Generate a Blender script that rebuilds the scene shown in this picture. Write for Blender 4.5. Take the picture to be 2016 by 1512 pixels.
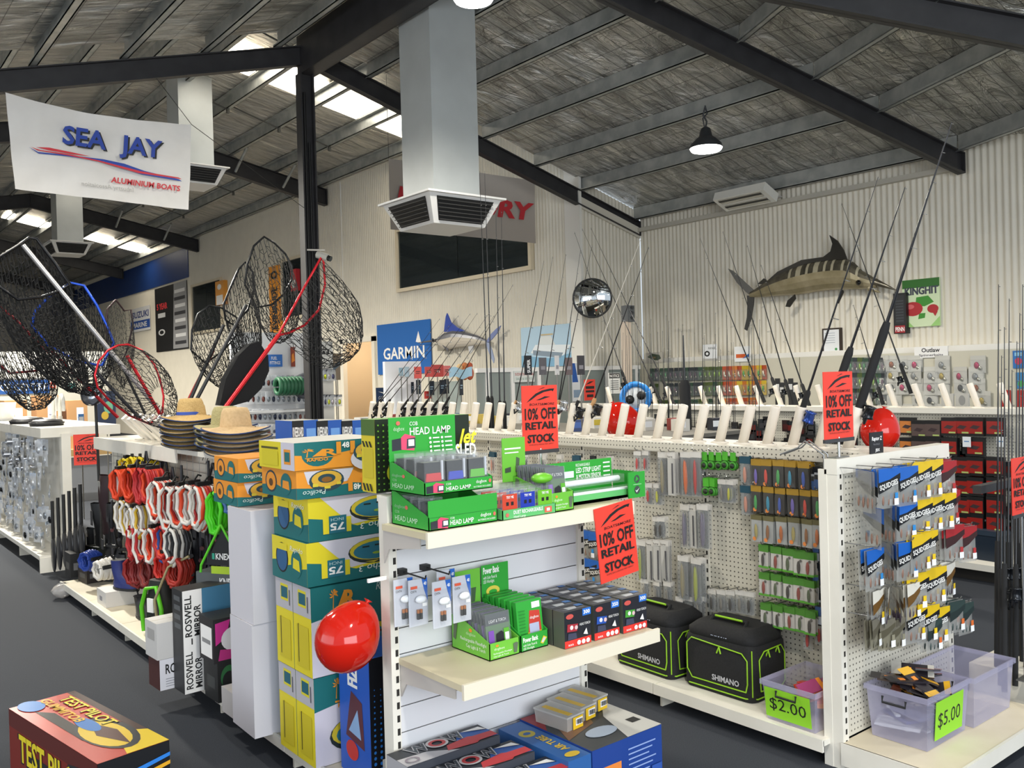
import bpy, bmesh, math, random
from mathutils import Vector, Matrix
random.seed(7)
for _o in list(bpy.data.objects): bpy.data.objects.remove(_o)
SC = bpy.context.scene; COL = SC.collection
# ---------------- camera (world: X = along the far gable side, Y = along the gondolas, Z = up)
EYE = Vector((0, 0, 1.7)); FPX = 1749.907
def _cam():
    y, p, r = math.radians(51.29216), math.radians(-0.46091), math.radians(-1.54046)
    f = Vector((math.cos(p)*math.cos(y), math.cos(p)*math.sin(y), math.sin(p)))
    ri = Vector((math.sin(y), -math.cos(y), 0)); up = ri.cross(f)
    return ri*math.cos(r)+up*math.sin(r), up*math.cos(r)-ri*math.sin(r), f
CR, CU, CF = _cam()
cd = bpy.data.cameras.new('camera'); cam = bpy.data.objects.new('camera', cd); COL.objects.link(cam)
cam.matrix_world = Matrix(((CR.x, CU.x, -CF.x, 0), (CR.y, CU.y, -CF.y, 0), (CR.z, CU.z, -CF.z, 1.7), (0, 0, 0, 1)))
cd.sensor_width = 36; cd.lens = FPX/2016*36; cd.clip_end = 300; cd.clip_start = .05
SC.camera = cam
# ---------------- world, daylight and exposure
w = bpy.data.worlds.new('sky'); SC.world = w; w.use_nodes = True
bg = w.node_tree.nodes['Background']; bg.inputs[0].default_value = (.80, .90, 1, 1); bg.inputs[1].default_value = .5
def area(name, loc, tgt, sx, sy, power, col):
    l = bpy.data.lights.new(name, 'AREA'); l.shape = 'RECTANGLE'; l.size = sx; l.size_y = sy; l.energy = power; l.color = col
    o = bpy.data.objects.new(name, l); COL.objects.link(o); o.location = loc
    o.rotation_euler = (Vector(tgt)-Vector(loc)).to_track_quat('-Z', 'Y').to_euler(); return o
area('shopfront_daylight', (-.6, -5.2, 2.4), (1.6, 5, 1.2), 7, 3.6, 320, (.90, .95, 1))
area('side_daylight', (-5.5, 5, 2.2), (4, 6, 1.2), 8, 3.2, 110, (.90, .95, 1))  # broad area light at the open left side, no door built there
SC.view_settings.view_transform = 'Standard'; SC.view_settings.look = 'None'
SC.view_settings.exposure = 0.85; SC.view_settings.gamma = 1; SC.view_settings.use_curve_mapping = False
# ---------------- from a photo pixel to a point on a plane of the room
def ray(x, y): return CR*((x-1008)/FPX) - CU*((y-756)/FPX) + CF
def at_a(x, y, a): d = ray(x, y); return EYE + d*(a/d.x)
def at_b(x, y, b): d = ray(x, y); return EYE + d*(b/d.y)
def at_z(x, y, z): d = ray(x, y); return EYE + d*((z-1.7)/d.z)
# ---------------- materials
def lin(h):
    h = h.lstrip('#'); o = []
    for i in (0, 2, 4):
        c = int(h[i:i+2], 16)/255; o.append(c/12.92 if c <= .04045 else ((c+.055)/1.055)**2.4)
    return (*o, 1)
_M = {}
def M(h, r=.55, m=0., e=0., t=0., a=1., cc=0.):
    k = (h, r, m, e, t, a, cc)
    if k in _M: return _M[k]
    x = bpy.data.materials.new('mat_'+h.lstrip('#')); x.use_nodes = True
    b = x.node_tree.nodes['Principled BSDF']
    b.inputs['Base Color'].default_value = lin(h); b.inputs['Roughness'].default_value = r; b.inputs['Metallic'].default_value = m
    if e: b.inputs['Emission Color'].default_value = lin(h); b.inputs['Emission Strength'].default_value = e
    if t: b.inputs['Transmission Weight'].default_value = t; b.inputs['IOR'].default_value = 1.25
    if a < 1: b.inputs['Alpha'].default_value = a
    if cc: b.inputs['Coat Weight'].default_value = cc; b.inputs['Coat Roughness'].default_value = .08
    _M[k] = x; return x
def noisy(name, c1, c2, scale=8, r=.6, m=0., bump=0., stretch=(1, 1, 1), detail=4, bdist=.01):
    x = bpy.data.materials.new(name); x.use_nodes = True; nt = x.node_tree; b = nt.nodes['Principled BSDF']
    tc = nt.nodes.new('ShaderNodeTexCoord'); mp = nt.nodes.new('ShaderNodeMapping'); mp.inputs['Scale'].default_value = stretch
    n = nt.nodes.new('ShaderNodeTexNoise'); n.inputs['Scale'].default_value = scale; n.inputs['Detail'].default_value = detail
    cr = nt.nodes.new('ShaderNodeValToRGB'); cr.color_ramp.elements[0].color = lin(c1); cr.color_ramp.elements[1].color = lin(c2)
    cr.color_ramp.elements[0].position = .35; cr.color_ramp.elements[1].position = .65
    L = nt.links.new; L(tc.outputs['Object'], mp.inputs[0]); L(mp.outputs[0], n.inputs['Vector']); L(n.outputs[0], cr.inputs[0]); L(cr.outputs[0], b.inputs['Base Color'])
    b.inputs['Roughness'].default_value = r; b.inputs['Metallic'].default_value = m
    if bump:
        bp = nt.nodes.new('ShaderNodeBump'); bp.inputs['Strength'].default_value = bump; bp.inputs['Distance'].default_value = bdist
        L(n.outputs[0], bp.inputs['Height']); L(bp.outputs[0], b.inputs['Normal'])
    return x
def foil_mat(name, base, streak=(1.0, 2.6, 1), lines=True):
    x = bpy.data.materials.new(name); x.use_nodes = True; nt = x.node_tree; b = nt.nodes['Principled BSDF']; L = nt.links.new
    tc = nt.nodes.new('ShaderNodeTexCoord')
    mp = nt.nodes.new('ShaderNodeMapping'); mp.inputs['Scale'].default_value = streak; L(tc.outputs['Object'], mp.inputs[0])
    n1 = nt.nodes.new('ShaderNodeTexNoise'); n1.inputs['Scale'].default_value = 1.5; n1.inputs['Detail'].default_value = 6; n1.inputs['Roughness'].default_value = .6; n1.inputs['Distortion'].default_value = 1.6; L(mp.outputs[0], n1.inputs['Vector'])
    n2 = nt.nodes.new('ShaderNodeTexNoise'); n2.inputs['Scale'].default_value = .8; n2.inputs['Detail'].default_value = 3; L(tc.outputs['Object'], n2.inputs['Vector'])
    cr = nt.nodes.new('ShaderNodeValToRGB'); cr.color_ramp.elements[0].color = lin(base[0]); cr.color_ramp.elements[1].color = lin(base[1])
    cr.color_ramp.elements[0].position = .4; cr.color_ramp.elements[1].position = .62; L(n1.outputs[0], cr.inputs[0])
    out = cr.outputs[0]
    if lines:
        bk = nt.nodes.new('ShaderNodeTexBrick'); bk.offset = 0; bk.inputs['Scale'].default_value = 1; bk.inputs['Brick Width'].default_value = .30; bk.inputs['Row Height'].default_value = .15
        bk.inputs['Mortar Size'].default_value = .005; bk.inputs['Mortar Smooth'].default_value = .1; bk.inputs['Color1'].default_value = (1, 1, 1, 1); bk.inputs['Color2'].default_value = (1, 1, 1, 1); bk.inputs['Mortar'].default_value = (.4, .4, .4, 1)
        L(tc.outputs['Object'], bk.inputs['Vector'])
        mx = nt.nodes.new('ShaderNodeMix'); mx.data_type = 'RGBA'; mx.blend_type = 'MULTIPLY'; mx.inputs[0].default_value = 1
        L(out, mx.inputs[6]); L(bk.outputs['Color'], mx.inputs[7]); out = mx.outputs[2]
    L(out, b.inputs['Base Color']); b.inputs['Metallic'].default_value = .7; b.inputs['Roughness'].default_value = .24
    ad = nt.nodes.new('ShaderNodeMath'); ad.operation = 'ADD'; L(n1.outputs[0], ad.inputs[0]); L(n2.outputs[0], ad.inputs[1])
    bp = nt.nodes.new('ShaderNodeBump'); bp.inputs['Strength'].default_value = 1; bp.inputs['Distance'].default_value = .2; L(ad.outputs[0], bp.inputs['Height']); L(bp.outputs[0], b.inputs['Normal'])
    return x
def peg_mat(name, base, hole, pitch=.0254):
    x = bpy.data.materials.new(name); x.use_nodes = True; nt = x.node_tree; b = nt.nodes['Principled BSDF']; L = nt.links.new
    tc = nt.nodes.new('ShaderNodeTexCoord'); sp = nt.nodes.new('ShaderNodeSeparateXYZ'); L(tc.outputs['Object'], sp.inputs[0])
    def mth(op, a, v=None, c=None):
        q = nt.nodes.new('ShaderNodeMath'); q.operation = op
        if hasattr(a, 'links'): L(a, q.inputs[0])
        else: q.inputs[0].default_value = a
        if v is not None:
            if hasattr(v, 'links'): L(v, q.inputs[1])
            else: q.inputs[1].default_value = v
        return q.outputs[0]
    h = mth('ADD', sp.outputs[0], sp.outputs[1])
    fx = mth('SUBTRACT', mth('FRACT', mth('DIVIDE', h, pitch)), .5); fz = mth('SUBTRACT', mth('FRACT', mth('DIVIDE', sp.outputs[2], pitch)), .5)
    d = mth('SQRT', mth('ADD', mth('MULTIPLY', fx, fx), mth('MULTIPLY', fz, fz)))
    k = mth('LESS_THAN', d, .16)
    mx = nt.nodes.new('ShaderNodeMix'); mx.data_type = 'RGBA'; L(k, mx.inputs[0]); mx.inputs[6].default_value = lin(base); mx.inputs[7].default_value = lin(hole)
    L(mx.outputs[2], b.inputs['Base Color']); b.inputs['Roughness'].default_value = .5
    return x
# ---------------- mesh building
class MB:
    def __init__(s): s.v = []; s.f = []; s.m = []; s.mats = []; s.sm = []
    def mi(s, m):
        if m not in s.mats: s.mats.append(m)
        return s.mats.index(m)
    def add(s, vs, fs, m, smooth=False):
        o = len(s.v); s.v += [tuple(p) for p in vs]; i = s.mi(m)
        for f in fs: s.f.append(tuple(o+k for k in f)); s.m.append(i); s.sm.append(smooth)
        return s
    def poly(s, pts, m): return s.add(pts, [tuple(range(len(pts)))], m)
    def box(s, x0, y0, z0, x1, y1, z1, m):
        return s.ob((x0, y0, z0), (x1-x0, 0, 0), (0, y1-y0, 0), (0, 0, z1-z0), m)
    def ob(s, o, u, v, w, m, tm=None):
        o, u, v, w = map(Vector, (o, u, v, w))
        p = [o, o+u, o+u+v, o+v, o+w, o+u+w, o+u+v+w, o+v+w]
        fs = [(0, 3, 2, 1), (4, 5, 6, 7), (0, 1, 5, 4), (1, 2, 6, 5), (2, 3, 7, 6), (3, 0, 4, 7)]
        if u.cross(v).dot(w) < 0: fs = [f[::-1] for f in fs]
        return s.add(p, fs, m)
    def hex(s, lo, hi, m):     # lower ring and upper ring of equal length
        n = len(lo); fs = [tuple(range(n))[::-1], tuple(range(n, 2*n))] + [(i, (i+1) % n, n+(i+1) % n, n+i) for i in range(n)]
        return s.add(list(lo)+list(hi), fs, m)
    def prism(s, pts, d, m):   # polygon swept along d
        d = Vector(d); return s.hex([Vector(p) for p in pts], [Vector(p)+d for p in pts], m)
    def tube(s, pts, r, m, n=6, smooth=True, caps=True):
        pts = [Vector(p) for p in pts]; k = len(pts); rs = r if isinstance(r, (list, tuple)) else [r]*k
        vs = []; pu = None
        for i, p in enumerate(pts):
            t = (pts[min(i+1, k-1)]-pts[max(i-1, 0)])
            if t.length < 1e-9: t = Vector((0, 0, 1))
            t.normalize()
            if pu is None: pu = t.orthogonal().normalized()
            else:
                pu = pu - t*pu.dot(t)
                pu = pu.normalized() if pu.length > 1e-6 else t.orthogonal().normalized()
            q = t.cross(pu)
            vs += [p+(pu*math.cos(2*math.pi*j/n)+q*math.sin(2*math.pi*j/n))*rs[i] for j in range(n)]
        fs = [(i*n+j, i*n+(j+1) % n, (i+1)*n+(j+1) % n, (i+1)*n+j) for i in range(k-1) for j in range(n)]
        s.add(vs, fs, m, smooth)
        if caps: s.add(vs[:n], [tuple(range(n))[::-1]], m); s.add(vs[-n:], [tuple(range(n))], m)
        return s
    def lathe(s, prof, m, o=(0, 0, 0), n=16, ax=(0, 0, 1), smooth=True):
        o = Vector(o); ax = Vector(ax).normalized(); u = ax.orthogonal().normalized(); q = ax.cross(u); vs = []
        for r, h in prof: vs += [o+ax*h+(u*math.cos(2*math.pi*j/n)+q*math.sin(2*math.pi*j/n))*r for j in range(n)]
        ringp = len(prof) >= 4 and prof[0][0] > 1e-5 and abs(prof[0][0]-prof[-1][0]) < 1e-6; K_ = len(prof)
        fs = [(i*n+j, i*n+(j+1) % n, ((i+1) % K_)*n+(j+1) % n, ((i+1) % K_)*n+j) for i in range(K_ if ringp else K_-1) for j in range(n)]
        s.add(vs, fs, m, smooth)
        if ringp: return s
        for r0, off in ((prof[0], 0), (prof[-1], (len(prof)-1)*n)):
            if r0[0] > 1e-5:
                ring = vs[off:off+n]; s.add(ring, [tuple(range(n)) if off else tuple(range(n))[::-1]], m)
        return s
    def grid(s, fn, nu, nv, m, smooth=True, close_u=False):
        vs = [Vector(fn(i/nu, j/nv)) for j in range(nv+1) for i in range(nu+1)]
        fs = [(j*(nu+1)+i, j*(nu+1)+i+1, (j+1)*(nu+1)+i+1, (j+1)*(nu+1)+i) for j in range(nv) for i in range(nu)]
        return s.add(vs, fs, m, smooth)
    def mesh(s, name):
        me = bpy.data.meshes.new(name); me.from_pydata(s.v, [], s.f)
        for x in s.mats: me.materials.append(x)
        me.polygons.foreach_set('material_index', s.m); me.polygons.foreach_set('use_smooth', s.sm); me.update(); return me
    def build(s, name, parent=None, loc=None, rz=0):
        o = bpy.data.objects.new(name, s.mesh(name)); COL.objects.link(o)
        if parent: o.parent = parent
        if loc is not None: o.location = loc
        o.rotation_euler.z = rz; return o
def tag(o, label, cat, group=None):
    o['label'] = label; o['category'] = cat
    if group: o['group'] = group
    return o
def thing(name, label, cat, loc=(0, 0, 0), rz=0, group=None, rot=None):
    o = bpy.data.objects.new(name, None); o.empty_display_size = .05; COL.objects.link(o); o.location = loc
    o.rotation_euler = rot if rot else (0, 0, rz)
    return tag(o, label, cat, group)
def struct(o): o['kind'] = 'structure'; return o
KIDS = {}
def dup(root, loc, rz=None, label=None, group=None, rot=None, scale=None):
    r = root.copy(); COL.objects.link(r); r.location = loc
    if rz is not None: r.rotation_euler = (0, 0, rz)
    if rot: r.rotation_euler = rot
    if scale: r.scale = scale
    if label: r['label'] = label
    if group: r['group'] = group
    if root.name not in KIDS: KIDS[root.name] = [(c, list(c.children)) for c in root.children]
    for ch, gs in KIDS[root.name]:
        c = ch.copy(); COL.objects.link(c); c.parent = r
        for g in gs: d = g.copy(); COL.objects.link(d); d.parent = c
    return r
# ---------------- lettering and flat print
_T = {}
def text_geo(s, bold=0):
    if (s, bold) in _T: return _T[(s, bold)]
    cu = bpy.data.curves.new('t', 'FONT'); cu.body = s; cu.size = 1; cu.resolution_u = 2; cu.offset = bold; cu.fill_mode = 'FRONT'
    ob = bpy.data.objects.new('t', cu); COL.objects.link(ob); me = ob.to_mesh()
    vs = [(v.co.x, v.co.y) for v in me.vertices]; fs = [tuple(p.vertices) for p in me.polygons]
    ob.to_mesh_clear(); bpy.data.objects.remove(ob); bpy.data.curves.remove(cu)
    if not vs: vs = [(0, 0)]; fs = []
    x0 = min(v[0] for v in vs); x1 = max(v[0] for v in vs); k = 1/.69
    _T[(s, bold)] = ([((x-x0)*k, y*k) for x, y in vs], fs, (x1-x0)*k); return _T[(s, bold)]
def put(mb, o, u, v, items, e0=.0006, de=.0004):
    # print items laid on a face with origin o and full edge vectors u (right) and v (up); numbers are fractions of the face
    o, u, v = Vector(o), Vector(u), Vector(v); n = u.cross(v).normalized(); ul, vl = u.length, v.length; k = 0
    for it in items:
        off = n*(e0+de*k); k += 1; P = lambda x, y: o+u*x+v*y+off
        t = it[0]
        if t == 'r': _, x0, y0, x1, y1, c = it; mb.poly([P(x0, y0), P(x1, y0), P(x1, y1), P(x0, y1)], c)
        elif t == 'p': mb.poly([P(x, y) for x, y in it[1]], it[2])
        elif t == 'e':
            _, cx, cy, rx, ry, c = it[:6]; mb.poly([P(cx+rx*math.cos(i*math.pi/10), cy+ry*math.sin(i*math.pi/10)) for i in range(20)], c)
        elif t == 'o':   # ring
            _, cx, cy, rx, ry, q, c = it
            vs = [P(cx+rx*g*math.cos(i*math.pi/10), cy+ry*g*math.sin(i*math.pi/10)) for g in (1, q) for i in range(20)]
            mb.add(vs, [(i, (i+1) % 20, 20+(i+1) % 20, 20+i) for i in range(20)], c)
        elif t == 't':   # text, x, y(baseline), height, colour, width|None, bold, slant, rot
            s, x, y, h, c = it[1:6]; wd = it[6] if len(it) > 6 else None; bo = it[7] if len(it) > 7 else 0; sl = it[8] if len(it) > 8 else 0; ro = it[9] if len(it) > 9 else 0
            vs, fs, tw = text_geo(s, min(bo, .028))
            hh = h*vl; sx = hh if wd is None else wd*ul/max(tw, .01); uu = u/ul; vv = v/vl; ca, sa = math.cos(ro), math.sin(ro)
            if ro and wd is not None and abs(abs(ro)-math.pi/2) < .1: sx = wd*vl/max(tw, .01); hh = h*ul
            base = o+u*x+v*y+off
            for q_, dx in enumerate((0,) if bo < .035 else (0, -1, 1)):
                pts = []; base = o+u*x+v*y+off+n*(.00012*q_); dy = 0
                for px_, py_ in vs:
                    a_ = px_*sx+py_*hh*sl+dx*(bo-.02)*hh; b_ = py_*hh; pts.append(base+uu*(a_*ca-b_*sa)+vv*(a_*sa+b_*ca))
                mb.add(pts, fs, c)
    return mb
def decal(name, parent, o, u, v, items, **kw):
    return put(MB(), o, u, v, items, **kw).build(name, parent)
# ================= the room
WHITE = '#e4dfd4'
m_wall = noisy('wall_steel', '#ddd6c6', '#e2dbcb', 3, .45)
m_wallB = M('#e6e2d8', .5); m_dark = noisy('charcoal_paint', '#29282a', '#313032', 6, .5)
m_galv = noisy('galvanised', '#9c9f9d', '#b8bab6', 5, .4, .45)
m_carpet = noisy('carpet', '#262a31', '#343840', 260, .97, 0, .25, bdist=.004)
m_foil = foil_mat('foil_ceiling', ('#bab8b2', '#efede6'))
m_foil2 = foil_mat('foil_ceiling_hall', ('#cbc8c1', '#f2eee4'), (.5, 3, 1), False)
m_sky = M('#fff6e4', .5, 0, 5.5)
b = MB(); b.poly([(-7, -7, 0), (12, -7, 0), (12, 48, 0), (-7, 48, 0)], m_carpet); floor = struct(b.build('floor'))
def corrugated(name, y0, y1, z0, z1, a, mat, axis='y', pitch=.0762, depth=.009, seg=8, zf=None):
    n = max(4, int((y1-y0)/pitch*seg)); mb = MB(); vs = []
    for i in range(n+1):
        y = y0+(y1-y0)*i/n; d = depth*math.cos(2*math.pi*y/pitch)
        zt = zf(y) if zf else z1
        p = (a-d, y) if axis == 'y' else (y, a-d)
        vs += [(p[0], p[1], z0), (p[0], p[1], zt)]
    mb.add(vs, [(2*i, 2*i+1, 2*i+3, 2*i+2) for i in range(n)], mat, True); return mb.build(name)
struct(corrugated('wall_back', 2.0, 9.91, 0, 4.75, 10.7, m_wall))
struct(corrugated('wall_return', 9.35, 10.7, 0, 4.9, 9.93, m_wall, 'x', depth=.009, zf=lambda a: 5.2-.2825*(a-7.56)))
HB = 9.91; HA = 9.35
wh = MB()
struct(corrugated('wall_hall', 9.95, 16.25, 0, 6.25, HA, m_wall, depth=.013))
struct(corrugated('wall_hall', 16.25, 17.5, 2.52, 6.25, HA, m_wall, depth=.013))
struct(corrugated('wall_hall', 17.5, 46, 0, 6.25, HA, m_wall, seg=6))
b = MB(); b.box(-8, 46, 0, 9.4, 46.1, 8, M('#cfc9bd', .7)); struct(b.build('wall_end'))
b = MB(); b.box(-8.1, 12, 0, -8, 46, 7, M('#cfc9bd', .7)); struct(b.build('wall_far_side'))
# corner flashing, mid-height rail, top flashing
b = MB(); b.box(HA-.03, 9.88, 0, HA+.02, 10.22, 6.2, M('#e9e6de', .45)); struct(b.build('trim_1'))
b = MB(); b.box(10.62, 2.0, 1.86, 10.7, 9.9, 1.93, M('#eeebe4', .4)); struct(b.build('trim_2'))
b = MB(); b.box(HA-.05, 9.95, 6.08, HA, 46, 6.22, M('#e4dfd2', .4)); struct(b.build('trim_3'))
b = MB(); b.prism([(9.36, 9.905, 4.25), (9.36, 9.905, 4.42), (10.66, 9.905, 4.05), (10.66, 9.905, 3.88)], (0, -.02, 0), M('#d8d2c3', .45)); struct(b.build('trim_4'))
b = MB(); b.box(10.6, 4.9, 3.98, 10.68, 9.9, 4.04, M('#b9b4a8', .5)); struct(b.build('trim_5'))  # eave trim, its colour darkened to the tone of wall in shade
# stair room behind the doorway
b = MB(); mm = M('#cdbb9f', .7)
b.poly([(9.36, 16.1, 0), (11.5, 16.1, 0), (11.5, 16.1, 2.8), (9.36, 16.1, 2.8)], mm); b.poly([(9.36, 18.6, 0), (11.2, 18.6, 0), (11.2, 18.6, 2.8), (9.36, 18.6, 2.8)], mm)
b.poly([(11.2, 16.1, 0), (11.2, 18.6, 0), (11.2, 18.6, 2.8), (11.2, 16.1, 2.8)], mm); b.poly([(9.36, 16.1, 2.8), (11.2, 16.1, 2.8), (11.2, 18.6, 2.8), (9.36, 18.6, 2.8)], mm)
struct(b.build('wall_stairs'))
b = MB(); b.ob((11.1, 16.3, 1.75), (0, 1.5, -1.2), (.06, 0, 0), (0, 0, .08), M('#e2d6c0', .5)); struct(b.build('trim_6'))
dr = MB(); c = M('#e9e2d2', .45)
dr.box(HA-.05, 16.13, 0, HA+.05, 16.25, 2.62, c); dr.box(HA-.05, 17.5, 0, HA+.05, 17.62, 2.62, c); dr.box(HA-.05, 16.13, 2.52, HA+.05, 17.62, 2.64, c); struct(dr.build('door_1'))
# windows of the upper floor
m_pane = M('#4a5356', .04, .75)
def window(n, y0, y1, z0, z1):
    t = MB(); c = M('#d9ccb2', .45); f = .07
    for q in ((y0-f, y1+f, z0-f, z0), (y0-f, y1+f, z1, z1+f), (y0-f, y0, z0, z1), (y1, y1+f, z0, z1)): t.box(HA-.07, q[0], q[2], HA+.02, q[1], q[3], c)
    o = struct(t.build('window_%d' % n))
    k = 2 if y1-y0 > 1.5 else 1
    for i in range(k):
        p = MB(); ya = y0+(y1-y0)*i/k; yb = y0+(y1-y0)*(i+1)/k; p.box(HA-.035, ya+.01, z0, HA-.025, yb-.01, z1, m_pane); p.build('pane', o)
window(1, 11.08, 15.1, 3.5, 4.62); window(2, 24.6, 26.9, 3.3, 4.65); window(3, 18.6, 20.5, 3.3, 4.65)
# ---------------- roofs. front wing: ridge above x = 4.9, both slopes fall away; tall hall behind y = 9.91
RA = 4.9; SL = .2825
def zr(a): return 5.02-SL*(a-7.56)          # underside of the purlins, right slope
def zl(a): return zr(RA)-SL*(RA-a)
def yr0(a): return 6.24-(a-RA)*.257         # skewed rafter line in plan
cl = MB(); cl.poly([(RA, 9.95, zr(RA)+.2), (10.9, 9.95, zr(10.9)+.2), (10.9, yr0(10.9)-.0, zr(10.9)+.2), (RA, yr0(RA), zr(RA)+.2)], m_foil)
roof_r = struct(cl.build('ceiling'))
cl = MB(); cl.poly([(-6, 9.95, zl(-6)+.2), (RA, 9.95, zl(RA)+.2), (RA, .5, zl(RA)+.2), (-6, .5, zl(-6)+.2)], m_foil); roof_l = struct(cl.build('ceiling'))
# facet to the right of the skewed rafter: horizontal purlins turned 29 degrees
ph = math.radians(27); E_ = Vector((-math.sin(ph), -math.cos(ph), 0))
def rp(a): return Vector((a, yr0(a), zr(a)))
cl = MB(); up = Vector((0, 0, .2)); cl.poly([rp(3.5)+up, rp(11.2)+up, rp(11.2)+up+E_*7, rp(3.5)+up+E_*7], foil_mat('foil_ceiling_bend', ('#bab8b0', '#efede4')))
roof_f = struct(cl.build('ceiling'))
cl = MB(); ZH = lambda a: 6.2+.2*(HA-a)
cl.poly([(RA, 9.96, ZH(RA)), (HA+.2, 9.96, ZH(HA+.2)), (HA+.2, 46, ZH(HA+.2)), (RA, 46, ZH(RA))], m_foil2); roof_h = struct(cl.build('ceiling'))
cl = MB(); cl.poly([(-8, 9.96, ZH(RA)-.2*(RA+8)), (RA, 9.96, ZH(RA)), (RA, 46, ZH(RA)), (-8, 46, ZH(RA)-.2*(RA+8))], m_foil2); roof_h2 = struct(cl.build('ceiling'))
def purlin(par, p, q, w=.07, h=.2):          # lipped channel, p and q on its lower line
    p, q = Vector(p), Vector(q); d = (q-p); s = Vector((d.y, -d.x, 0)).normalized(); t = .012
    m = MB(); m.ob(p, d, s*t, (0, 0, h), m_galv); m.ob(p, d, s*w, (0, 0, t), m_galv); m.ob(p+Vector((0, 0, h-t)), d, -s*w, (0, 0, t), m_galv)
    m.ob(p+s*w, d, s*-.006, (0, 0, .03), m_galv); return m.build('purlin', par)
for a in (5.75, 6.62, 7.56, 8.5, 9.4, 10.58):
    purlin(roof_r, (a, 9.94, zr(a)), (a, yr0(a)+.02, zr(a)))
    q = rp(a); purlin(roof_f, q, q+E_*6)
for k in range(8):
    a = 4.55-.87*k; purlin(roof_l, (a, 9.94, zl(a)), (a, 1.0, zl(a)))
for a in (9.1, 8.1, 7.07, 6.1, 5.2): purlin(roof_h, (a, 10.0, ZH(a)-.2), (a, 46, ZH(a)-.2), .08)
for k in range(6):
    a = 4.4-1.0*k; z = ZH(RA)-.2*(RA-a); purlin(roof_h2, (a, 10.0, z-.2), (a, 46, z-.2), .08)
def ibeam(par, p, q, h, w=.11, name='rafter'):
    p, q = Vector(p), Vector(q); d = q-p; s = Vector((d.y, -d.x, 0)).normalized(); z = Vector((0, 0, 1)); t = .014
    m = MB(); m.ob(p-s*w/2-z*h, d, s*w, z*t, m_dark); m.ob(p-s*w/2-z*t, d, s*w, z*t, m_dark); m.ob(p-s*.006-z*h, d, s*.012, z*h, m_dark)
    for e in (p, q): m.ob(e-s*w/2-z*h, d.normalized()*.012, s*w, z*h, m_dark)
    return m.build(name, par)
ibeam(roof_r, (RA, HB, zr(RA)), (10.64, HB, zr(10.64)), .23); ibeam(roof_l, (RA, HB, zl(RA)), (-6, HB, zl(-6)), .23)
ibeam(roof_r, (RA, yr0(RA), zr(RA)), (10.6, yr0(10.6), zr(10.6)), .24)
# next skewed rafter over the bend
def fpt(a, t): return rp(a)+E_*t
ibeam(roof_f, fpt(6.2, .75), fpt(11.0, 3.35), .26, .13)
for y in (18.1, 26.3, 34.1, 41.5):
    ibeam(roof_h, (HA-.05, y, ZH(HA)-.2), (RA, y, ZH(RA)-.2), .36, .16); ibeam(roof_h2, (-7.5, y, ZH(RA)-.2-.2*(RA+7.5)), (RA, y, ZH(RA)-.2), .36, .16)
b = MB(); b.box(RA-.09, 1.0, 5.42, RA+.09, 9.98, 5.435, m_dark); b.box(RA-.09, 1.0, 5.865, RA+.09, 9.98, 5.88, m_dark); b.box(RA-.1, 1.0, 5.42, RA-.085, 9.98, 5.88, m_dark); b.box(RA+.085, 1.0, 5.42, RA+.1, 9.98, 5.88, m_dark); b.box(RA-.09, 9.97, 5.42, RA+.09, 9.985, 5.88, m_dark)
b.build('ridge_beam', roof_l)
# fly-braces (short struts) and a brace rod in the hall
for (a, y) in ((8.25, 18.0), (7.2, 18.0), (8.3, 26.2), (7.0, 26.2)):
    b = MB(); b.tube([(a, y, ZH(a)-.5), (a+.02, y-.6, ZH(a)-.12)], .03, m_galv); b.build('fly_brace', roof_h)
for y in (12.4, 15.6, 20.5, 24):
    for a in (6.15, 7.12, 8.15):
        b = MB(); b.tube([(a-.95, y, ZH(a-.95)-.12), (a-.02, y, ZH(a)-.2)], .014, M('#55544f', .5)); b.box(a-.04, y-.03, ZH(a)-.27, a, y+.03, ZH(a)-.13, M('#55544f', .5)); b.build('bridging', roof_h)
# skylight sheets in the hall roof (daylight comes through)
for n, (y0, y1, segs) in enumerate(((13.35, 14.3, ((5.3, 6.0), (6.2, 7.0), (7.2, 8.0), (8.2, 9.05))), (30.2, 31.3, ((5.0, 6.1), (7.2, 8.1), (8.3, 9.1))), (22.3, 23.2, ((5.2, 5.9),)))):
    for a0, a1 in segs:
        b = MB(); b.poly([(a0, y0, ZH(a0)-.02), (a0, y1, ZH(a0)-.02), (a1, y1, ZH(a1)-.02), (a1, y0, ZH(a1)-.02)], m_sky); b.build('skylight', roof_h)
# blue painted band along the hall wall
b = MB(); b.box(HA-.03, 27.25, 5.0, HA-.012, 46, 5.92, M('#173a78', .45)); struct(b.build('trim_7'))
# ================= lamps
def lamp(loc, power, label, vis=True):
    t = thing('high_bay_lamp', label, 'lamp', loc, group='high bay lamps')
    m = MB(); m.lathe([(.02, .22), (.05, .2), (.07, .12), (.1, .1), (.16, .04), (.17, .0)], M('#3a3c3f', .4, .5), n=20); m.build('housing', t)
    m = MB(); m.lathe([(.165, .0), (.15, -.025), (.0, -.035)], M('#fffdf4', .5, 0, 14), n=20); m.build('lens', t)
    m = MB(); m.tube([(0, 0, .2), (.02, 0, .28), (-.02, .01, .34), (0, 0, .42)], .01, M('#2b2c2e')); m.tube([(0, .01, .2), (-.04, 0, .3), (.03, 0, .36), (0, 0, .44)], .008, M('#2b2c2e')); m.build('chain', t)
    l = bpy.data.lights.new('bulb', 'SPOT'); l.energy = power; l.spot_size = math.radians(165); l.spot_blend = .6; l.shadow_soft_size = .16; l.color = (1, .95, .84)
    lo = bpy.data.objects.new('bulb', l); COL.objects.link(lo); lo.parent = t; lo.location = (0, 0, -.06)
    return t
lamp(at_z(1390, 292, 4.0), 260, 'round high bay lamp hanging on a chain before the ribbed wall')
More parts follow.
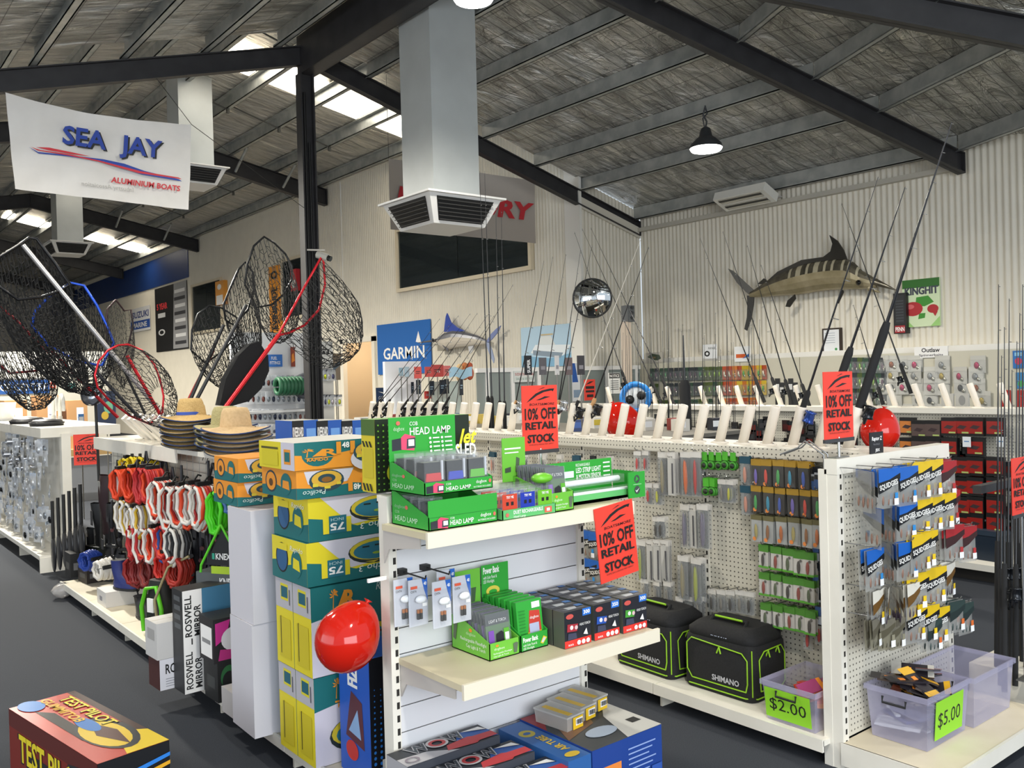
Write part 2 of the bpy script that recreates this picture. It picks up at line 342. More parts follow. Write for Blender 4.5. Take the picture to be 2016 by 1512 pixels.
lamp(at_z(932, -4, 4.75), 260, 'round high bay lamp hanging close beside the big square air duct')
for p, n in (((.4, 6.0, 4.2), 'front counter'), ((7.2, .6, 3.8), 'end of the rod racks'), ((1.6, 13.2, 5.35), 'reception door'), ((2.3, 20.2, 6.0), 'service counter'), ((2.6, 28, 6.0), 'hall end wall'), ((1.2, .4, 4.3), 'shop entrance')):  # unseen lamps added outside the view to light the hall and shop
    lamp(p, 2300 if p[1] > 9 else (150 if p[0] > 5 else 240), 'high bay lamp added out of view to light the area by the '+n)
t = thing('added_stair_lamp', 'small round lamp added to light the stair room behind the doorway', 'lamp', (10.3, 17.2, 2.8))  # lamp added so the stair room does not stay dark
m = MB(); m.lathe([(.0, 0), (.14, 0), (.13, -.05), (0, -.07)], M('#fff4dc', .5, 0, 6), n=16); m.build('shade', t)
l = bpy.data.lights.new('bulb', 'POINT'); l.energy = 35; l.shadow_soft_size = .1; l.color = (1, .9, .75); lo = bpy.data.objects.new('bulb', l); COL.objects.link(lo); lo.parent = t; lo.location = (0, 0, -.15)
# ================= ducts, post, banners, posters, trophies
def air_duct(cx, cy, hs, zf, zt, label):
    t = thing('air_duct', label, 'air duct', (cx, cy, zf), group='square ceiling air ducts')
    m = MB(); mm = noisy('duct_steel', '#b3b7b6', '#bdc1c0', 2, .42, .15); m.box(-hs, -hs, 0, hs, hs, zt-zf, mm); m.build('shaft', t)
    e = hs+.2; fl = hs+.09; h = .30; cw = M('#d9d8d6', .45)
    m = MB(); m.box(-e, -e, -.02, e, e, .0, cw); m.build('flange', t)
    m = MB(); m.hex([(-fl+.06, -fl+.06, -h), (fl-.06, -fl+.06, -h), (fl-.06, fl-.06, -h), (-fl+.06, fl-.06, -h)], [(-e+.04, -e+.04, -.02), (e-.04, -e+.04, -.02), (e-.04, e-.04, -.02), (-e+.04, e-.04, -.02)], cw); head = m.build('outlet_head', t)
    for k in range(4):
        R = Matrix.Rotation(k*math.pi/2, 4, 'Z'); lo = fl-.06; hi = e-.04
        P = lambda x, f: R @ Vector((x*(lo+(hi-lo)*f), -(lo+(hi-lo)*f)-.004, -h+(h-.02)*f))
        g = MB(); g.poly([P(-.82, .1), P(.82, .1), P(.82, .9), P(-.82, .9)], M('#141414', .6)); gr = g.build('grille', head)
        for q in range(6):
            f = .14+.13*q; s = MB(); s.hex([P(-.8, f)+R@Vector((0, -.002, 0)), P(.8, f)+R@Vector((0, -.002, 0)), P(.8, f+.025)+R@Vector((0, -.002, 0)), P(-.8, f+.025)+R@Vector((0, -.002, 0))],
                [P(-.8, f-.03)+R@Vector((0, -.03, 0)), P(.8, f-.03)+R@Vector((0, -.03, 0)), P(.8, f)+R@Vector((0, -.03, 0)), P(-.8, f)+R@Vector((0, -.03, 0))], M('#3a3a3a', .5)); o = s.build('louvre', head)
    return t
air_duct(5.36, 7.80, .29, at_b(843, 371, 7.33).z, 5.9, 'large square grey air duct with four-way louvred outlet, next to the ridge beam')
air_duct(5.36, 15.35, .29, 5.42, 7.1, 'square grey air duct with louvred outlet behind the SEA JAY banner')
air_duct(5.36, 24.4, .30, 5.35, 7.1, 'square grey air duct with louvred outlet deep in the hall, over the landing nets')
# steel post with cable tray
t = thing('steel_post', 'dark grey steel post rising to the ridge beam beside the hanging nets', 'post', (4.87, 9.93, 0))
m = MB(); m.box(-.09, -.07, 0, -.07, .07, 5.42, m_dark); m.box(.07, -.07, 0, .09, .07, 5.42, m_dark); m.box(-.07, -.01, 0, .07, .01, 5.42, m_dark); m.build('column', t)
m = MB(); m.box(-.13, -.1, 0, .13, .1, .02, m_dark); m.build('base_plate', t)
m = MB(); m.tube([(-.03, -.03, .3), (-.03, -.03, 5.2)], .018, M('#161616', .6)); m.tube([(.02, -.03, .3), (.02, -.03, 4.6)], .014, M('#161616', .6)); m.build('cable', t)
p = at_b(632, 492, 9.8); t = thing('security_camera', 'small security camera on an arm fixed to the dark steel post', 'camera', p)
m = MB(); m.tube([(-.16, .08, 0), (.05, .0, .0)], .012, M('#cfcac0')); m.build('arm', t)
m = MB(); m.tube([(-.02, .06, -.05), (.06, -.06, -.1)], .045, M('#c9c5bb', .4), 10); m.build('housing', t)
m = MB(); m.tube([(.06, -.06, -.1), (.08, -.09, -.115)], .035, M('#1b1b1b', .2), 10); m.build('lens', t)
def panel(name, label, cat, plane, val, rect, col, items=(), th=.012, group=None, rough=.5, part='print', stand=None):
    x0, y0, x1, y1 = rect; xm, ym = (x0+x1)/2, (y0+y1)/2; A = at_a if plane == 'a' else at_b
    L, R_, T, B = A(x0, ym, val), A(x1, ym, val), A(xm, y0, val), A(xm, y1, val)
    if plane == 'a': o = Vector((val, L.y, B.z)); u = Vector((0, R_.y-L.y, 0)); n = Vector((1, 0, 0))
    else: o = Vector((L.x, val, B.z)); u = Vector((R_.x-L.x, 0, 0)); n = Vector((0, 1, 0))
    if plane == 'a' and HA-.5 < val < HA: th = max(.004, HA-val-.017)
    if plane == 'a' and 10.55 < val: th = max(th, 10.69-val)
    v = Vector((0, 0, T.z-B.z)); t = thing(name, label, cat, o, group=group)
    m = MB(); m.ob((0, 0, 0), u, v, n*th, col if not isinstance(col, str) else M(col, rough)); m.build('board' if name not in ('banner', 'flag') else 'cloth', t)
    if items: decal(part, t, (0, 0, 0), u, v, items)
    if stand is not None:
        q = MB(); q.tube([u*.5+n*.006+Vector((0, 0, .01)), u*.5+n*.006+Vector((0, 0, stand-o.z))], .007, M('#77756f', .4, .5), 6); q.build('stem', t)
    return t
K = M('#161616', .6); Wt = M('#f2f0ec', .5); RED = M('#c8202c', .5)
# SEA JAY cloth banner
bb = 8.0; TL, TR, BR, BL = at_b(10, 183, bb), at_b(377, 245, bb), at_b(371, 413, bb), at_b(30, 372, bb)
t = thing('banner', 'white cloth banner lettered SEA JAY aluminium boats, strung up by its corners', 'banner', BL)
def cloth(u, v):
    p = (TL*(1-u)+TR*u)*v+(BL*(1-u)+BR*u)*(1-v); sag = -.05*math.sin(math.pi*u)*v
    return p-BL+Vector((0, .010*math.sin(9*u+5*v)+.006*math.sin(23*u-14*v), sag))
m = MB(); m.grid(cloth, 36, 20, noisy('banner_cloth', '#d6d2cc', '#dedad4', 4, .8)); m.build('cloth', t)
bl = M('#22409a', .6); rd = M('#c9303a', .6)
U = TR-TL; V = (TL-BL)*.5+(TR-BR)*.5; off = Vector((0, -.02, 0))
sw = lambda pts, up: pts
decal('lettering', t, off, BR-BL, TL-BL, [
    ('t', 'SEA', .285, .545, .19, K, .245, .03, .15), ('t', 'SEA', .275, .56, .19, bl, .245, .03, .15), ('t', 'JAY', .61, .545, .19, K, .255, .03, .15), ('t', 'JAY', .60, .56, .19, bl, .255, .03, .15),
    ('p', [(.09, .46), (.14, .42), (.3, .435), (.5, .445), (.62, .43), (.74, .38), (.95, .34), (.97, .32), (.72, .335), (.62, .37), (.5, .42), (.3, .42), (.14, .405)], bl),
    ('p', [(.13, .47), (.2, .485), (.33, .47), (.43, .455), (.33, .45), (.2, .455)], rd), ('p', [(.1, .465), (.14, .435), (.3, .43), (.47, .41), (.7, .345), (.97, .345), (.95, .36), (.72, .37), (.47, .425), (.3, .445), (.15, .445)], rd),
    ('t', 'ALUMINIUM BOATS', .53, .2, .06, rd, .42, .03, .2), ('t', 'noitaicossA yrtsudnI', .36, .12, .05, M('#b7b4ae', .8), .3)], e0=.002)
for p, d in ((TL, (-.15, 1.9, .75)), (TR, (.3, 1.9, 1.0)), (TR, (2.05, 1.95, -.25))): m = MB(); m.tube([p-BL, p-BL+Vector(d)], .003, K, 4); m.build('cord', t)
# MERCURY banner hung across the corner
bb = 10.6; TL, TR = at_b(765, 312, bb), at_b(1052, 346, bb); BL = at_b(774, 452, bb); u = Vector((TR.x-TL.x, 0, 0)); v = Vector((0, 0, TL.z-BL.z)); o = Vector((TL.x, bb, BL.z))
t = thing('banner', 'taupe cloth banner with red slanted MERCURY lettering hanging behind the dark rafter', 'banner', o)
m = MB(); m.grid(lambda a, c: u*a+v*c+Vector((0, .01*math.sin(7*a+3*c), 0)), 16, 6, M('#a49a90', .8)); m.build('cloth', t)
decal('lettering', t, (0, -.015, 0), u, v, [('t', 'MERCURY', .04, .36, .26, M('#b3232b', .6), .92, .05, .25)])
for q in (0, 1): m = MB(); m.tube([u*q+v, u*q+v+Vector((0, 0, ZH(o.x+u.x*q)-.2-o.z-v.z))], .003, K, 4); m.build('cord', t)
# flags and posters on the hall wall
GA = HA-.035
panel('flag', 'blue GARMIN flag pinned to the ribbed wall beside the doorway', 'flag', 'a', GA, (743, 634, 848, 736), '#1c63b0', [('t', 'GARMIN', .12, .30, .22, Wt, .77, .02), ('p', [(.74, .6), (.84, .56), (.79, .80)], Wt)], .02, None, .8)
panel('poster', 'small dark blue GARMIN poster under the large blue flag', 'poster', 'b', 10.9, (741, 763, 774, 792), '#1b3a66', [('t', 'GARMIN', .12, .2, .22, Wt, .75), ('p', [(.1, .75), (.4, .6), (.7, .75), (.4, .68)], Wt)], stand=0.)
panel('poster', 'pale blue poster of a white motor boat on water', 'poster', 'a', GA, (1026, 641, 1124, 722), '#b7d3e6', [('p', [(.0, 0), (1, 0), (1, .3), (.6, .2), (0, .3)], M('#7fb0cf')), ('p', [(.2, .35), (.85, .25), (1, .5), (.3, .55)], M('#e8eef2')), ('p', [(.25, .3), (.8, .2), (.85, .32), (.25, .42)], M('#8798a8')), ('p', [(.35, .55), (.7, .52), (.62, .75), (.42, .75)], M('#dfe3e2')), ('r', .42, .76, .66, .8, M('#c9b68f'))])
panel('poster', 'black and silver poster headed 5 YEAR warranty on the hall wall', 'poster', 'a', GA, (306, 560, 369, 690), '#1c1c1e', [('p', [(.55, .02), (1, .02), (1, 1), (.62, 1)], M('#9a9a9c')), ('t', '5 YEAR', .06, .66, .09, M('#e03a40'), .34, .05), ('r', .09, .53, .33, .6, M('#d8d8d8')), ('o', .2, .3, .11, .05, .6, M('#d0d0d0'))]+[('r', .62+.02*(k % 2), .08+.11*k, .95, .13+.11*k, M('#e6e6e6' if k % 2 else '#3c3c40')) for k in range(8)])
panel('sign', 'white sign with blue SUZUKI MARINE lettering on the hall wall', 'sign', 'a', GA, (257, 605, 295, 652), '#e9e9ea', [('r', 0, .1, 1, .45, M('#2a52a3')), ('t', 'SUZUKI', .1, .58, .25, M('#2b3f84'), .85, .03), ('t', 'MARINE', .1, .17, .2, Wt, .75, .02)])
panel('banner', 'tall orange vertical banner with black lettering beside the hall window', 'banner', 'a', GA-.05, (530, 523, 552, 662), '#e8951f', [('e', .5, .87, .3, .06, K), ('e', .5, .87, .15, .03, M('#e8951f')), ('t', 'EVINRUDE', .7, .1, .45, K, .6, .04, 0, math.pi/2)], .02)
panel('banner', 'small red and white pennant on the dark hall window', 'banner', 'a', GA-.1, (572, 530, 583, 573), '#c22b33', [('r', .2, .15, .8, .5, Wt)], .02)
panel('banner', 'orange and white banner beside the far hall window', 'banner', 'a', GA-.1, (424, 553, 440, 600), '#e39a3c', [('e', .5, .75, .25, .12, Wt), ('r', .1, .0, .9, .4, Wt)], .02)
# trophies
def fish(name, label, plane_a, stations, thick, fins, cols, bill, loc_px, stripes=(), lower=None):
    pts = [(at_a(x, yt, plane_a), at_a(x, yb, plane_a)) for x, yt, yb in stations]; o = at_a(*loc_px, plane_a)
    t = thing(name, label, 'fish trophy', o); n = 14; m = MB(); rings = []
    # densify
    st = []
    for i in range(len(pts)-1):
        for k in range(4): f = k/4; st.append((pts[i][0].lerp(pts[i+1][0], f), pts[i][1].lerp(pts[i+1][1], f)))
    st.append(pts[-1])
    for a, c in st:
        mid = (a+c)/2-o; h = (a-c)/2; th = h.length*thick
        rings.append([mid+h*math.cos(2*math.pi*j/n)+Vector((-th*math.sin(2*math.pi*j/n), 0, 0)) for j in range(n)])
    vs = [p for r in rings for p in r]; N = len(st)-1
    for i in range(N):
        for j in range(n):
            ang = 2*math.pi*(j+.5)/n; top = math.cos(ang) > .12
            f = i/N; c = cols[0] if top else cols[1]
            if top and any(abs(f-s) < .012 for s in stripes): c = cols[2]
            m.add([vs[i*n+j], vs[i*n+(j+1) % n], vs[(i+1)*n+(j+1) % n], vs[(i+1)*n+j]], [(0, 1, 2, 3)], c, True)
    m.add(rings[0], [tuple(range(n))], cols[0]); m.add(rings[-1], [tuple(range(n))[::-1]], cols[0])
    m.v = [tuple(v) for v in m.v]; m.build('body', t)
    for nm, poly, c, d in fins:
        q = MB(); pp = [at_a(x, y, plane_a)-o+Vector((d, 0, 0)) for x, y in poly]; q.prism(pp, (-.018, 0, 0), c); q.build(nm, t)
    q = MB(); a, c = at_a(*bill[0], plane_a)-o, at_a(*bill[1], plane_a)-o; q.tube([a, c], [bill[2], .006], cols[0], 8); q.build('bill', t)
    if lower: q = MB(); q.tube([at_a(*lower[0], plane_a)-o, at_a(*lower[1], plane_a)-o], [.045, .006], cols[1], 8); q.build('lower_jaw', t)
    wx = (HA if plane_a < 9.5 else 10.7)-plane_a; q = MB(); q.box(-.02, -.12, -.05, wx, .12, .05, M('#8a8578', .5)); q.build('wall_mount', t)
    ex = bill[3]; q = MB(); e = at_a(*ex, plane_a)-o+Vector((-.10*thick/.5, 0, 0)); q.lathe([(.0, -.035), (.035, 0), (.0, .012)], M('#0c0c0c', .1), e, 12, (-1, 0, 0)); q.build('eye', t)
    return t
S = 5.04; cx = lambda x, y: (1400+x/S, 500+y/S)
mk_d = M('#2e2c28', .22, .3); mk_b = noisy('fish_back', '#4a463c', '#6a6455', 9, .25, .35); mk_l = noisy('fish_belly', '#8d8262', '#a3977a', 7, .28, .3); mk_s = M('#b9b198', .3, .2)
fish('marlin_trophy', 'big mounted marlin with dark sickle fin and pale stripes on the ribbed wall', 10.5,
     [(1400+x/S, 500+a/S, 500+c/S) for x, a, c in ((385, 380, 430), (450, 340, 430), (550, 270, 425), (650, 215, 415), (750, 165, 410), (850, 125, 405), (950, 95, 390), (1050, 75, 372), (1150, 60, 360), (1250, 50, 352), (1350, 50, 350), (1420, 85, 350), (1500, 165, 347), (1570, 205, 345), (1640, 250, 330))], .55,
     [('dorsal_fin', [(1512, 553), (1532, 535), (1579, 512), (1622, 506), (1636, 495), (1640, 480), (1634, 463), (1650, 474), (1662, 492), (1669, 511), (1640, 520), (1580, 527)], mk_d, .0),
      ('tail_fin', [(1478, 583), (1466, 573), (1450, 556), (1440, 540), (1433, 529), (1442, 533), (1460, 550), (1484, 572)], M('#6b6b6a', .25, .4), .02), ('tail_fin', [(1470, 582), (1484, 582), (1483, 600), (1478, 628), (1470, 651), (1465, 648), (1470, 625), (1471, 600)], M('#4a4a4a', .25, .4), .02),
      ('second_dorsal', [(1493, 559), (1505, 548), (1512, 553), (1504, 560)], mk_d, 0), ('anal_fin', [(1570, 580), (1572, 588), (1560, 605), (1552, 604), (1556, 592)], mk_d, -.05), ('pelvic_fin', [(1664, 571), (1666, 576), (1656, 598), (1654, 597)], mk_d, -.05)],
     (mk_b, mk_l, mk_s), ((1722, 555), (1764, 571), .05, (1699, 557)), (1600, 545), [.32+.062*k for k in range(9)], ((1712, 567), (1733, 576)))
S = 5.04; e_ = [(750+x/S, 560+a/S, 560+c/S) for x, a, c in ((545, 545, 562), (575, 522, 605), (620, 488, 640), (670, 466, 650), (720, 455, 632), (790, 462, 620), (880, 482, 612), (960, 505, 605), (1045, 548, 590))]
mb1 = M('#5f6067', .3, .2); mb2 = M('#cfc6b8', .3, .1); mb3 = M('#2e49a5', .3)
Q = lambda pts: [(750+x/S, 560+y/S) for x, y in pts]
fish('marlin_trophy', 'small blue-finned marlin trophy with silver belly beside the blue flag', GA-.12, e_, .45,
     [('dorsal_fin', Q([(632, 470), (640, 400), (650, 320), (662, 285), (678, 320), (700, 375), (760, 425), (840, 462), (740, 470)]), mb3, 0), ('tail_fin', Q([(1055, 560), (1100, 490), (1150, 440), (1195, 408), (1170, 470), (1110, 540), (1070, 580)]), M('#7a86b5', .3), 0), ('tail_fin', Q([(1050, 575), (1075, 570), (1110, 660), (1130, 740), (1125, 780), (1095, 720), (1065, 640)]), M('#9aa6c4', .3), 0),
      ('pelvic_fin', Q([(870, 615), (925, 608), (915, 660), (890, 690)]), M('#c5c6ca', .3), 0), ('pectoral_fin', Q([(660, 600), (720, 640), (715, 665), (690, 640)]), mb1, -.1)], (mb1, mb2, mb2), (Q([(548, 555)])[0], Q([(370, 578)])[0], .03, Q([(555, 552)])[0]), (870, 685))
# convex mirror on the return wall
c = at_b(1166, 587, 9.45); dv = (EYE+Vector((-1.5, 1.2, .3))-c).normalized(); t = thing('convex_mirror', 'round convex security mirror with dark rim on the corner wall', 'mirror', c)
m = MB(); m.lathe([(.275*math.sin(a), .9*math.cos(a)-.9*math.cos(.0)+.02+.0) if 0 else (.28*k/8, .07*(1-(k/8)**2)) for k, a in ((k, k) for k in range(8, -1, -1))], M('#d9dcdc', .03, 1), (0, 0, 0), 28, dv); m.build('glass', t)
m = MB(); m.lathe([(.275, -.02), (.295, -.02), (.295, .015), (.275, .012)], M('#2a2a28', .5), (0, 0, 0), 28, dv); m.build('rim', t)
m = MB(); m.tube([(0, 0, 0), (.05, .3, 0), (.1, .5, 0)], .02, M('#6f6550', .5)); m.build('bracket', t)
# tall display pole with grey unit
c = at_b(1234, 720, 8.6); t = thing('display_pole', 'pale square pole topped by a grey plastic box near the corner wall', 'pole', (c.x, c.y, 0))
z1 = at_b(1241, 634, 8.6).z; z2 = at_b(1241, 602, 8.6).z
m = MB(); m.box(-.06, -.04, 0, .06, .04, z1, M('#c9b9a8', .5)); m.build('pole', t)
m = MB(); m.box(-.02, -.06, z1, .12, .06, z2, M('#5b5e60', .5)); m.build('box', t)
for k in range(3): m = MB(); m.tube([(.05, -.06, z1+.06+.07*k), (.05, -.1, z1+.05+.07*k)], .018, M('#3a3c3e', .5), 8); m.build('socket', t)
# heater under the eave
a0 = at_a(1424, 376, 10.25); t = thing('wall_heater', 'white louvred heater unit fixed under the eave of the ribbed wall', 'heater', (10.25, at_a(1465, 390, 10.25).y, at_a(1465, 395, 10.25).z))
m = MB(); m.ob((-.15, -.42, .06), (.30, 0, -.13), (0, .84, 0), (.05, 0, .11), M('#e2e0d8', .4)); m.build('case', t)
for k in range(2):
    m = MB(); m.ob((-.125+.14*k, -.35, .0475-.0607*k), (.10, 0, -.0433), (0, .7, 0), (-.003, 0, -.007), M('#c9c6bc', .2, .6)); m.build('reflector', t)
    m = MB(); m.ob((-.11+.14*k, -.35, .035-.0607*k), (.03, 0, -.013), (0, .7, 0), (-.003, 0, -.007), M('#35332f', .5)); m.build('element', t)
for q in (-.3, .3): m = MB(); m.tube([(.1, q, .0), (.45, q, .05)], .012, M('#cfccc4')); m.build('bracket', t)
# small notices on the marlin wall
WA = 10.66
gr = M('#3c8f2c'); lg = M('#9fd07a')
panel('poster', 'green lure poster with two red boxing gloves on the ribbed wall', 'poster', 'a', WA, (1777, 549, 1850, 643), '#d6e6bd', [('r', 0, .82, 1, 1, M('#2c6d22')), ('t', 'KINGHIT', .07, .68, .15, M('#3c4150'), .9, .05), ('p', [(.38, .62), (.7, .64), (.85, .5), (.6, .42), (.35, .45)], gr), ('p', [(.45, .28), (.62, .28), (.6, .18), (.42, .16)], gr), ('e', .28, .38, .27, .15, M('#b3242a')), ('e', .2, .43, .12, .05, M('#d8676a')), ('e', .82, .36, .15, .09, M('#b3242a')), ('p', [(.8, .3), (.95, .3), (.88, .2)], M('#b3242a')), ('p', [(0, 0), (.3, 0), (0, .25)], lg), ('p', [(.75, 0), (1, 0), (1, .2)], lg)])
panel('sign', 'white sign lettered Outlaw Spinnerbaits on the shelf rail', 'sign', 'a', 10.44, (1800, 682, 1866, 704), '#efedea', [('t', 'Outlaw', .22, .5, .36, M('#3a3a3c'), .55, .03), ('t', 'Spinnerbaits', .14, .14, .2, M('#55555a'), .72, .02)])
t = panel('picture_frame', 'framed certificate in a dark wooden frame on the ribbed wall', 'picture frame', 'a', WA-.02, (1619, 646, 1655, 698), '#33261d', [('r', .08, .06, .92, .94, M('#eceef0'))]+[('r', .16, .8-.09*k, .7, .82-.09*k, M('#a9b0ba')) for k in range(5)]+[('e', .75, .2, .07, .05, M('#4a9a5a'))], .03)
panel('sign', 'white sign with a black round logo on the shelf rail', 'sign', 'a', 10.44, (1384, 678, 1411, 706), '#f1f2f3', [('o', .3, .35, .2, .2, .5, K), ('t', 'RANGE', .4, .65, .16, K, .5)])
panel('sign', 'white sign with orange logo on the shelf rail', 'sign', 'a', 10.44, (1446, 682, 1477, 712), '#f3f3f2', [('r', .1, .25, .7, .5, M('#d9622a')), ('p', [(.5, .2), (.95, .55), (.9, .3)], M('#3b6fb5'))])
panel('sign', 'grey plate with a painted bass on the shelf rail', 'sign', 'a', 10.44, (1271, 694, 1305, 714), '#b9b3a8', [('p', [(.1, .6), (.35, .9), (.8, .75), (.9, .4), (.7, .2), (.4, .3)], M('#3d4a38')), ('e', .5, .5, .1, .1, M('#7a6a4c'))])
panel('sign', 'black hanging blister card with red PENN tag beside the green poster', 'sign', 'a', 10.6, (1759, 577, 1784, 657), '#17181b', [('r', .15, .25, .85, .95, M('#26282c'))]+[('r', .2, .3+.07*k, .8, .33+.07*k, M('#3c3f45')) for k in range(8)]+[('r', .1, .02, .9, .2, M('#a3242b')), ('t', 'PENN', .15, .06, .1, Wt, .7, .03)], .03)
# ================= shelving helpers
m_gw = noisy('shelf_white', '#e2ddd0', '#e8e3d7', 6, .42); m_gw2 = M('#d9d3c4', .45); m_peg = peg_mat('pegboard', '#cfcabb', '#55524a'); m_slot = M('#26231f', .7)
m_wire = M('#9a9a98', .3, .8); m_clear = M('#e4e8e8', .08, 0, 0, 0, .11); m_clear2 = M('#e8eaea', .06, 0, 0, 0, .06)
def slots(par, me, x, y, z, z1, pitch):
    while z < z1: q = bpy.data.objects.new('slot', me); COL.objects.link(q); q.parent = par; q.location = (x, y, z); z += pitch
def upright(par, x, y, z0, z1, nrm, w=.03, d=.05, pitch=.0473, name='upright'):
    # slotted post; nrm 'x' slots face -x, 'y' slots face -y
    m = MB()
    if nrm == 'y': m.box(x-w/2, y, z0, x+w/2, y+d, z1, m_gw)
    else: m.box(x, y-w/2, z0, x+d, y+w/2, z1, m_gw)
    o = m.build(name, par); s = MB()
    if nrm == 'y': s.box(-.002, -.0012, 0, .009, .001, .022, m_slot)
    else: s.box(-.0012, -.005, 0, .001, .006, .022, m_slot)
    slots(o, s.mesh('slot'), x, y, z0+.05, z1-.03, pitch); return o
def leg(par, pts, d): m = MB(); m.prism(pts, d, m_gw2); return m.build('leg', par)
# ---------------- main gondola of rods and lures (long side faces -x)
GX0, GX1, GY0, GY1 = 3.35, 4.42, 2.075, 6.95
PG = 3.80      # long pegboard face
t = gond = thing('gondola_shelf', 'long cream pegboard gondola topped by a row of white rod holders', 'shelf', (0, 0, 0))
nb = 5; step = (GY1-2.13)/nb
for k in range(nb):
    y0 = 2.13+k*step; m = MB(); m.box(PG, y0+.004, .13, PG+.012, y0+step-.004, 1.26, m_peg); m.build('pegboard', t)
    m = MB(); m.box(PG+.20, y0+.004, .13, PG+.212, y0+step-.004, 1.26, m_peg); m.build('pegboard', t)
    m = MB(); m.box(GX0, y0+.003, .095, PG, y0+step-.003, .118, m_gw); m.box(GX0-.008, y0+.003, .07, GX0+.004, y0+step-.003, .124, m_gw); m.build('base_shelf', t)
    upright(t, PG-.004, y0, 0, 1.27, 'x')
    y = y0+step-.02; leg(t, [(GX0+.04, y, 0), (GX0+.04, y, .09), (PG, y, .09), (PG, y, .06), (GX0+.12, y, 0)], (0, .014, 0))
m = MB(); m.box(PG-.06, 2.12, 1.26, PG+.27, GY1, 1.315, m_gw); m.build('top_rail', t)
m = MB(); m.box(PG-.064, 2.14, 1.265, PG-.06, GY1, 1.31, m_peg); m.build('rail_face', t)
m = MB(); m.box(PG+.2, 2.13, 0, 4.40, GY1, .1, m_gw2); m.build('base', t)
# end unit of the main gondola (faces -y)
m = MB(); m.box(3.43, 2.085, .12, 4.38, 2.097, 1.25, m_peg); m.build('pegboard', t)
m = MB(); m.box(3.40, 2.07, 1.25, 4.40, 2.13, 1.315, m_gw); m.build('top_rail', t)
upright(t, 3.425, 2.072, 0, 1.27, 'y', .045); upright(t, 4.385, 2.072, 0, 1.27, 'y', .045)
m = MB(); m.box(3.40, 2.12, 0, 3.415, 2.16, 1.27, m_gw); m.build('upright', t)
m = MB(); m.box(3.40, 1.63, .095, 4.40, 2.08, .115, noisy('shelf_cream', '#dccfb4', '#e3d7be', 5, .5)); m.build('base_shelf', t)
m = MB(); m.box(3.40, 1.622, .055, 4.40, 1.634, .118, m_gw); m.box(3.395, 1.63, .02, 3.405, 2.08, .115, m_gw); m.build('shelf_lip', t)
for x in (3.45, 4.34): leg(t, [(x, 1.66, 0), (x, 1.66, .09), (x, 2.08, .09), (x, 2.08, 0)], (.014, 0, 0))
def hook(par, x, y, z, d, face='x'):
    m = MB(); e = Vector((-1, 0, 0)) if face == 'x' else Vector((0, -1, 0)); p = Vector((x, y, z))
    m.tube([p, p+e*d, p+e*(d+.01)+Vector((0, 0, .015))], .0028, m_wire, 4); return m.build('peg_hook', par)
# rod holders
def holder_proto(label, ax, group):
    t = thing('rod_holder', label, 'rod holder', (0, 0, 0), group=group)
    m = MB(); wp = M('#e9e0d2', .35); m.lathe([(.0, .10), (.0195, .10), (.0195, .205), (.025, .205), (.026, .2), (.0255, -.004), (.0, -.004)], wp, (0, 0, .004), 14, ax); m.build('tube', t)
    m = MB(); m.lathe([(.0, 0), (.047, 0), (.047, .004), (.03, .009), (.0, .009)], wp, (0, 0, 0), 16, (0, 0, 1)); f = m.build('flange', t); f.scale = (.75, 1.15, 1)
    for s in (-1, 1):
        m = MB(); m.lathe([(.004, .009), (.004, .012), (0, .012)], m_wire, (0, .036*s, 0), 6); m.build('screw', t)
    return t
HAX = Vector((0, -.30, 1)).normalized()
H0 = holder_proto('cream plastic rod holder tube leaning along the top of the main gondola', HAX, 'rod holders on the main gondola')
HY = [2.29+.1503*k for k in range(31)]
H0.location = (3.86, HY[0], 1.315)
for y in HY[1:]: dup(H0, (3.86, y, 1.315))
m_blank = M('#17171a', .3); m_grip = M('#1c1c1d', .85); m_cork = M('#b98d5e', .8)
def rod(base, tip, label, r=.006, grip=.2, gm=None, ng=5, bend=0., group='rods in the rod holders', col=None, reel=None, gs=.016, rg=2.2):
    base, tip = Vector(base), Vector(tip); d = tip-base; L = d.length; dn = d/L; t = thing('fishing_rod', label, 'fishing rod', base, group=group)
    m = MB(); N = 6; m.tube([d*(i/N) for i in range(N+1)], [r*(1-.8*i/N) for i in range(N+1)], col or m_blank, 6); m.build('blank', t)
    if grip: m = MB(); m.tube([dn*-.06, dn*L*grip*.92, dn*L*grip], [r*rg, r*rg, r*1.4], gm or m_grip, 8); m.build('grip', t)
    side = Vector((0, -1, 0)) if abs(dn.y) < .2 else dn.cross(Vector((1, 0, 0))).normalized()*(1 if dn.y > 0 else -1)
    for k in range(ng):
        f = grip+.1+(1-grip-.1)*((k+1)/ng)**.8*.99; g = gs*(1.15-f); m = MB(); c = d*f+side*(g+.002)
        n_ = 8; q = dn.cross(side); m.tube([c+(side*math.cos(2*math.pi*i/n_)+q*math.sin(2*math.pi*i/n_))*g for i in range(n_+1)], .0016, m_wire, 3, caps=False); m.build('guide', t)
    if reel:
        m = MB(); c = dn*L*grip*reel[0]+side*.05; m.lathe([(.0, -.03), (.03, -.028), (.024, -.02), (.022, .02), (.03, .026), (0, .03)], reel[1], c, 12, dn); m.build('spool', t)
        m = MB(); m.tube([dn*L*grip*reel[0], c], .008, M('#222326', .4, .4)); m.tube([c+Vector((-.02, 0, -.03)), c+Vector((-.06, -.01, -.05)), c+Vector((-.06, -.01, -.02))], .006, M('#2a2b2e', .3, .5), 5); m.build('reel_body', t)
    return t
rb = M('#2b4b9b', .25, .5); rk = M('#202226', .25, .5); rs = M('#b9bcc0', .2, .8)
def inholder(xb): # nearest holder to a pixel of a holder top
    y = at_a(xb, 798, 3.86).y; i = min(range(31), key=lambda k: abs(HY[k]-.055-y)); return Vector((3.86, HY[i], 1.32))+HAX*.12
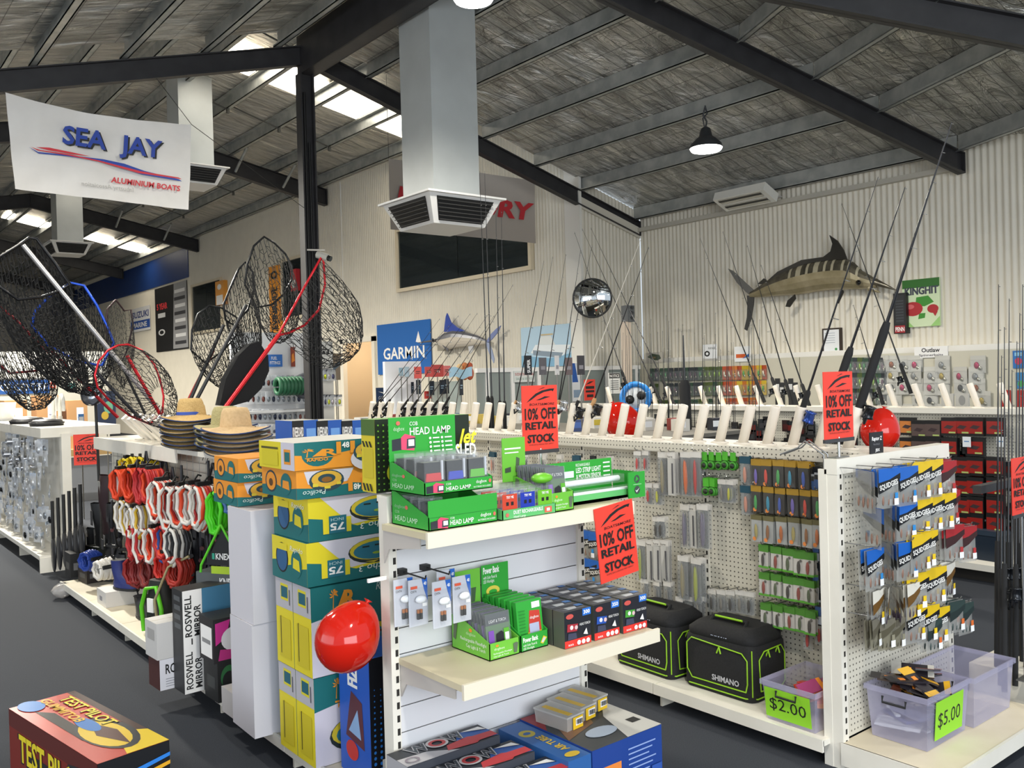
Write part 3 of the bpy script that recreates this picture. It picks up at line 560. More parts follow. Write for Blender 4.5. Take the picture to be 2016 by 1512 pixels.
def R1(xb, tip, label, **k): b_ = inholder(xb); return rod(b_, at_a(*tip, 3.86), label, **k)
R1(1690, (1874, 240), 'heavy black game rod with long foam grip, tallest of the rods over the promo sign', r=.011, grip=.36, reel=(.16, rk), gs=.024, rg=1.9)
R1(1632, (1782, 368), 'black boat rod with foam grip standing behind the red promo sign', r=.009, grip=.34, reel=(.2, rs), gs=.024)
R1(1577, (1729, 348), 'black spinning rod with blue and silver reel in the rod holder', r=.007, grip=.14, reel=(.3, rb), gs=.024)
for xb, tip in ((1013, (1071, 513)), (1036, (1088, 505)), (1060, (1114, 500)), (1090, (1143, 492)), (1112, (1166, 482))):
    R1(xb, tip, 'black baitcaster rod with cork grip and silver reel in the holders behind the head lamps', r=.005, grip=.1, gm=m_cork, reel=(.8, rs))
R1(1125, (1262, 470), 'white tipped rod with pale blank in the rod holders', r=.005, grip=.1, col=M('#cfc8ba', .4), reel=(.5, rk))
R1(1158, (1277, 486), 'black rod with cork grip and round black reel next to the red balloon', r=.006, grip=.12, gm=m_cork, reel=(.6, rk))
for xb, tip in ((722, (866, 627)), (739, (884, 640)), (757, (903, 621)), (796, (926, 617)), (814, (940, 616)), (836, (964, 615)), (854, (973, 621)), (872, (1010, 560))):
    R1(xb, tip, 'slim black rod with dark grip in the holders nearest the doorway', r=.0045, grip=.14, reel=(.4, rk))
for x0, x1, yt in ((944, 963, 337), (954, 970, 337), (976, 985, 410), (987, 994, 415)):
    rod(at_a(x1, 840, 4.3), at_a(x0, yt, 4.3), 'tall upright black rod standing behind the rod holders', r=.007, grip=.12, group='upright rods behind the holders')
CN = {'#6a5aa8': 'purple', '#c8402f': 'red', '#3f9a4a': 'green', '#2f8aa8': 'teal', '#3552a8': 'blue', '#a89a5a': 'straw', '#8a5a30': 'brown', '#c06a30': 'orange', '#8c8368': 'olive', '#c9622f': 'orange', '#b03a34': 'red', '#6f6a7a': 'grey', '#9aa04a': 'lime', '#b8342f': 'red', '#3a352f': 'black', '#b7b53a': 'yellow', '#7a756c': 'grey', '#3a332c': 'black', '#8a3a2c': 'rust', '#4d5a3a': 'olive'}
# ---------------- packets. built facing -y, hung from the top centre
def ell(m, c, rx, ry, rz, mat, n=8, k=6): m.lathe([(math.sin(math.pi*i/k), -math.cos(math.pi*i/k)) for i in range(k+1)], mat, (0, 0, 0), n); 
def blob(cx, cy, cz, rx, ry, rz, mat, n=8, k=6):
    m = MB(); vs = []
    for i in range(k+1):
        a = math.pi*i/k
        for j in range(n): vs.append((cx+rx*math.sin(a)*math.cos(2*math.pi*j/n), cy+ry*math.sin(a)*math.sin(2*math.pi*j/n), cz-rz*math.cos(a)))
    m.add(vs, [(i*n+j, i*n+(j+1) % n, (i+1)*n+(j+1) % n, (i+1)*n+j) for i in range(k) for j in range(n)], mat, True); return m
def packet(kind, label, group, w, h, header, body, hh=.25, lure=None, extra=(), th=.012, ll=.35):
    t = thing(kind, label, 'packet', (0, -50, 0), group=group)
    m = MB(); m.box(-w/2, -.001, -h*hh, w/2, .001, 0, header); m.build('header_card', t)
    m = MB(); m.box(-w/2+.002, 0, -h, w/2-.002, .0015, -h*hh, body); bo = m.build('backing', t)
    m = MB(); m.hex([(-w/2+.004, 0, -h+.004), (w/2-.004, 0, -h+.004), (w/2-.004, 0, -h*hh), (-w/2+.004, 0, -h*hh)], [(-w/2+.008, -th, -h+.008), (w/2-.008, -th, -h+.008), (w/2-.008, -th, -h*hh-.004), (-w/2+.008, -th, -h*hh-.004)], m_clear2); m.build('blister', t)
    if lure: blob(0, -th*.5, -h*(hh+(1-hh)*.5), w*.16, th*.35, h*ll*.8, lure, 6, 5).build('lure', t)
    if extra: decal('print', t, (-w/2, -.0015, -h), (w, 0, 0), (0, 0, h), extra, e0=.0012)
    return t
orange = M('#f08a2a', .6); gold = M('#a8842c', .45); blk = M('#26221c', .5); slv = M('#aeb0ae', .35); lime = M('#5aa82e', .5); crd = M('#d6d2cb', .6)
PB = [packet('jig_packet', 'black packet with gold header and '+CN[c]+' lure', 'gold-header lure packets', .062, .135, gold, blk, .22, M(c), [('e', .38, .12, .17, .075, orange)]) for c in ('#6a5aa8', '#c8402f', '#3f9a4a', '#2f8aa8', '#3552a8')]
PS = [packet('spoon_packet', 'silver packet with olive header and '+CN[c]+' lure', 'silver lure packets', .062, .135, M('#6d6745'), slv, .18, M(c), [('e', .3, .12, .17, .075, orange)]) for c in ('#a89a5a', '#8a5a30', '#c06a30')]
PL = [packet('swim_lure_packet', 'long clear packet with big '+CN[c]+' swim lure', 'long swim lure packets', .07, .24, crd, m_clear, .13, M(c, .3), (), .02, .5) for c in ('#8c8368', '#c9622f', '#b03a34', '#6f6a7a', '#9aa04a')]
PT = packet('swim_lure_packet', 'long packet with dark printed strip', 'white-card lure packets', .055, .235, crd, M('#c9c6bf', .5), .14, None, [('r', .55, .05, .75, .75, M('#3c3a40')), ('t', 'lure', .1, .88, .05, M('#55504a'), .6)])
PC = [packet('lure_packet', 'small clear packet with little '+CN[c]+' jig', 'small clear lure packets', .055, .12, crd, m_clear, .2, M(c)) for c in ('#b8342f', '#3a352f', '#b7b53a', '#7a756c')]
PG_ = [packet('jig_packet', 'small green-headed packet with '+CN[c]+' jig', 'green-headed lure packets', .06, .115, M('#4f8a33'), crd, .3, M(c), [('r', 0, 0, 1, .1, lime), ('e', .65, .62, .12, .06, M('#5a564f'))]) for c in ('#3a332c', '#8a3a2c', '#4d5a3a')]
PN = packet('line_packet', 'narrow black packet with blue label', 'narrow black packets', .045, .15, M('#1a1d24'), M('#14161b'), .25, None, [('r', .15, .05, .85, .3, M('#cfd6e0')), ('r', .15, .32, .85, .6, M('#2b62a8')), ('r', .2, .75, .8, .82, M('#c8ccd0'))], .01)
PW = packet('lure_packet', 'teal-headed clear packet', 'teal-headed lure packets', .065, .15, M('#1f4a5c'), m_clear, .24, M('#c98a74'), [('e', .5, .35, .1, .05, orange)])
dt = thing('line_spool', 'green card with round leader spool', 'line spool', (0, -50, 0), group='green leader spools')
m = MB(); m.box(-.018, -.001, -.045, .018, .001, 0, M('#4fae2f', .5)); m.build('header_card', dt)
m = MB(); m.lathe([(.012, -.008), (.023, -.008), (.023, .004), (.012, .004)], M('#3f8f2a', .5), (0, -.004, -.07), 16, (0, -1, 0)); m.build('spool', dt)
m = MB(); m.lathe([(.0, .0), (.013, .0), (.013, .008), (0, .008)], M('#1d2a1a', .5), (0, -.004, -.07), 12, (0, -1, 0)); m.build('label_disc', dt)
used = set()
ROWS = ((1.18, 'top'), (1.02, 'second'), (.86, 'third'), (.70, 'fourth'), (.54, 'fifth'), (.38, 'sixth'), (-1, 'lowest'))
def rowname(z): return next(n for q, n in ROWS if z > q)
BASE = {}
def place(proto, loc, rz, where=None):
    o = place_(proto, loc, rz); BASE.setdefault(proto.name, proto['label'])
    if where: o['label'] = BASE[proto.name]+where
    return o
def place_(proto, loc, rz):
    if proto.name not in used:
        if not used or proto.name not in used: used.add(proto.name); KIDS.setdefault(proto.name, [(c, list(c.children)) for c in proto.children])
        proto.location = loc; proto.rotation_euler = (random.uniform(-.03, .03), 0, rz); return proto
    return dup(proto, loc, rot=(random.uniform(-.03, .03), 0, rz))
def hang(proto, x, y, n=3, gap=.016):
    # on the long pegboard, x,y = pixel of the front packet's top centre
    d0 = PG-.02-gap*n-.01; p = at_a(x, y, d0)
    hook(gond, PG, p.y, p.z+.006, PG-d0+.012)
    for k in range(n): place(proto if not isinstance(proto, list) else random.choice(proto), (d0+gap*k, p.y+random.uniform(-.003, .003), p.z+random.uniform(-.003, .003)), -math.pi/2+random.uniform(-.12, .12), (', foremost on its ' if k == 0 else ', behind others on its ')+rowname(p.z)+' row hook')
C4 = lambda x, y: (1200+x/3.78, 850+y/3.78)
for x in (205, 262): hang(PC[0], *C4(x, 142), 2)
hang(PL[0], *C4(395, 155), 3); hang(PT, *C4(455, 155), 4); hang(PL[1], *C4(560, 150), 3); hang(PL[2], *C4(635, 150), 3)
for x in (705, 755, 808, 860, 915): hang(dt, *C4(x, 152), 2, .018)
for x in (715, 760): hang(dt, *C4(x, 345), 3, .018)
hang(PC[3], *C4(830, 355), 3); hang(PC[2], *C4(890, 360), 3)
hang(PW, *C4(1005, 180), 3); hang(PW, *C4(1010, 400), 3)
for k, x in enumerate((1085, 1165, 1255, 1345, 1440)): hang(PB[k], *C4(x, 205+5*k), 4)
for k, x in enumerate((1090, 1180, 1265, 1360, 1455, 1545)): hang(PB[(k+2) % 5], *C4(x, 402+8*k), 4)
for k, x in enumerate((1090, 1180, 1275, 1365, 1465, 1545)): hang(PS[k % 3], *C4(x, 618+8*k), 4)
for x, y in ((1510, 275), (1545, 265), (1530, 740), (1535, 975), (1550, 1205)): hang(PN, *C4(x, y), 2)
for x in (285, 350): hang(PC[0 if x < 300 else 2], *C4(x, 385), 3)
hang(PL[3], *C4(560, 545), 2); hang(PT, *C4(610, 545), 2); hang(PL[3], *C4(690, 540), 3)
for x in (340, 378): hang(PC[1], *C4(x, 635), 3)
for x in (230, 300, 350, 405): hang(PT if x > 280 else PL[4], *C4(x, 805), 3)
for x in (545, 640): hang(PL[0 if x < 600 else 4], *C4(x, 925+15*(x > 600)), 4)
for x in (260, 345, 425): hang(PC[3], *C4(x, 1100+15*(x > 300)), 3)
for x in (520, 590, 660): hang(PC[3], *C4(x, 1230), 3)
for r, y in enumerate((845, 1050, 1275)):
    for k, x in enumerate((1145, 1235, 1325, 1405, 1480)): hang(PG_[(r+k) % 3], *C4(x+6*r, y+14*k), 4)
for x, y in ((1500, 1330), (1560, 1400), (1470, 1440)): hang(PC[k % 4], *C4(x, y), 2)
for k in range(5): hang(PC[3 if k % 2 else 1], *C4(760+70*k, 1170+5*k), 2)
for k in range(9): hang((PC[0], PW, PN, PC[1], PL[3])[k % 5], 935+33*k, 889+1.2*k, 2)
# blue soft-bait bags low behind the cream shelf
def bag_proto(name, label, group, w, h, head, band, txt, tagc, body=None, lc='#8c6a5a'):
    t = thing(name, label, 'packet', (0, -50, 0), group=group); bd = body or M('#a9a9a4', .15, 0, 0, 0, .55)
    m = MB()
    def f(u, v): 
        bulge = .010*math.sin(math.pi*u)*math.sin(math.pi*min(1, v*1.25)) if v < .8 else 0
        return ((u-.5)*w, -bulge, -h+h*v)
    m.grid(f, 6, 6, bd); m.build('pouch', t)
    m = MB()
    P = lambda x, y: (x*w-w/2, -.0125, -h+h*y)
    put(m, (-w/2, -.011, -h), (w, 0, 0), (0, 0, h), [('p', [(0, .62), (1, .80), (1, 1), (0, 1)], head), ('p', [(0, .38), (.5, .5), (1, .72), (1, .86), (.5, .72), (0, .66)], band)] + ([('t', txt, .05, .47, .12, M('#e8e6e0', .5), .86, .03, 0, .2)] if txt else [])); m.build('header', t)
    for k in range(3): blob((-.25+.25*k)*w, -.004, -h*.78, w*.05, .004, h*.14, M(lc, .5), 6, 4).build('bait', t)
    m = MB(); m.box(w*.18, -.015, -h*.92, w*.18+.026, -.0135, -h*.92+.028, M('#eeeeee', .6)); m.box(w*.18+.004, -.0155, -h*.92+.028, w*.18+.022, -.014, -h*.92+.052, tagc); m.build('price_tag', t)
    return t
blu = M('#1d5fb5', .3); yel = M('#d9b51c', .35); bkk = M('#131417', .4)
BQ = bag_proto('bait_bag', 'blue SQUIDGIES soft bait bag', 'blue soft bait bags', .135, .17, blu, bkk, 'SQUIDGIES', M('#2c86c8'))
BY = bag_proto('bait_bag', 'yellow SQUIDGIES soft bait bag', 'yellow soft bait bags', .135, .17, yel, bkk, 'SQUIDGIES', M('#e8c21c'))
BR_ = bag_proto('bait_bag', 'red-headed soft bait bag', 'red-headed soft bait bags', .12, .17, M('#a02227', .4), M('#3a1d1d', .4), '', M('#b03030'))
BG = bag_proto('bait_bag', 'white and gold headed lure bag', 'white and gold lure bags', .10, .16, M('#d8d3c6', .4), M('#6a4a1c', .4), '', M('#d9b51c'), None, '#3a2a3a')
BS = bag_proto('bait_bag', 'brown square jig bag', 'brown jig bags', .10, .13, M('#6f6a5c', .4), M('#55503f', .4), '', M('#8a8570'), M('#8b8672', .2, 0, 0, 0, .75), '#4d4a3a')
BN = bag_proto('bait_bag', 'dark green bag of small lures', 'dark green lure bags', .11, .15, M('#2f3f3c', .4), M('#24302f', .4), '', M('#d86a2a'), None, '#3b4a48')
C5 = lambda x, y: (1600+x/3.78, 850+y/3.78)
def ehang(proto, x, y, n=2, yaw=0., gap=.02):
    d0 = 2.085-.035-gap*n-.06; px_, py_ = C5(x, y); p = at_b(px_, py_, d0); hook(gond, p.x, 2.085, p.z+.006, 2.085-d0+.02, 'y')
    for k in range(n): place(proto, (p.x+random.uniform(-.004, .004), d0+gap*k, p.z+random.uniform(-.004, .004)), yaw+random.uniform(-.08, .08), (', foremost on its ' if k == 0 else ', behind others on its ')+rowname(p.z)+' row hook')
for x, y, yw, n in ((400, 290, 1.0, 2), (555, 275, -.1, 3), (700, 258, -.1, 3)): ehang(BQ, x, y, n, yw)
for x, y in ((800, 225), (880, 212)): ehang(BY, x, y, 3, -.2)
ehang(BR_, 985, 210, 2, -.2)
for x, y, yw, n in ((430, 560, 1.2, 1), (570, 545, .9, 2), (685, 520, -.2, 2)): ehang(BQ, x, y, n, yw)
for x, y in ((790, 485), (885, 470), (965, 462)): ehang(BY, x, y, 2, -.3)
ehang(BR_, 1025, 430, 2, -.2)
for x, y, yw, n in ((450, 865, -.05, 2), (565, 830, .8, 2), (705, 815, -.2, 2)): ehang(BQ, x, y, n, yw)
for x, y in ((790, 750), (840, 735)): ehang(BY, x, y, 3, -.2)
for x, y in ((770, 1050), (900, 1000)): ehang(BY, x, y, 2, -.3)
for x, y, yw in ((470, 1180, .1), (545, 1160, .5), (625, 1160, .8), (730, 1130, 0)): ehang(BG, x, y, 2, yw)
ehang(BG, 1010, 975, 2, 0)
for x in (450, 540, 620): ehang(BS, x, 1390+8*(x > 500), 2, random.uniform(-.2, .2))
for x, y in ((760, 1290), (850, 1285), (930, 1305)): ehang(BY, x, y, 2, -.2)
for x, y in ((890, 1390), (1060, 1250), (1130, 1270)): ehang(BN, x, y, 2, -.2)
for x, y in ((1040, 690), (1140, 700)): ehang(BR_, x, y, 2, -.2)
for px_, py_ in ((1160, 1045), (1176, 1048), (1162, 1100), (1178, 1104), (1166, 1150)):
    d0 = PG-.08; p = at_a(px_, py_, d0); hook(gond, PG, p.y, p.z+.006, .09)
    for k in range(2): place(BQ, (d0+.02*k, p.y, p.z), -math.pi/2, ' hanging beside the cream shelf end')
# ---------------- duffel bags
def rbox(m, cx, cy, z0, lx, ly, h, mat, taper=.94, r=.05, n=5, top=True):
    # rounded box as stacked rounded rectangles
    def ring(s, z):
        out = []; hx, hy = lx/2*s, ly/2*s; rr = min(r, hx*.9, hy*.9)
        for qx, qy, a0 in ((1, 1, 0), (-1, 1, 90), (-1, -1, 180), (1, -1, 270)):
            for k in range(n): a = math.radians(a0+90*k/(n-1)); out.append((cx+qx*(hx-rr)+rr*math.cos(a), cy+qy*(hy-rr)+rr*math.sin(a), z))
        return out
    lv = [(.97, z0), (1, z0+h*.06), (1, z0+h*.5), (taper, z0+h*.93), (taper-.06, z0+h)] if top else [(taper, z0), (1, z0+h)]
    rs_ = [ring(s, z) for s, z in lv]; N = len(rs_[0]); vs = [p for q in rs_ for p in q]
    m.add(vs, [(i*N+j, i*N+(j+1) % N, (i+1)*N+(j+1) % N, (i+1)*N+j) for i in range(len(rs_)-1) for j in range(N)], mat, True)
    m.add(rs_[0], [tuple(range(N))[::-1]], mat); m.add(rs_[-1], [tuple(range(N))], mat); return m
fab = noisy('black_fabric', '#141415', '#1c1c1e', 120, .85); limep = M('#8fc31f', .6)
def duffel(loc, rz, label):
    t = thing('duffel_bag', label, 'bag', loc, rz, 'black duffel bags on the base shelf')
    LX, LY, Hh = .30, .42, .27
    m = MB(); rbox(m, 0, 0, 0, LX, LY, Hh, fab, .97, .04); m.build('body', t)
    m = MB(); rbox(m, .0, 0, Hh-.01, LX*.93, LY*.95, .07, fab, .82, .05); m.build('lid', t)
    m = MB(); m.tube([(-.09, -.1, Hh+.02), (-.03, -.1, Hh+.075), (-.03, .1, Hh+.075), (-.09, .1, Hh+.02)], .012, fab, 6); h = m.build('handle', t)
    m = MB(); m.tube([(-.045, -.08, Hh+.082), (-.045, .08, Hh+.082)], .006, limep, 6); m.build('trim', h)
    def loop(pts, part='piping', r=.0035): m = MB(); m.tube(pts, r, limep, 5); return m.build(part, t)
    xf = -LX/2-.002
    loop([(xf, -.17, .05), (xf, -.18, .09), (xf, -.18, .2), (xf, -.15, .23), (xf, .15, .25), (xf, .18, .22), (xf, .18, .09), (xf, .15, .05), (xf, -.17, .05)])
    yf = -LY/2-.002
    loop([(-.09, yf, .05), (-.10, yf, .2), (-.06, yf, .235), (.08, yf, .24), (.11, yf, .2), (.11, yf, .06), (.08, yf, .04), (-.09, yf, .05)])
    loop([(-LX/2-.003, -LY/2+.04, .02), (-LX/2+.025, -LY/2+.01, .02), (-LX/2+.03, -LY/2-.003, .02), (LX/2-.03, -LY/2-.003, .02)]); loop([(-LX/2-.003, LY/2-.04, .02), (-LX/2-.003, -LY/2+.04, .02)])
    loop([(-LX/2+.012, -LY/2+.012, .03), (-LX/2+.012, -LY/2+.012, .25)])
    for q in ((xf-.003, -.02, .235), (-.03, yf-.003, .235), (.05, yf-.003, .24)): m = MB(); m.tube([q, (q[0]-.004, q[1]-.012, q[2]-.03)], .004, limep, 5); m.tube([q, (q[0]-.004, q[1]+.012, q[2]-.03)], .004, limep, 5); m.build('zip_pull', t)
    decal('lettering', t, (xf-.001, .17, .0), (0, -.34, 0), (0, 0, .25), [('t', 'SHIMANO', .42, .27, .105, M('#b9b9bd', .5), .47, .03)])
    decal('lettering', t, (-LX/2*.9-.008, .1, Hh-.005), (0, -.2, 0), (.012, 0, .05), [('t', 'SHIMANO', .3, .3, .35, M('#c9d2ea', .5), .5, .03)])
    return t
duffel((3.62, 2.79, .119), .02, 'black duffel bag with lime piping lettered SHIMANO, beside the two dollar tub')
duffel((3.60, 3.26, .119), -.03, 'black duffel bag with lime piping half hidden by the cream shelf')
# ---------------- plastic tubs with price cards
m_tub = M('#b9b6d0', .2, 0, 0, 0, .42)
def tub(loc, lx, ly, h, label, price=None, side='x', handle=True):
    t = thing('plastic_tub', label, 'tub', loc); m = MB()
    def ring(s, z, e=0): hx, hy = lx/2*s-e, ly/2*s-e; return [(-hx, -hy, z), (hx, -hy, z), (hx, hy, z), (-hx, hy, z)]
    o0, o1 = ring(.9, 0), ring(1, h); i0, i1 = ring(.9, .004, .003), ring(1, h, .003)
    m.add(o0+o1, [(0, 3, 2, 1), (0, 1, 5, 4), (1, 2, 6, 5), (2, 3, 7, 6), (3, 0, 4, 7)], m_tub); m.build('body', t)
    m = MB(); e = ring(1.03, h-.02); f = ring(1.05, h); m.add(o1+[(p[0]*1.05, p[1]*1.05, h) for p in ring(1, h)]+[(p[0]*1.05, p[1]*1.05, h-.022) for p in ring(1, h)], [(i, (i+1) % 4, 4+(i+1) % 4, 4+i) for i in range(4)]+[(4+i, 4+(i+1) % 4, 8+(i+1) % 4, 8+i) for i in range(4)], m_tub); m.build('rim', t)
    if handle:
        m = MB(); xx = -lx/2-.016; m.tube([(xx, -.05, h-.03), (xx-.004, -.05, h-.055), (xx-.004, .05, h-.055), (xx, .05, h-.03)], .005, K, 6); m.build('handle', t)
    if price:
        gcol = M('#8fd02a', .6); m = MB()
        if side == 'x': o, u, v = (-lx*.465-.006, ly*.44, h*.1), (0, -ly*.86, 0), (-lx*.04, 0, h*.75)
        else: o, u, v = (-lx*.38+.02, -ly*.46-.006, h*.14), (lx*.66, 0, 0), (0, -ly*.04, h*.72)
        m.poly([Vector(o), Vector(o)+Vector(u), Vector(o)+Vector(u)+Vector(v), Vector(o)+Vector(v)], gcol); pc = m.build('price_card', t)
        decal('lettering', pc, o, u, v, [('t', price, .1, .3, .38, K, .8, 0)])
    return t
tub((3.735, 1.915, .117), .37, .265, .225, 'clear lilac tub with green five dollar card, full of lure packets', '$5.00', 'y')
tub((4.13, 1.90, .117), .40, .27, .225, 'empty clear lilac tub at the outer end of the base shelf', None)
tub((3.55, 2.32, .12), .35, .27, .18, 'clear lilac tub with green two dollar card on the base shelf', '$2.00', 'x')
cols5 = ('#d39a1e', '#e0aa25', '#1f1c22', '#2a2224', '#8a3a2a', '#b9b4aa')
for k in range(18):
    x = 3.735+random.uniform(-.11, .10); y = 1.915+random.uniform(-.06, .06); z = .268+.013*(k//2)
    t = thing('lure_packet', 'loose lure packet heaped in the five dollar tub', 'packet', (x, y, z), group='packets heaped in the five dollar tub', rot=(random.uniform(-.5, .5), random.uniform(-.5, .3), random.uniform(0, 3)))
    c = cols5[k % 6]; m = MB(); m.box(-.07, -.035, 0, .07, .035, .008, M('#2a262b' if k % 3 else '#4a3f38', .25)); m.build('pouch', t)
    m = MB(); m.box(.06, -.036, .0085, .10, .036, .0095, M(c, .4)); m.box(-.07, -.036, .0085, -.045, .036, .0095, M(c, .4)); m.box(.02, -.01, .008, .045, .012, .0095, orange); m.build('header_card', t)
for k in range(6):
    t = thing('lure_packet', 'packet pressed inside the lower half of the five dollar tub', 'packet', (3.735+random.uniform(-.1, .1), 1.915+random.uniform(-.06, .06), .13+.017*k), group='packets low in the five dollar tub', rot=(0, 0, random.uniform(0, 3)))
    m = MB(); m.box(-.08, -.05, 0, .08, .05, .014, M(('#2c3c78', '#35406a', '#c9ccd6', '#4a5590', '#2a2f4c', '#6a6f90')[k], .3)); m.build('pouch', t)
    m = MB(); m.box(.08, -.05, .002, .1, .05, .012, M('#cfd3dc', .4)); m.build('header_card', t)
for k in range(9):
    t = thing('lure_packet', 'orange and red packet in the two dollar tub', 'packet', (3.55+random.uniform(-.1, .1), 2.32+random.uniform(-.07, .07), .20+.010*k), group='packets in the two dollar tub', rot=(random.uniform(-.7, .7), random.uniform(-.9, .5), random.uniform(0, 3)))
    m = MB(); m.box(-.05, -.03, 0, .05, .03, .006, M(('#c8402a', '#d8642a', '#9a3a6a')[k % 3], .35)); m.build('pouch', t)
    m = MB(); m.box(-.07, -.03, .001, -.05, .03, .005, M('#e88a2a', .5)); m.build('header_card', t)
# wire price holder and RAPTOR card on top of the end
p = at_b(1722, 905, 2.08); t = thing('sign_card', 'small black Raptor card standing on the gondola end rail', 'sign', (p.x+.02, 2.085, 1.315))
m = MB(); m.box(-.055, -.006, 0, .055, 0, .095, M('#1a1a1d', .5)); m.build('card', t); decal('lettering', t, (-.055, -.006, 0), (.11, 0, 0), (0, 0, .095), [('t', 'Raptor Z', .12, .62, .17, Wt, .76, .03, .1), ('t', 'TACKLE', .2, .4, .07, M('#8a8a8e'), .5), ('t', 'JBX', .35, .1, .13, Wt, .35, .02)])
for dx in (0, .03):
    m = MB(); m.tube([(3.415+dx, 2.14, 1.27), (3.415+dx, 2.14, 1.33), (3.37+dx, 2.2, 1.39), (3.36+dx, 2.23, 1.36), (3.33+dx, 2.3, 1.33)], .004, m_wire, 5); m.build('bent_hook', gond)
# ================= gondola of tow gear: end unit with shelves facing the aisle end
EB = 2.77; t = gond2 = thing('gondola_shelf', 'cream slat-panel gondola end with two product shelves and tow ropes along its side', 'shelf', (0, 0, 0))
m_slat = M('#dcdcde', .42)
for k in range(-2, 11):
    z1 = 1.087-.0947*k-.002; z0 = z1-.0947+.004
    if z0 < .1: break
    m = MB(); m.box(1.658, EB, max(z0, .12), 2.545, EB+.014, z1, m_slat); m.build('slat', t)
m = MB(); m.box(1.655, EB+.006, .1, 2.55, EB+.02, 1.275, m_slot); m.build('backing', t)
for x in (1.642, 2.562):
    m = MB(); m.box(x-.018, EB-.012, 0, x+.016, EB+.05, 1.28, m_gw); o = m.build('upright', t); s = MB(); s.box(0, -.0015, 0, .011, .001, .024, m_slot); slots(o, s.mesh('slot'), x, EB-.012, .14, 1.24, .0473)
m = MB(); m.box(1.625, EB-.01, 1.262, 2.578, EB+.06, 1.285, m_gw); m.build('top_cap', t)
def shelf(z, b0, a0, a1, lipz, tag_=True):
    m = MB(); m.box(a0, b0+.004, z-.022, a1, EB-.013, z, noisy('shelf_board', '#cbbf9f', '#d6caab', 4, .45)); o = m.build('shelf_board', t)
    m = MB(); m.box(a0+.0, b0-.008, z-lipz, a1+.02, b0+.004, z+.003, M('#e6dcc6', .45)); l = m.build('price_rail', o)
    for a in (a0+.004, a1-.01):
        m = MB(); m.prism([(a, EB-.013, z-.005), (a, b0+.05, z-.022), (a, b0+.05, z-.058), (a, EB-.05, z-.085), (a, EB-.013, z-.14)], (.007, 0, 0), M('#c3bcb4', .45)); m.build('bracket', t)
    return o
m = MB(); m.box(1.55, 2.775, .985, 1.63, 2.785, .998, Wt); m.build('price_clip', t)
shelf(.70, 2.365, 1.655, 2.575, .048); shelf(1.19, 2.47, 1.60, 2.56, .05)
m = MB(); m.box(1.60, 2.3, .09, 2.187, EB, .115, m_gw); m.build('base_shelf', t)
# printed cartons
def carton(name, label, cat, loc, lx, ly, h, cols, rz=0, group=None, faces=None, seam=True):
    # origin at the bottom corner (min x, min y); cols = dict of face -> material; faces = dict of face -> print items
    t = thing(name, label, cat, loc, rz, group); m = MB(); d = cols.get('all')
    P = [Vector(p) for p in ((0, 0, 0), (lx, 0, 0), (lx, ly, 0), (0, ly, 0), (0, 0, h), (lx, 0, h), (lx, ly, h), (0, ly, h))]
    F = {'bottom': (0, 3, 2, 1), 'top': (4, 5, 6, 7), 'front': (0, 1, 5, 4), 'right': (1, 2, 6, 5), 'back': (2, 3, 7, 6), 'left': (3, 0, 4, 7)}
    for k, f in F.items(): m.add([P[i] for i in f], [(0, 1, 2, 3)], cols.get(k, d))
    m.build('carton', t)
    FR = {'front': ((0, 0, 0), (lx, 0, 0), (0, 0, h)), 'left': ((0, ly, 0), (0, -ly, 0), (0, 0, h)), 'top': ((0, 0, h), (lx, 0, 0), (0, ly, 0)), 'right': ((lx, 0, 0), (0, ly, 0), (0, 0, h))}
    for k, it in (faces or {}).items(): decal('print_'+k, t, *FR[k], it)
    if seam: m = MB(); m.box(0, ly*.48, h, lx, ly*.52, h+.0006, M('#cfc9b8', .25)); m.build('tape', t)
    return t
gA = M('#2f9e35', .45); gD = M('#227d2b', .45); gL = M('#6cb83a', .45); gM = M('#5fb56a', .45); pk = M('#d8486a', .5); pur = M('#5d3586', .5); dbo = M('#d06a5a', .5)
def tray(name, label, loc, lx, ly, hf, hb, mat, hdr=0., front=(), side=(), hit=(), group=None, hs=None, hdx=0.):
    # display tray: low front hf, high back hb, header card above the back
    t = thing(name, label, 'display box', loc, group=group); th = .003
    m = MB(); m.box(0, 0, 0, lx, ly, th, mat); m.box(0, 0, 0, lx, th, hf, mat); m.box(0, ly-th, 0, lx, ly, hb, mat)
    for x in (0, lx-th): m.prism([(x, 0, 0), (x, ly, 0), (x, ly, hb), (x, ly*.9, hb), (x, 0, hs or hf)], (th, 0, 0), mat)
    m.build('tray', t)
    if front: decal('print_front', t, (0, 0, 0), (lx, 0, 0), (0, 0, hf), front)
    if side: decal('print_side', t, (0, ly, 0), (0, -ly, 0), (0, 0, hb), side)
    if hdr:
        m = MB(); m.box(hdx, ly-th, hb-.02, lx+hdx, ly, hb+hdr, mat); h = m.build('header_card', t)
        if hit: decal('print', h, (hdx, ly-th, hb), (lx, 0, 0), (0, 0, hdr), hit)
    return t
lampart = lambda x, y, s=1, a=1: [('p', [(x, y), (x+.2*s, y+.02*a), (x+.2*s, y+.3*a), (x, y+.26*a)], M('#2a2c33')), ('p', [(x+.14*s, y+.02*a), (x+.34*s, y-.02*a), (x+.36*s, y+.3*a), (x+.2*s, y+.38*a), (x+.14*s, y+.3*a)], pk), ('p', [(x+.22*s, y+.03*a), (x+.36*s, y+.04*a), (x+.36*s, y+.28*a), (x+.23*s, y+.26*a)], M('#3a3d45')), ('r', x+.25*s, y+.09*a, x+.34*s, y+.24*a, M('#efe6e2'))]
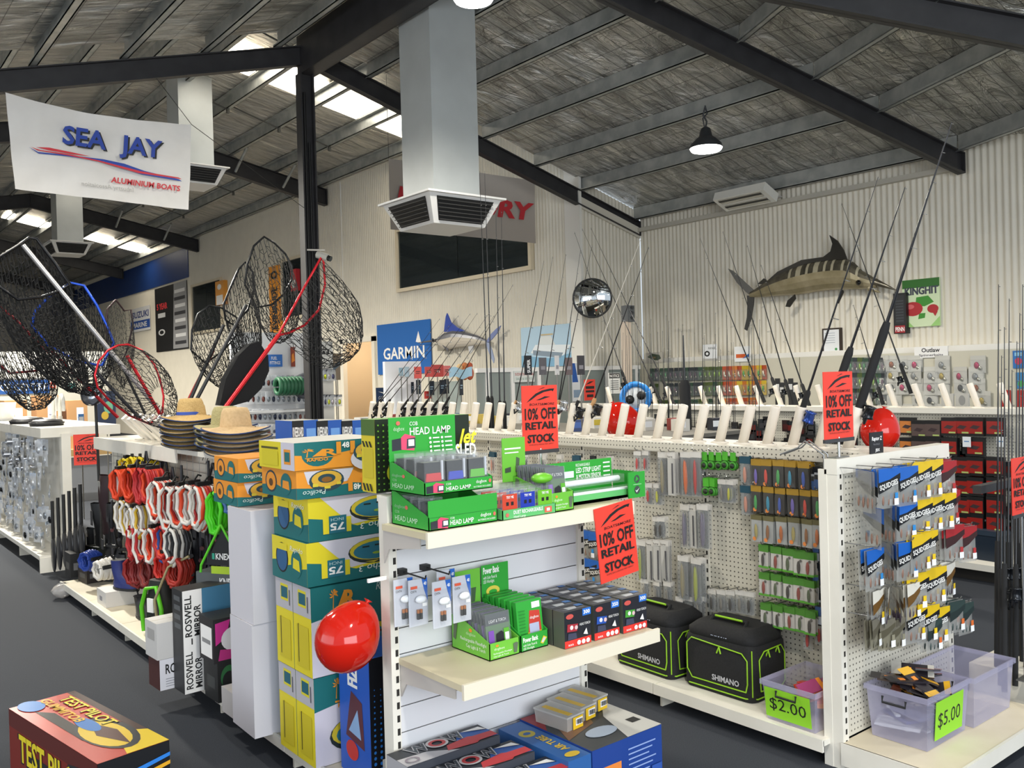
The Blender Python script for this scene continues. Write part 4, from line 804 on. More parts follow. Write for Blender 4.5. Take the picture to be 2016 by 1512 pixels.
fr = lampart(.02, .12, .7, 2.2)+[('t', 'COB', .30, .66, .17, Wt, .07), ('t', 'HEAD LAMP', .30, .22, .30, Wt, .36, .01), ('t', 'dogbox', .74, .55, .26, Wt, .16), ('e', .95, .65, .02, .16, dbo), ('t', 'BATTERIES INCLUDED', .70, .2, .12, Wt, .26)]
sd = [('t', 'dogbox', .08, .52, .10, M('#8fbf93'), .3), ('e', .42, .56, .04, .06, dbo), ('t', 'COB', .10, .36, .08, M('#9fd0a0'), .12), ('t', 'HEAD LAMP', .10, .14, .15, M('#c5e6c4'), .62)]
hd = lampart(.04, .24, .95, 1)+[('t', 'COB', .30, .80, .09, Wt, .12), ('t', 'HEAD LAMP', .30, .58, .17, Wt, .62, .01), ('e', .13, .87, .03, .05, dbo), ('t', 'dogbox', .06, .70, .09, M('#b9e0b4'), .16)]+[q for k in range(4) for q in (('e', .60, .48-.1*k, .018, .03, Wt), ('r', .64, .465-.1*k, .74, .495-.1*k, Wt), ('e', .78, .48-.1*k, .018, .03, Wt), ('r', .82, .465-.1*k, .93, .495-.1*k, Wt))]
TZ = 1.192
tray('display_box', 'green HEAD LAMP display tray with closed front, the lower of two stacked', (1.625, 2.492, TZ), .29, .235, .10, .118, gA, 0, [('r', .02, .42, .98, .44, gD)]+[('t', 'HEAD LAMP', .30, .1, .16, Wt, .34, .01), ('t', 'COB', .30, .30, .07, Wt, .06), ('t', 'dogbox', .74, .24, .12, Wt, .16), ('e', .95, .28, .02, .07, dbo), ('t', 'BATTERIES INCLUDED', .7, .1, .06, Wt, .26)]+lampart(.02, .04, .7, 1), sd, hs=.045)
tray('display_box', 'green HEAD LAMP display tray with tall header card, the upper of two stacked', (1.615, 2.495, TZ+.119), .285, .225, .042, .10, gA, .155, fr, sd, hd)
def clam(loc, w, d, h, card, lc, label, group, cat='head lamp pack', rz=0., top=None):
    t = thing('head_lamp_pack', label, cat, loc, rz, group); m = MB(); m.box(0, 0, 0, w, d, h, m_clear); m.build('clamshell', t)
    m = MB(); m.box(.002, .002, 0, w-.002, .004, h*.32, card); m.build('card', t)
    m = MB(); m.box(.006, .012, h*.3, w-.006, d-.006, h*.86, M('#202126', .5)); m.box(w*.86, .004, h*.35, w-.004, .01, h*.9, M('#b9bcc4', .4)); m.hex([(.01, .006, h*.3), (w-.01, .006, h*.3), (w-.01, .012, h*.3), (.01, .012, h*.3)], [(.014, .006, h*.55), (w-.014, .006, h*.55), (w-.014, .012, h*.55), (.014, .012, h*.55)], M(lc, .35)); m.build('lamp_body', t); return t
for r in range(3):
    for k, c in enumerate(('#c02a2e', '#2a3cae', '#5aae2c')):
        clam((1.625+.092*k, 2.51+.066*r, TZ+.124), .084, .06, .125 if r else .118, M('#2b2138'), c, 'clear head lamp pack with %s lens strip in the upper green tray' % ('red', 'blue', 'lime')[k], 'head lamp packs in the upper green tray')
for k in range(4): clam((1.632, 2.52+.05*k, TZ+.005), .07, .044, .1, M('#3a2a5a'), '#202126', 'dark head lamp pack behind the slanted side of the lower green tray', 'head lamp packs in the lower green tray')
# duet tray
tray('display_box', 'pale green DUET RECHARGEABLE tray holding rows of try-me packs', (1.925, 2.475, TZ), .25, .2, .036, .06, gM, 0, [('t', 'DUET RECHARGEABLE', .2, .5, .35, Wt, .55, .02), ('t', 'Head Lamp', .2, .12, .25, Wt, .22), ('r', .78, .2, .92, .8, M('#d8624a')), ('r', .82, .35, .88, .65, Wt), ('e', .08, .5, .03, .2, dbo)])
for r in range(3):
    for k, c in enumerate(('#c8432c', '#2338a4', '#6cb52a')):
        t = thing('head_lamp_pack', 'clear try-me pack with %s card in the pale green tray' % ('orange', 'blue', 'lime')[k], 'head lamp pack', (1.93+.083*k, 2.486+.062*r, TZ+.004), group='try-me packs in the pale green tray')
        m = MB(); m.box(0, 0, 0, .075, .05, .10, m_clear); m.build('clamshell', t)
        m = MB(); m.box(.004, -.001, .03, .071, .002, .085, M(c, .4)); m.box(.002, -.001, .0, .073, .002, .03, pur); m.box(.02, -.0015, .045, .032, .001, .058, K); m.box(.042, -.0015, .045, .054, .001, .058, K); cdp = m.build('card', t)
        decal('lettering', cdp, (.004, -.0015, .0), (.067, 0, 0), (0, 0, .09), [('t', 'TRY ME', .25, .78, .1, Wt, .5, .02), ('t', 'DUET RECHARGEABLE', .08, .17, .07, Wt, .8), ('t', 'HEAD LAMP', .08, .05, .06, Wt, .4)])
def fan_packs(x0, y0, z0, n, w, h, dy, label, group, c1='#4a4f55', lean=.12):
    for k in range(n):
        t = thing('torch_pack', label, 'torch pack', (x0, y0+dy*k, z0), group=group, rot=(-lean, 0, 0)); m = MB(); m.box(0, 0, 0, w, .012, h, m_clear); m.build('blister', t)
        m = MB(); m.box(.002, .004, 0, w-.002, .0075, h, M('#6b5a86' if k % 2 else '#4f6a4a', .5)); m.box(.0015, .0035, h*.72, w-.0015, .008, h-.001, M(c1, .5)); o = m.build('card', t)
        if k == 0: decal('print', t, (0, -.001, 0), (w, 0, 0), (0, 0, h), [('r', .08, .08, .3, .6, M('#7a4aa8')), ('r', .7, .08, .92, .6, lime), ('p', [(.35, .05), (.68, .05), (.7, .5), (.6, .56), (.38, .5)], M('#1c1d20')), ('r', .74, .12, .9, .5, Wt), ('t', 'LIGHT & TORCH', .12, .78, .07, M('#d8d8d8'), .7)])
flood_front = [('t', 'dogbox', .15, .55, .14, M('#dff0d0'), .35), ('e', .25, .8, .05, .07, orange), ('t', 'Rechargeable Floodlight', .12, .32, .09, Wt, .62), ('t', 'Cap Light & Torch', .12, .16, .09, Wt, .5), ('p', [(.8, .15), (.9, .15), (.95, .7), (.88, .75), (.78, .7)], M('#5a6a52'))]
flood_side = [('t', 'dogbox', .4, .5, .08, M('#cfe8bb'), .25), ('e', .52, .64, .04, .05, orange), ('t', 'Rechargeable Floodlight', .25, .32, .09, Wt, .68, 0, 0, 0), ('t', 'Cap Light & Torch', .4, .17, .09, Wt, .5), ('p', [(.05, .3), (.12, .25), (.2, .9), (.1, .95)], M('#57664c'))]
tray('display_box', 'lime FLOODLIGHT tray with header on the top shelf', (2.165, 2.49, TZ), .115, .225, .07, .12, gL, .15, flood_front, flood_side, [('p', [(.55, .1), (.7, .1), (.75, .45), (.6, .5)], M('#4a5a42')), ('r', .1, .7, .8, .74, Wt), ('r', .1, .6, .7, .63, Wt), ('p', [(.1, .1), (.35, .12), (.35, .25), (.1, .22)], M('#3f4a3c'))], hdx=-.05)
fan_packs(2.172, 2.51, TZ+.004, 7, .1, .16, .026, 'grey carded torch blister pack in the lime tray on the top shelf', 'torch packs in the top lime tray')
blob(2.15, 2.52, TZ+.128, .045, .035, .02, M('#6fbf2e', .4), 12, 8).build('cap_lamp') ; tag(bpy.data.objects['cap_lamp'], 'lime green cap light lying on the packs of the top shelf', 'cap light')
# LED strip box
t = thing('display_box', 'long green LED STRIP LIGHT tray with clear strip lamps', 'display box', (2.31, 2.56, TZ)); lx = .40
m = MB(); m.box(0, 0, 0, lx, .17, .012, gM); m.box(0, .155, 0, lx, .17, .15, gA); m.box(0, .0, 0, lx, .006, .035, gM); m.box(lx, -.03, .0, lx+.006, .15, .1, gA); m.build('tray', t)
decal('print', t, (0, .155, .05), (lx, 0, 0), (0, 0, .1), [('r', .02, .35, .45, .62, M('#dfe6e6')), ('t', 'RECHARGEABLE', .48, .78, .12, Wt, .2), ('t', 'LED STRIP LIGHT', .48, .52, .2, Wt, .36, .02), ('t', '& MOTION SENSOR', .48, .25, .2, Wt, .36, .02)]+[('r', .87, .8-.18*k, .97, .86-.18*k, Wt) for k in range(4)])
m = MB(); m.box(lx-.09, -.032, 0, lx+.006, -.026, .105, gA); o = m.build('end_flap', t)
decal('print', o, (lx-.09, -.032, 0), (.096, 0, 0), (0, 0, .105), [('e', .5, .72, .17, .16, M('#3d4a44')), ('p', [(.4, .62), (.6, .72), (.45, .84)], gA), ('e', .5, .3, .17, .16, M('#3d4a44')), ('p', [(.38, .3), (.46, .2), (.64, .38), (.47, .27)], Wt), ('r', .25, .5, .75, .53, M('#8fd095'))])
for k in range(2):
    s = thing('strip_lamp', 'clear packed white strip lamp lying in the green tray', 'strip lamp', (2.315, 2.575+.05*k, TZ+.013+.042*k), group='strip lamps in the green tray'); m = MB(); m.box(0, 0, 0, .38, .035, .034, m_clear); m.build('sleeve', s); m = MB(); m.tube([(.02, .017, .017), (.36, .017, .017)], .012, M('#eef1f4', .3), 10); m.build('tube', s)
# sled carton behind
carton('sled_box', 'black and lime dotted carton lettered SLED standing on the gondola top', 'box', (1.635, 2.85, 1.287), .425, .1, .27, {'all': M('#6aa832', .5), 'front': M('#1a2416', .5), 'left': M('#d6c32a', .5)}, 0, None,
       {'front': [('r', .02+.045*i, .03+.08*j, .035+.045*i, .05+.08*j, M('#6ea832')) for i in range(10) for j in range(12)]+[('p', [(.1, .75), (.55, .97), (.45, .97), (0, .68)], M('#7cc23a')), ('t', 'Jet', .78, .6, .2, M('#e8d834'), .2, .03, .3), ('t', 'SLED', .76, .42, .17, Wt, .23, .025), ('r', .72, .2, .97, .3, M('#e8d834')), ('r', .72, .16, .97, .19, M('#e8d834')), ('e', .12, .28, .08, .13, M('#e8d834')), ('t', '6', .09, .22, .15, K)],
        'left': [('r', 0, .78, 1, 1, M('#4a6a2a')), ('r', .15, .2, .85, .6, M('#c9b628'))]+[('p', [(.05+.25*k, .7), (.17+.25*k, .7), (.3+.25*k, .62), (.18+.25*k, .62)], K) for k in range(3)]+[('p', [(.05+.25*k, .12), (.17+.25*k, .12), (.3+.25*k, .02), (.18+.25*k, .02)], K) for k in range(3)]})
# ---------------- lower shelf
LZ = .702
m_bl = M('#cfd2da', .2, 0, 0, 0, .5)
for k, (x, y, z) in enumerate(((1.64, 2.69, 1.0), (1.685, 2.665, .995), (1.755, 2.62, .985), (1.838, 2.615, .99), (1.815, 2.68, 1.005))):
    t = thing('torch_pack', 'silver blister pack with white torch and two batteries on the slat hook', 'torch pack', (x, y, z), rz=.0, group='silver torch packs on the slat hooks'); w, h = .078, .165
    m = MB(); m.box(-w/2, 0, -h, w/2, .003, 0, M('#c4c6cd', .3)); m.build('card', t)
    m = MB(); m.hex([(-w/2+.006, 0, -h+.006), (w/2-.006, 0, -h+.006), (w/2-.006, 0, -.03), (-w/2+.006, 0, -.03)], [(-w/2+.01, -.02, -h+.01), (w/2-.01, -.02, -h+.01), (w/2-.01, -.02, -.04), (-w/2+.01, -.02, -.04)], m_clear2); m.build('blister', t)
    blob(.004, -.012, -.07, .024, .01, .014, M('#e9eaec', .3), 10, 6).build('torch', t)
    for s in (-.006, .006): m = MB(); m.tube([(s, -.008, -.14), (s, -.008, -.118)], .0055, M('#1b1b1b', .4), 8); m.tube([(s, -.008, -.118), (s, -.008, -.106)], .0055, M('#b8703a', .35, .5), 8); m.build('battery', t)
    decal('print', t, (-w/2, -.0005, -h), (w, 0, 0), (0, 0, h), [('p', [(.7, 1), (1, 1), (1, .5), (.82, .75)], M('#1f5fb8')), ('t', '40', .8, .85, .07, Wt, .15, .03), ('t', 'CHT4', .1, .72, .05, K, .3), ('r', .1, .8, .45, .86, M('#d8583a')), ('r', .7, .4, .95, .47, Wt)])
for x in (1.66, 1.76): m = MB(); m.box(x, 2.74, 1.0, x+.03, EB+.002, 1.02, K); m.tube([(x+.015, 2.75, 1.01), (x+.015, 2.6, 1.008), (x+.015, 2.595, 1.02)], .003, K, 5); m.build('slat_hook', gond2)
tray('display_box', 'lime FLOODLIGHT tray with header on the lower shelf', (1.868, 2.497, LZ), .135, .232, .06, .135, gL, .14, flood_front, flood_side, [('r', .1, .8, .6, .85, Wt), ('p', [(.6, .1), (.8, .12), (.85, .5), (.65, .5)], M('#3f5a38'))])
fan_packs(1.88, 2.52, LZ+.004, 9, .11, .15, .021, 'dark carded torch blister pack in the lime tray of the lower shelf', 'torch packs in the lower lime tray', '#3c4045')
tray('display_box', 'dark green Power Bank tray with header card on the lower shelf', (2.01, 2.497, LZ), .13, .232, .06, .16, gA, .12, [('t', 'Power Bank', .08, .55, .28, Wt, .55, .03), ('t', 'with Solar Panel &', .08, .3, .14, Wt, .5), ('t', 'LED Worklight', .08, .1, .14, Wt, .4), ('p', [(.7, .3), (.8, .2), (.95, .55), (.82, .7)], M('#d8c23a')), ('p', [(.74, .34), (.8, .28), (.9, .52), (.83, .6)], M('#c8ccd6'))], (), [('t', 'Power Bank', .06, .72, .2, Wt, .6, .03), ('t', 'with Solar Panel &', .06, .55, .1, Wt, .5), ('t', 'LED Worklight', .06, .42, .1, Wt, .4), ('e', .4, .15, .25, .16, M('#d8c84a')), ('e', .4, .12, .15, .08, gA)])
for k in range(6):
    t = thing('power_bank_pack', 'green carded power bank standing in the dark green tray', 'power bank', (2.015, 2.512+.034*k, LZ+.004), group='power banks in the dark green tray', rot=(-.1, 0, 0)); w, h = .12, .17
    m = MB(); m.box(0, 0, 0, w, .02, h, gA); m.build('carton', t)
    if k == 0: decal('print', t, (0, 0, 0), (w, 0, 0), (0, 0, h), [('p', [(.35, 0), (.95, 0), (.9, .75), (.5, .78)], M('#c03a2c')), ('p', [(.35, 0), (.95, 0), (.93, .32), (.38, .32)], M('#d8c23a')), ('r', .46, .05, .84, .5, M('#aeb4cc')), ('r', .6, .82, .92, .95, Wt), ('t', 'dogbox', .5, .6, .06, Wt, .35)]+[('r', .06, .3+.07*j, .3, .32+.07*j, gD) for j in range(8)])
# head torch cartons in three rows
def hl_box(loc, c, num, label, group, full):
    w, d, h = .132, .062, .132
    P = [('r', 0, 0, 1, .2, M('#d8332a')), ('e', .2, .86, .14, .07, M('#c8524a')), ('r', .68, .8, 1, 1, M('#2a6fc8')), ('t', num, .72, .85, .1, Wt, .24, .03), ('p', [(.08, .45), (.45, .42), (.5, .62), (.1, .66)], M(c, .4)), ('p', [(.1, .22), (.45, .22), (.42, .38), (.12, .4)], M('#3b3f55')), ('e', .25, .55, .06, .06, Wt), ('e', .42, .53, .06, .06, M('#d8b8b8')), ('t', 'HEAD TORCH', .55, .55, .07, Wt, .4), ('p', [(.68, .3), (.85, .26), (.8, .45)], Wt), ('t', 'aaa', .1, .06, .07, Wt, .2)]+[('e', .5+.17*q, .1, .07, .065, Wt) for q in range(3)]
    return carton('head_torch_box', label, 'box', loc, w, d, h, {'all': M('#23242b', .4), 'left': M('#4d5048', .45), 'top': M('#3a3a3e', .4)}, 0, group, {'front': P, 'top': [('r', .1, .2, .9, .5, M('#5d6068')), ('p', [(.3, .3), (.6, .3), (.7, .7), (.3, .8)], M('#b8babd')), ('r', .75, .6, 1, 1, M('#3a6fae'))]} if full else {'top': [('r', .1, .2, .9, .5, M('#5d6068')), ('p', [(.3, .3), (.6, .3), (.7, .7), (.3, .8)], M('#b8babd')), ('r', .75, .6, 1, 1, M('#3a6fae'))]}, False)
for k, (x, c, num, w_) in enumerate(((2.152, '#a8303a', '300', 'red'), (2.302, '#2a52a8', '350', 'blue'), (2.452, '#4a9a3a', '300', 'green'))):
    for r in range(5):
        hl_box((x-(.007 if k == 2 else 0), 2.418+.066*r-(.01 if k == 2 else 0), LZ), c, num, 'black boxed head torch with %s lamp on the lower shelf' % w_, 'boxed head torches on the lower shelf', r == 0)
# ---------------- base: WOW cartons, blue cartons, bait tubs
wk = M('#2a2d33', .5); wg = M('#b9b7b9', .5); wr = M('#c23a3c', .5)
wowtop = [('r', 0, .45, 1, 1, wk), ('p', [(0, 0), (.55, 0), (.3, .45), (0, .5)], wg), ('p', [(.72, .9), (1, .55), (1, .05), (.6, .35)], M('#3a62a8')), ('p', [(.45, .12), (.75, .02), (.9, .3), (.75, .5), (.5, .4)], wr), ('p', [(.62, .1), (1, .1), (1, .4), (.7, .45)], wr), ('t', 'W', .15, .49, .44, wg, .22, .05), ('t', 'W', .16, .5, .42, M('#3f464c'), .2, .02), ('o', .46, .68, .11, .27, .55, M('#c9c4c2')), ('o', .46, .68, .085, .2, .6, wr), ('t', 'W', .55, .49, .44, wg, .2, .05), ('t', 'W', .56, .5, .42, M('#3f464c'), .18, .02), ('o', .1, .22, .07, .16, .7, M('#8a8088')), ('p', [(.75, .8), (.98, .55), (.95, .8)], Wt)]
for k in range(3): carton('tow_tube_box', ('grey and red WOW carton against the slat panel', 'grey and red WOW carton between two others at the panel foot', 'grey and red WOW carton in front of its two twins')[k], 'box', (1.585+.045*k, 2.605-.145*k, .115), .40, .138, .262-.028*k, {'all': M('#8d8b90', .5), 'top': wk, 'front': M('#3a3d45', .5), 'left': M('#a9a7aa', .5)}, 0, 'WOW tow tube cartons', {'top': wowtop, 'front': [('t', 'WOW', .1, .3, .4, wg, .6, .05), ('r', .6, .1, .95, .6, wr)]}, False)
carton('tow_tube_box', 'tall blue carton with yellow lettering leaning at the panel foot', 'box', (2.075, 2.33, .115), .11, .40, .225, {'all': M('#2d5f9e', .5)}, 0, None, {'top': [('e', .45, .72, .3, .08, M('#b9a83a')), ('e', .45, .72, .15, .03, M('#2d5f9e')), ('t', 'AIR TUBE', .75, .2, .3, M('#d8b53a'), .4, .03, 0, math.pi/2), ('e', .5, .1, .3, .05, M('#d8b53a'))], 'front': [('t', 'AIR', .1, .4, .3, M('#d8b53a'), .7)]}, False)
carton('board_box', 'blue and orange printed carton holding up three bait tubs', 'box', (2.19, 2.33, .0), .37, .41, .345, {'all': M('#1c3f8c', .5), 'top': M('#3c3f42', .5)}, 0, None, {'front': [('r', 0, 0, .4, .78, M('#e8873a')), ('p', [(.0, .78), (.4, .78), (.4, 1), (0, 1)], M('#1c3f8c'))]+[('r', .5, .86-.055*k, .9-.05*(k % 3), .875-.055*k, M('#8fa6d8')) for k in range(9)]+[('r', .05, .7-.06*k, .28, .715-.06*k, M('#f3b98a')) for k in range(8)]+[('r', .82, .25, .97, .6, M('#2f56a8')), ('r', .5, .1, 1, .16, M('#a83a3c'))], 'top': [('p', [(0, .6), (.3, 1), (0, 1)], M('#8c2a34')), ('p', [(.0, .3), (.5, .45), (.75, .9), (.3, .95)], M('#7a5a44')), ('p', [(.5, 0), (1, 0), (1, .8), (.7, .5)], M('#c9c6be')), ('p', [(.75, .6), (1, .8), (1, 1), (.8, 1)], M('#7a9a3a')), ('r', .8, .2, .93, .3, K), ('e', .4, .25, .2, .1, M('#a8b4c4'))]}, False)
for k in range(3):
    t = thing('bait_tub', 'clear lidded bait tub with yellow barcode label on the blue carton', 'tub', (2.235+.1*k, 2.51+.035*k, .346), .12, 'clear bait tubs on the blue carton'); lx, ly, h = .092, .17, .05
    m = MB(); m.hex([(.004, .004, 0), (lx-.004, .004, 0), (lx-.004, ly-.004, 0), (.004, ly-.004, 0)], [(0, 0, h), (lx, 0, h), (lx, ly, h), (0, ly, h)], M('#b9b4ae', .2, 0, 0, 0, .6)); m.build('body', t)
    m = MB(); m.box(-.003, -.003, h, lx+.003, ly+.003, h+.007, M('#cfcdc8', .2, 0, 0, 0, .6)); m.build('lid', t)
    m = MB(); m.box(.012, .01, .004, lx-.012, ly-.01, h-.008, noisy('bait', '#6a4a38', '#94806a', 60, .6)); m.build('bait', t)
    m = MB(); m.box(.03, -.0042, .002, lx-.004, -.0034, h-.002, M('#e0b51c', .5)); m.box(.02, .01, h+.007, .045, ly-.02, h+.0078, M('#d8b02a', .5)); l = m.build('label', t)
    decal('barcode', l, (.045, -.0042, .015), (.04, 0, 0), (0, 0, .026), [('r', 0, 0, 1, 1, Wt)]+[('r', .08+.09*q, .15, .12+.09*q+.02*(q % 3), .85, K) for q in range(9)])
# ---------------- red promo signs
m_red = M('#e8402f', .55)
def promo(loc, rz, w, h, label, pole=0., tilt=(0., 0.)):
    t = thing('promo_sign', label, 'sign', loc, group='red ten percent off signs', rot=(tilt[0], tilt[1], rz))
    m = MB(); m.box(-w/2, 0, 0, w/2, .004, h, m_red); m.build('card', t)
    sw = [('p', [(.12, .74), (.22, .80), (.38, .875), (.56, .92), (.78, .945), (.92, .945), (.88, .90), (.84, .915), (.62, .895), (.42, .845), (.28, .79)], K), ('p', [(.38, .775), (.52, .80), (.64, .83), (.8, .82), (.66, .80), (.6, .79), (.5, .775)], K), ('p', [(.44, .93), (.6, .97), (.66, .965), (.58, .95)], M('#6a2420'))]
    decal('lettering', t, (-w/2, 0, 0), (w, 0, 0), (0, 0, h), sw+[('t', 'BOATS&MORE', .2, .695, .035, M('#3a1512'), .7, .01, .2), ('t', '10% OFF', .06, .485, .165, K, .88, .025), ('t', 'RETAIL', .07, .335, .105, K, .86, .04), ('t', 'STOCK', .12, .135, .115, K, .76, .045), ('t', 'SOME EXCLUSIONS MAY APPLY', .15, .09, .018, K, .7)])
    if pole:
        m = MB(); m.tube([(0, .004, -pole), (0, .004, .01)], .006, M('#c9c9c8', .2, .9), 8); m.build('pole', t); m = MB(); m.box(-.05, -.015, -pole, .05, .025, -pole+.006, M('#8a8a86', .3, .7)); m.build('foot', t)
        m = MB(); m.box(-w/2-.002, -.003, -.012, w/2+.002, .008, .004, M('#3a3a3c', .5)); m.build('clip', t)
    return t
promo((2.50, 2.93, 1.377), -.0, .20, .283, 'red ten percent off card above the LED strip box', .09)
promo((2.485, 2.455, .905), .0, .21, .292, 'red ten percent off card clipped to the cream shelf end', tilt=(0, -.10), )
promo((3.475, 2.10, 1.395), 0, .225, .29, 'red ten percent off card on a chrome pole at the gondola end', .08)
m = MB(); 
# ---------------- balloons
m_bal = M('#cc1f10', .08, 0, 0, .12, 1, .6)
def balloon(loc, r, axis, label, scale=1.0):
    t = thing('balloon', label, 'balloon', loc, group='red balloons'); ax = Vector(axis).normalized(); m = MB(); pr = []
    for k in range(17):
        a = math.pi*k/16; z = -math.cos(a); rr = math.sin(a)*(1-.13*z if z > 0 else 1); pr.append((max(r*rr, 0), r*(z*1.08 if z < 0 else z*1.22)))
    m.lathe(pr, m_bal, (0, 0, 0), 28, ax); m.build('skin', t)
    m = MB(); m.lathe([(.008, r*1.19), (.006, r*1.23), (.017, r*1.30), (0, r*1.29)], m_bal, (0, 0, 0), 10, ax); m.build('knot', t); return t
c = at_b(684, 1256, 2.84); balloon(c, .114, (.55, .0, .75), 'red balloon tied to the cream upright in front of the tube boxes')
c = at_a(1733, 848, 4.35); balloon(c, .098, (.1, -.15, 1), 'red balloon resting behind the black Raptor card')
c = at_a(1227, 832, 4.45); balloon(c, .125, (-.3, .4, 1), 'red balloon half hidden behind the row of rod holders')
# ================= side of the tow gear gondola: structure
SY1 = 8.05; SPX = 2.06
for k in range(6):
    y0 = 2.84+k*(SY1-2.84)/6; y1 = 2.84+(k+1)*(SY1-2.84)/6
    m = MB(); m.box(SPX, y0+.003, .115, SPX+.015, y1-.003, 1.27, m_gw2); m.build('back_panel', gond2)
    m = MB(); m.box(SPX+.09, y0+.003, .115, SPX+.1, y1-.003, 1.27, m_gw2); m.build('back_panel', gond2)
    m = MB(); m.box(1.635, y0+.003, .09, SPX, y1-.003, .113, noisy('shelf_base', '#d3c9b0', '#ddd3bb', 5, .5)); m.box(1.628, y0+.003, .07, 1.64, y1-.003, .12, m_gw); m.build('base_shelf', gond2)
    leg(gond2, [(1.66, y1-.03, 0), (1.66, y1-.03, .09), (SPX, y1-.03, .09), (SPX, y1-.03, .05), (1.75, y1-.03, 0)], (0, .014, 0))
m = MB(); m.box(SPX-.13, 4.0, 1.255, SPX+.23, SY1, 1.285, m_gw); m.build('top_board', gond2)
m = MB(); m.box(SPX-.14, 5.95, 1.19, SPX-.13, SY1, 1.287, m_gw); m.build('fascia', gond2)
m = MB()
for i in range(16): m.tube([(SPX-.03, 4.15, .35+.06*i), (SPX-.03, SY1-.05, .35+.06*i)], .002, m_wire, 3)
for i in range(32): m.tube([(SPX-.03, 4.15+.12*i, .33), (SPX-.03, 4.15+.12*i, 1.27)], .002, m_wire, 3)
m.build('wire_grid', gond2)
m = MB(); m.box(SPX+.1, 2.84, .0, 2.56, SY1, .1, m_gw2); m.build('base', gond2)
# ---------------- tow tube cartons
teal = M('#17696b', .5); ylw = M('#e0cf2a', .5); org = M('#e6932b', .5); lil = M('#cfcbd6', .5); navy = M('#2a5c74', .5); dk = M('#2b3a3c', .5)
palm = lambda x, y, s, c: [('p', [(x+.04*s, y), (x+.07*s, y), (x+.09*s, y+.5*s), (x+.07*s, y+.5*s)], c)]+[('p', [(x+.08*s, y+.5*s), (x+.08*s+.16*s*math.cos(a), y+.5*s+.2*s*math.sin(a)), (x+.08*s+.1*s*math.cos(a+.5), y+.52*s+.16*s*math.sin(a+.5))], c) for a in (-.4, .4, 1.2, 2, 2.8, 3.5)]
logo = lambda x, y, s, c: palm(x, y+.1*s, .8*s, c)+[('p', [(x+.14*s, y+.12*s), (x+.34*s, y+.12*s), (x+.34*s, y+.6*s)], c), ('t', 'R', x+.33*s, y+.12*s, .45*s, c, .3*s, .04), ('r', x, y, x+.55*s, y+.05*s, c)]
tubeart = lambda x, y, rx, ry: [('e', x, y, rx, ry, M('#27434f')), ('e', x, y+ry*.15, rx*.86, ry*.75, M('#d8a93a')), ('e', x, y+ry*.2, rx*.5, ry*.42, M('#27434f')), ('e', x, y+ry*.1, rx*.3, ry*.25, M('#8a5a22')), ('r', x-rx*.8, y-ry*.5, x-rx*.5, y-ry*.2, M('#d8c23a')), ('r', x-rx*.15, y-ry*.75, x+rx*.2, y-ry*.5, M('#d8c23a')), ('r', x+rx*.55, y-ry*.45, x+rx*.8, y-ry*.2, M('#d8c23a'))]
deckart = lambda x, y, rx, ry: [('e', x, y, rx, ry, M('#1f2b2c')), ('e', x, y+ry*.12, rx*.95, ry*.85, M('#c9b52e')), ('e', x, y+ry*.02, rx*.82, ry*.7, M('#256f86')), ('p', [(x-rx*.4, y-ry*.8), (x-rx*.1, y-ry*.95), (x+rx*.1, y-ry*.8)], M('#c9b52e')), ('r', x-rx*.5, y+ry*.3, x-rx*.25, y+ry*.42, M('#14201f')), ('r', x-rx*.05, y+ry*.35, x+rx*.2, y+ry*.47, M('#14201f')), ('r', x+rx*.4, y+ry*.3, x+rx*.6, y+ry*.42, M('#14201f')), ('e', x, y-ry*.2, rx*.15, ry*.1, M('#8aa83a'))]
AX = 1.60; BY_ = 3.36
rap_left = [('r', 0, .66, 1, 1, M('#b6b4ba')), ('r', .3, .76, .75, .95, M('#d8cb2a')), ('r', .34, .79, .72, .92, M('#1f5f70')), ('r', .18, .08, .85, .55, M('#cdbc26')), ('r', .27, .12, .31, .56, M('#3a3412')), ('r', .82, .72, .86, .9, M('#4a4a50'))]
rap_front = [('p', [(0, 0), (1, 0), (1, .35), (.6, .5), (.35, .68), (0, .62)], lil)]+logo(.22, .68, .42, org)+[('t', 'RAPIDO', .25, .62, .05, org, .25, .03), ('t', 'Rapido', .72, .86, .09, M('#b9c8c6'), .25, .0, .2)]+deckart(.55, .3, .4, .22)
for r in range(2):
    for q in range(2):
        carton('tow_tube_box', ('teal and yellow RAPIDO carton standing on edge, %s of the stack' % ('bottom row', 'second row')[r])+(', in front' if q == 0 else ', behind its twin'), 'box', (AX+.01-.003*r, BY_+.172*q, .115+.371*r), .42, .168, .368, {'all': teal, 'left': ylw}, 0, 'RAPIDO tube cartons', {'left': rap_left, 'front': rap_front} if q == 0 else {'left': rap_left}, False)
ran_left = [('p', [(0, 0), (1, 0), (1, .42), (.8, .36), (.6, .42), (.4, .35), (.2, .45), (0, .4)], teal), ('e', .3, .52, .18, .36, K), ('e', .3, .52, .155, .32, M('#2a5a86')), ('r', .14, .7, .46, .86, ylw), ('e', .72, .46, .15, .32, teal), ('p', [(.62, .35), (.82, .3), (.8, .55), (.64, .6)], ylw), ('t', 'Rapido', .55, .74, .12, M('#e0e6d8'), .35, 0, .2)]
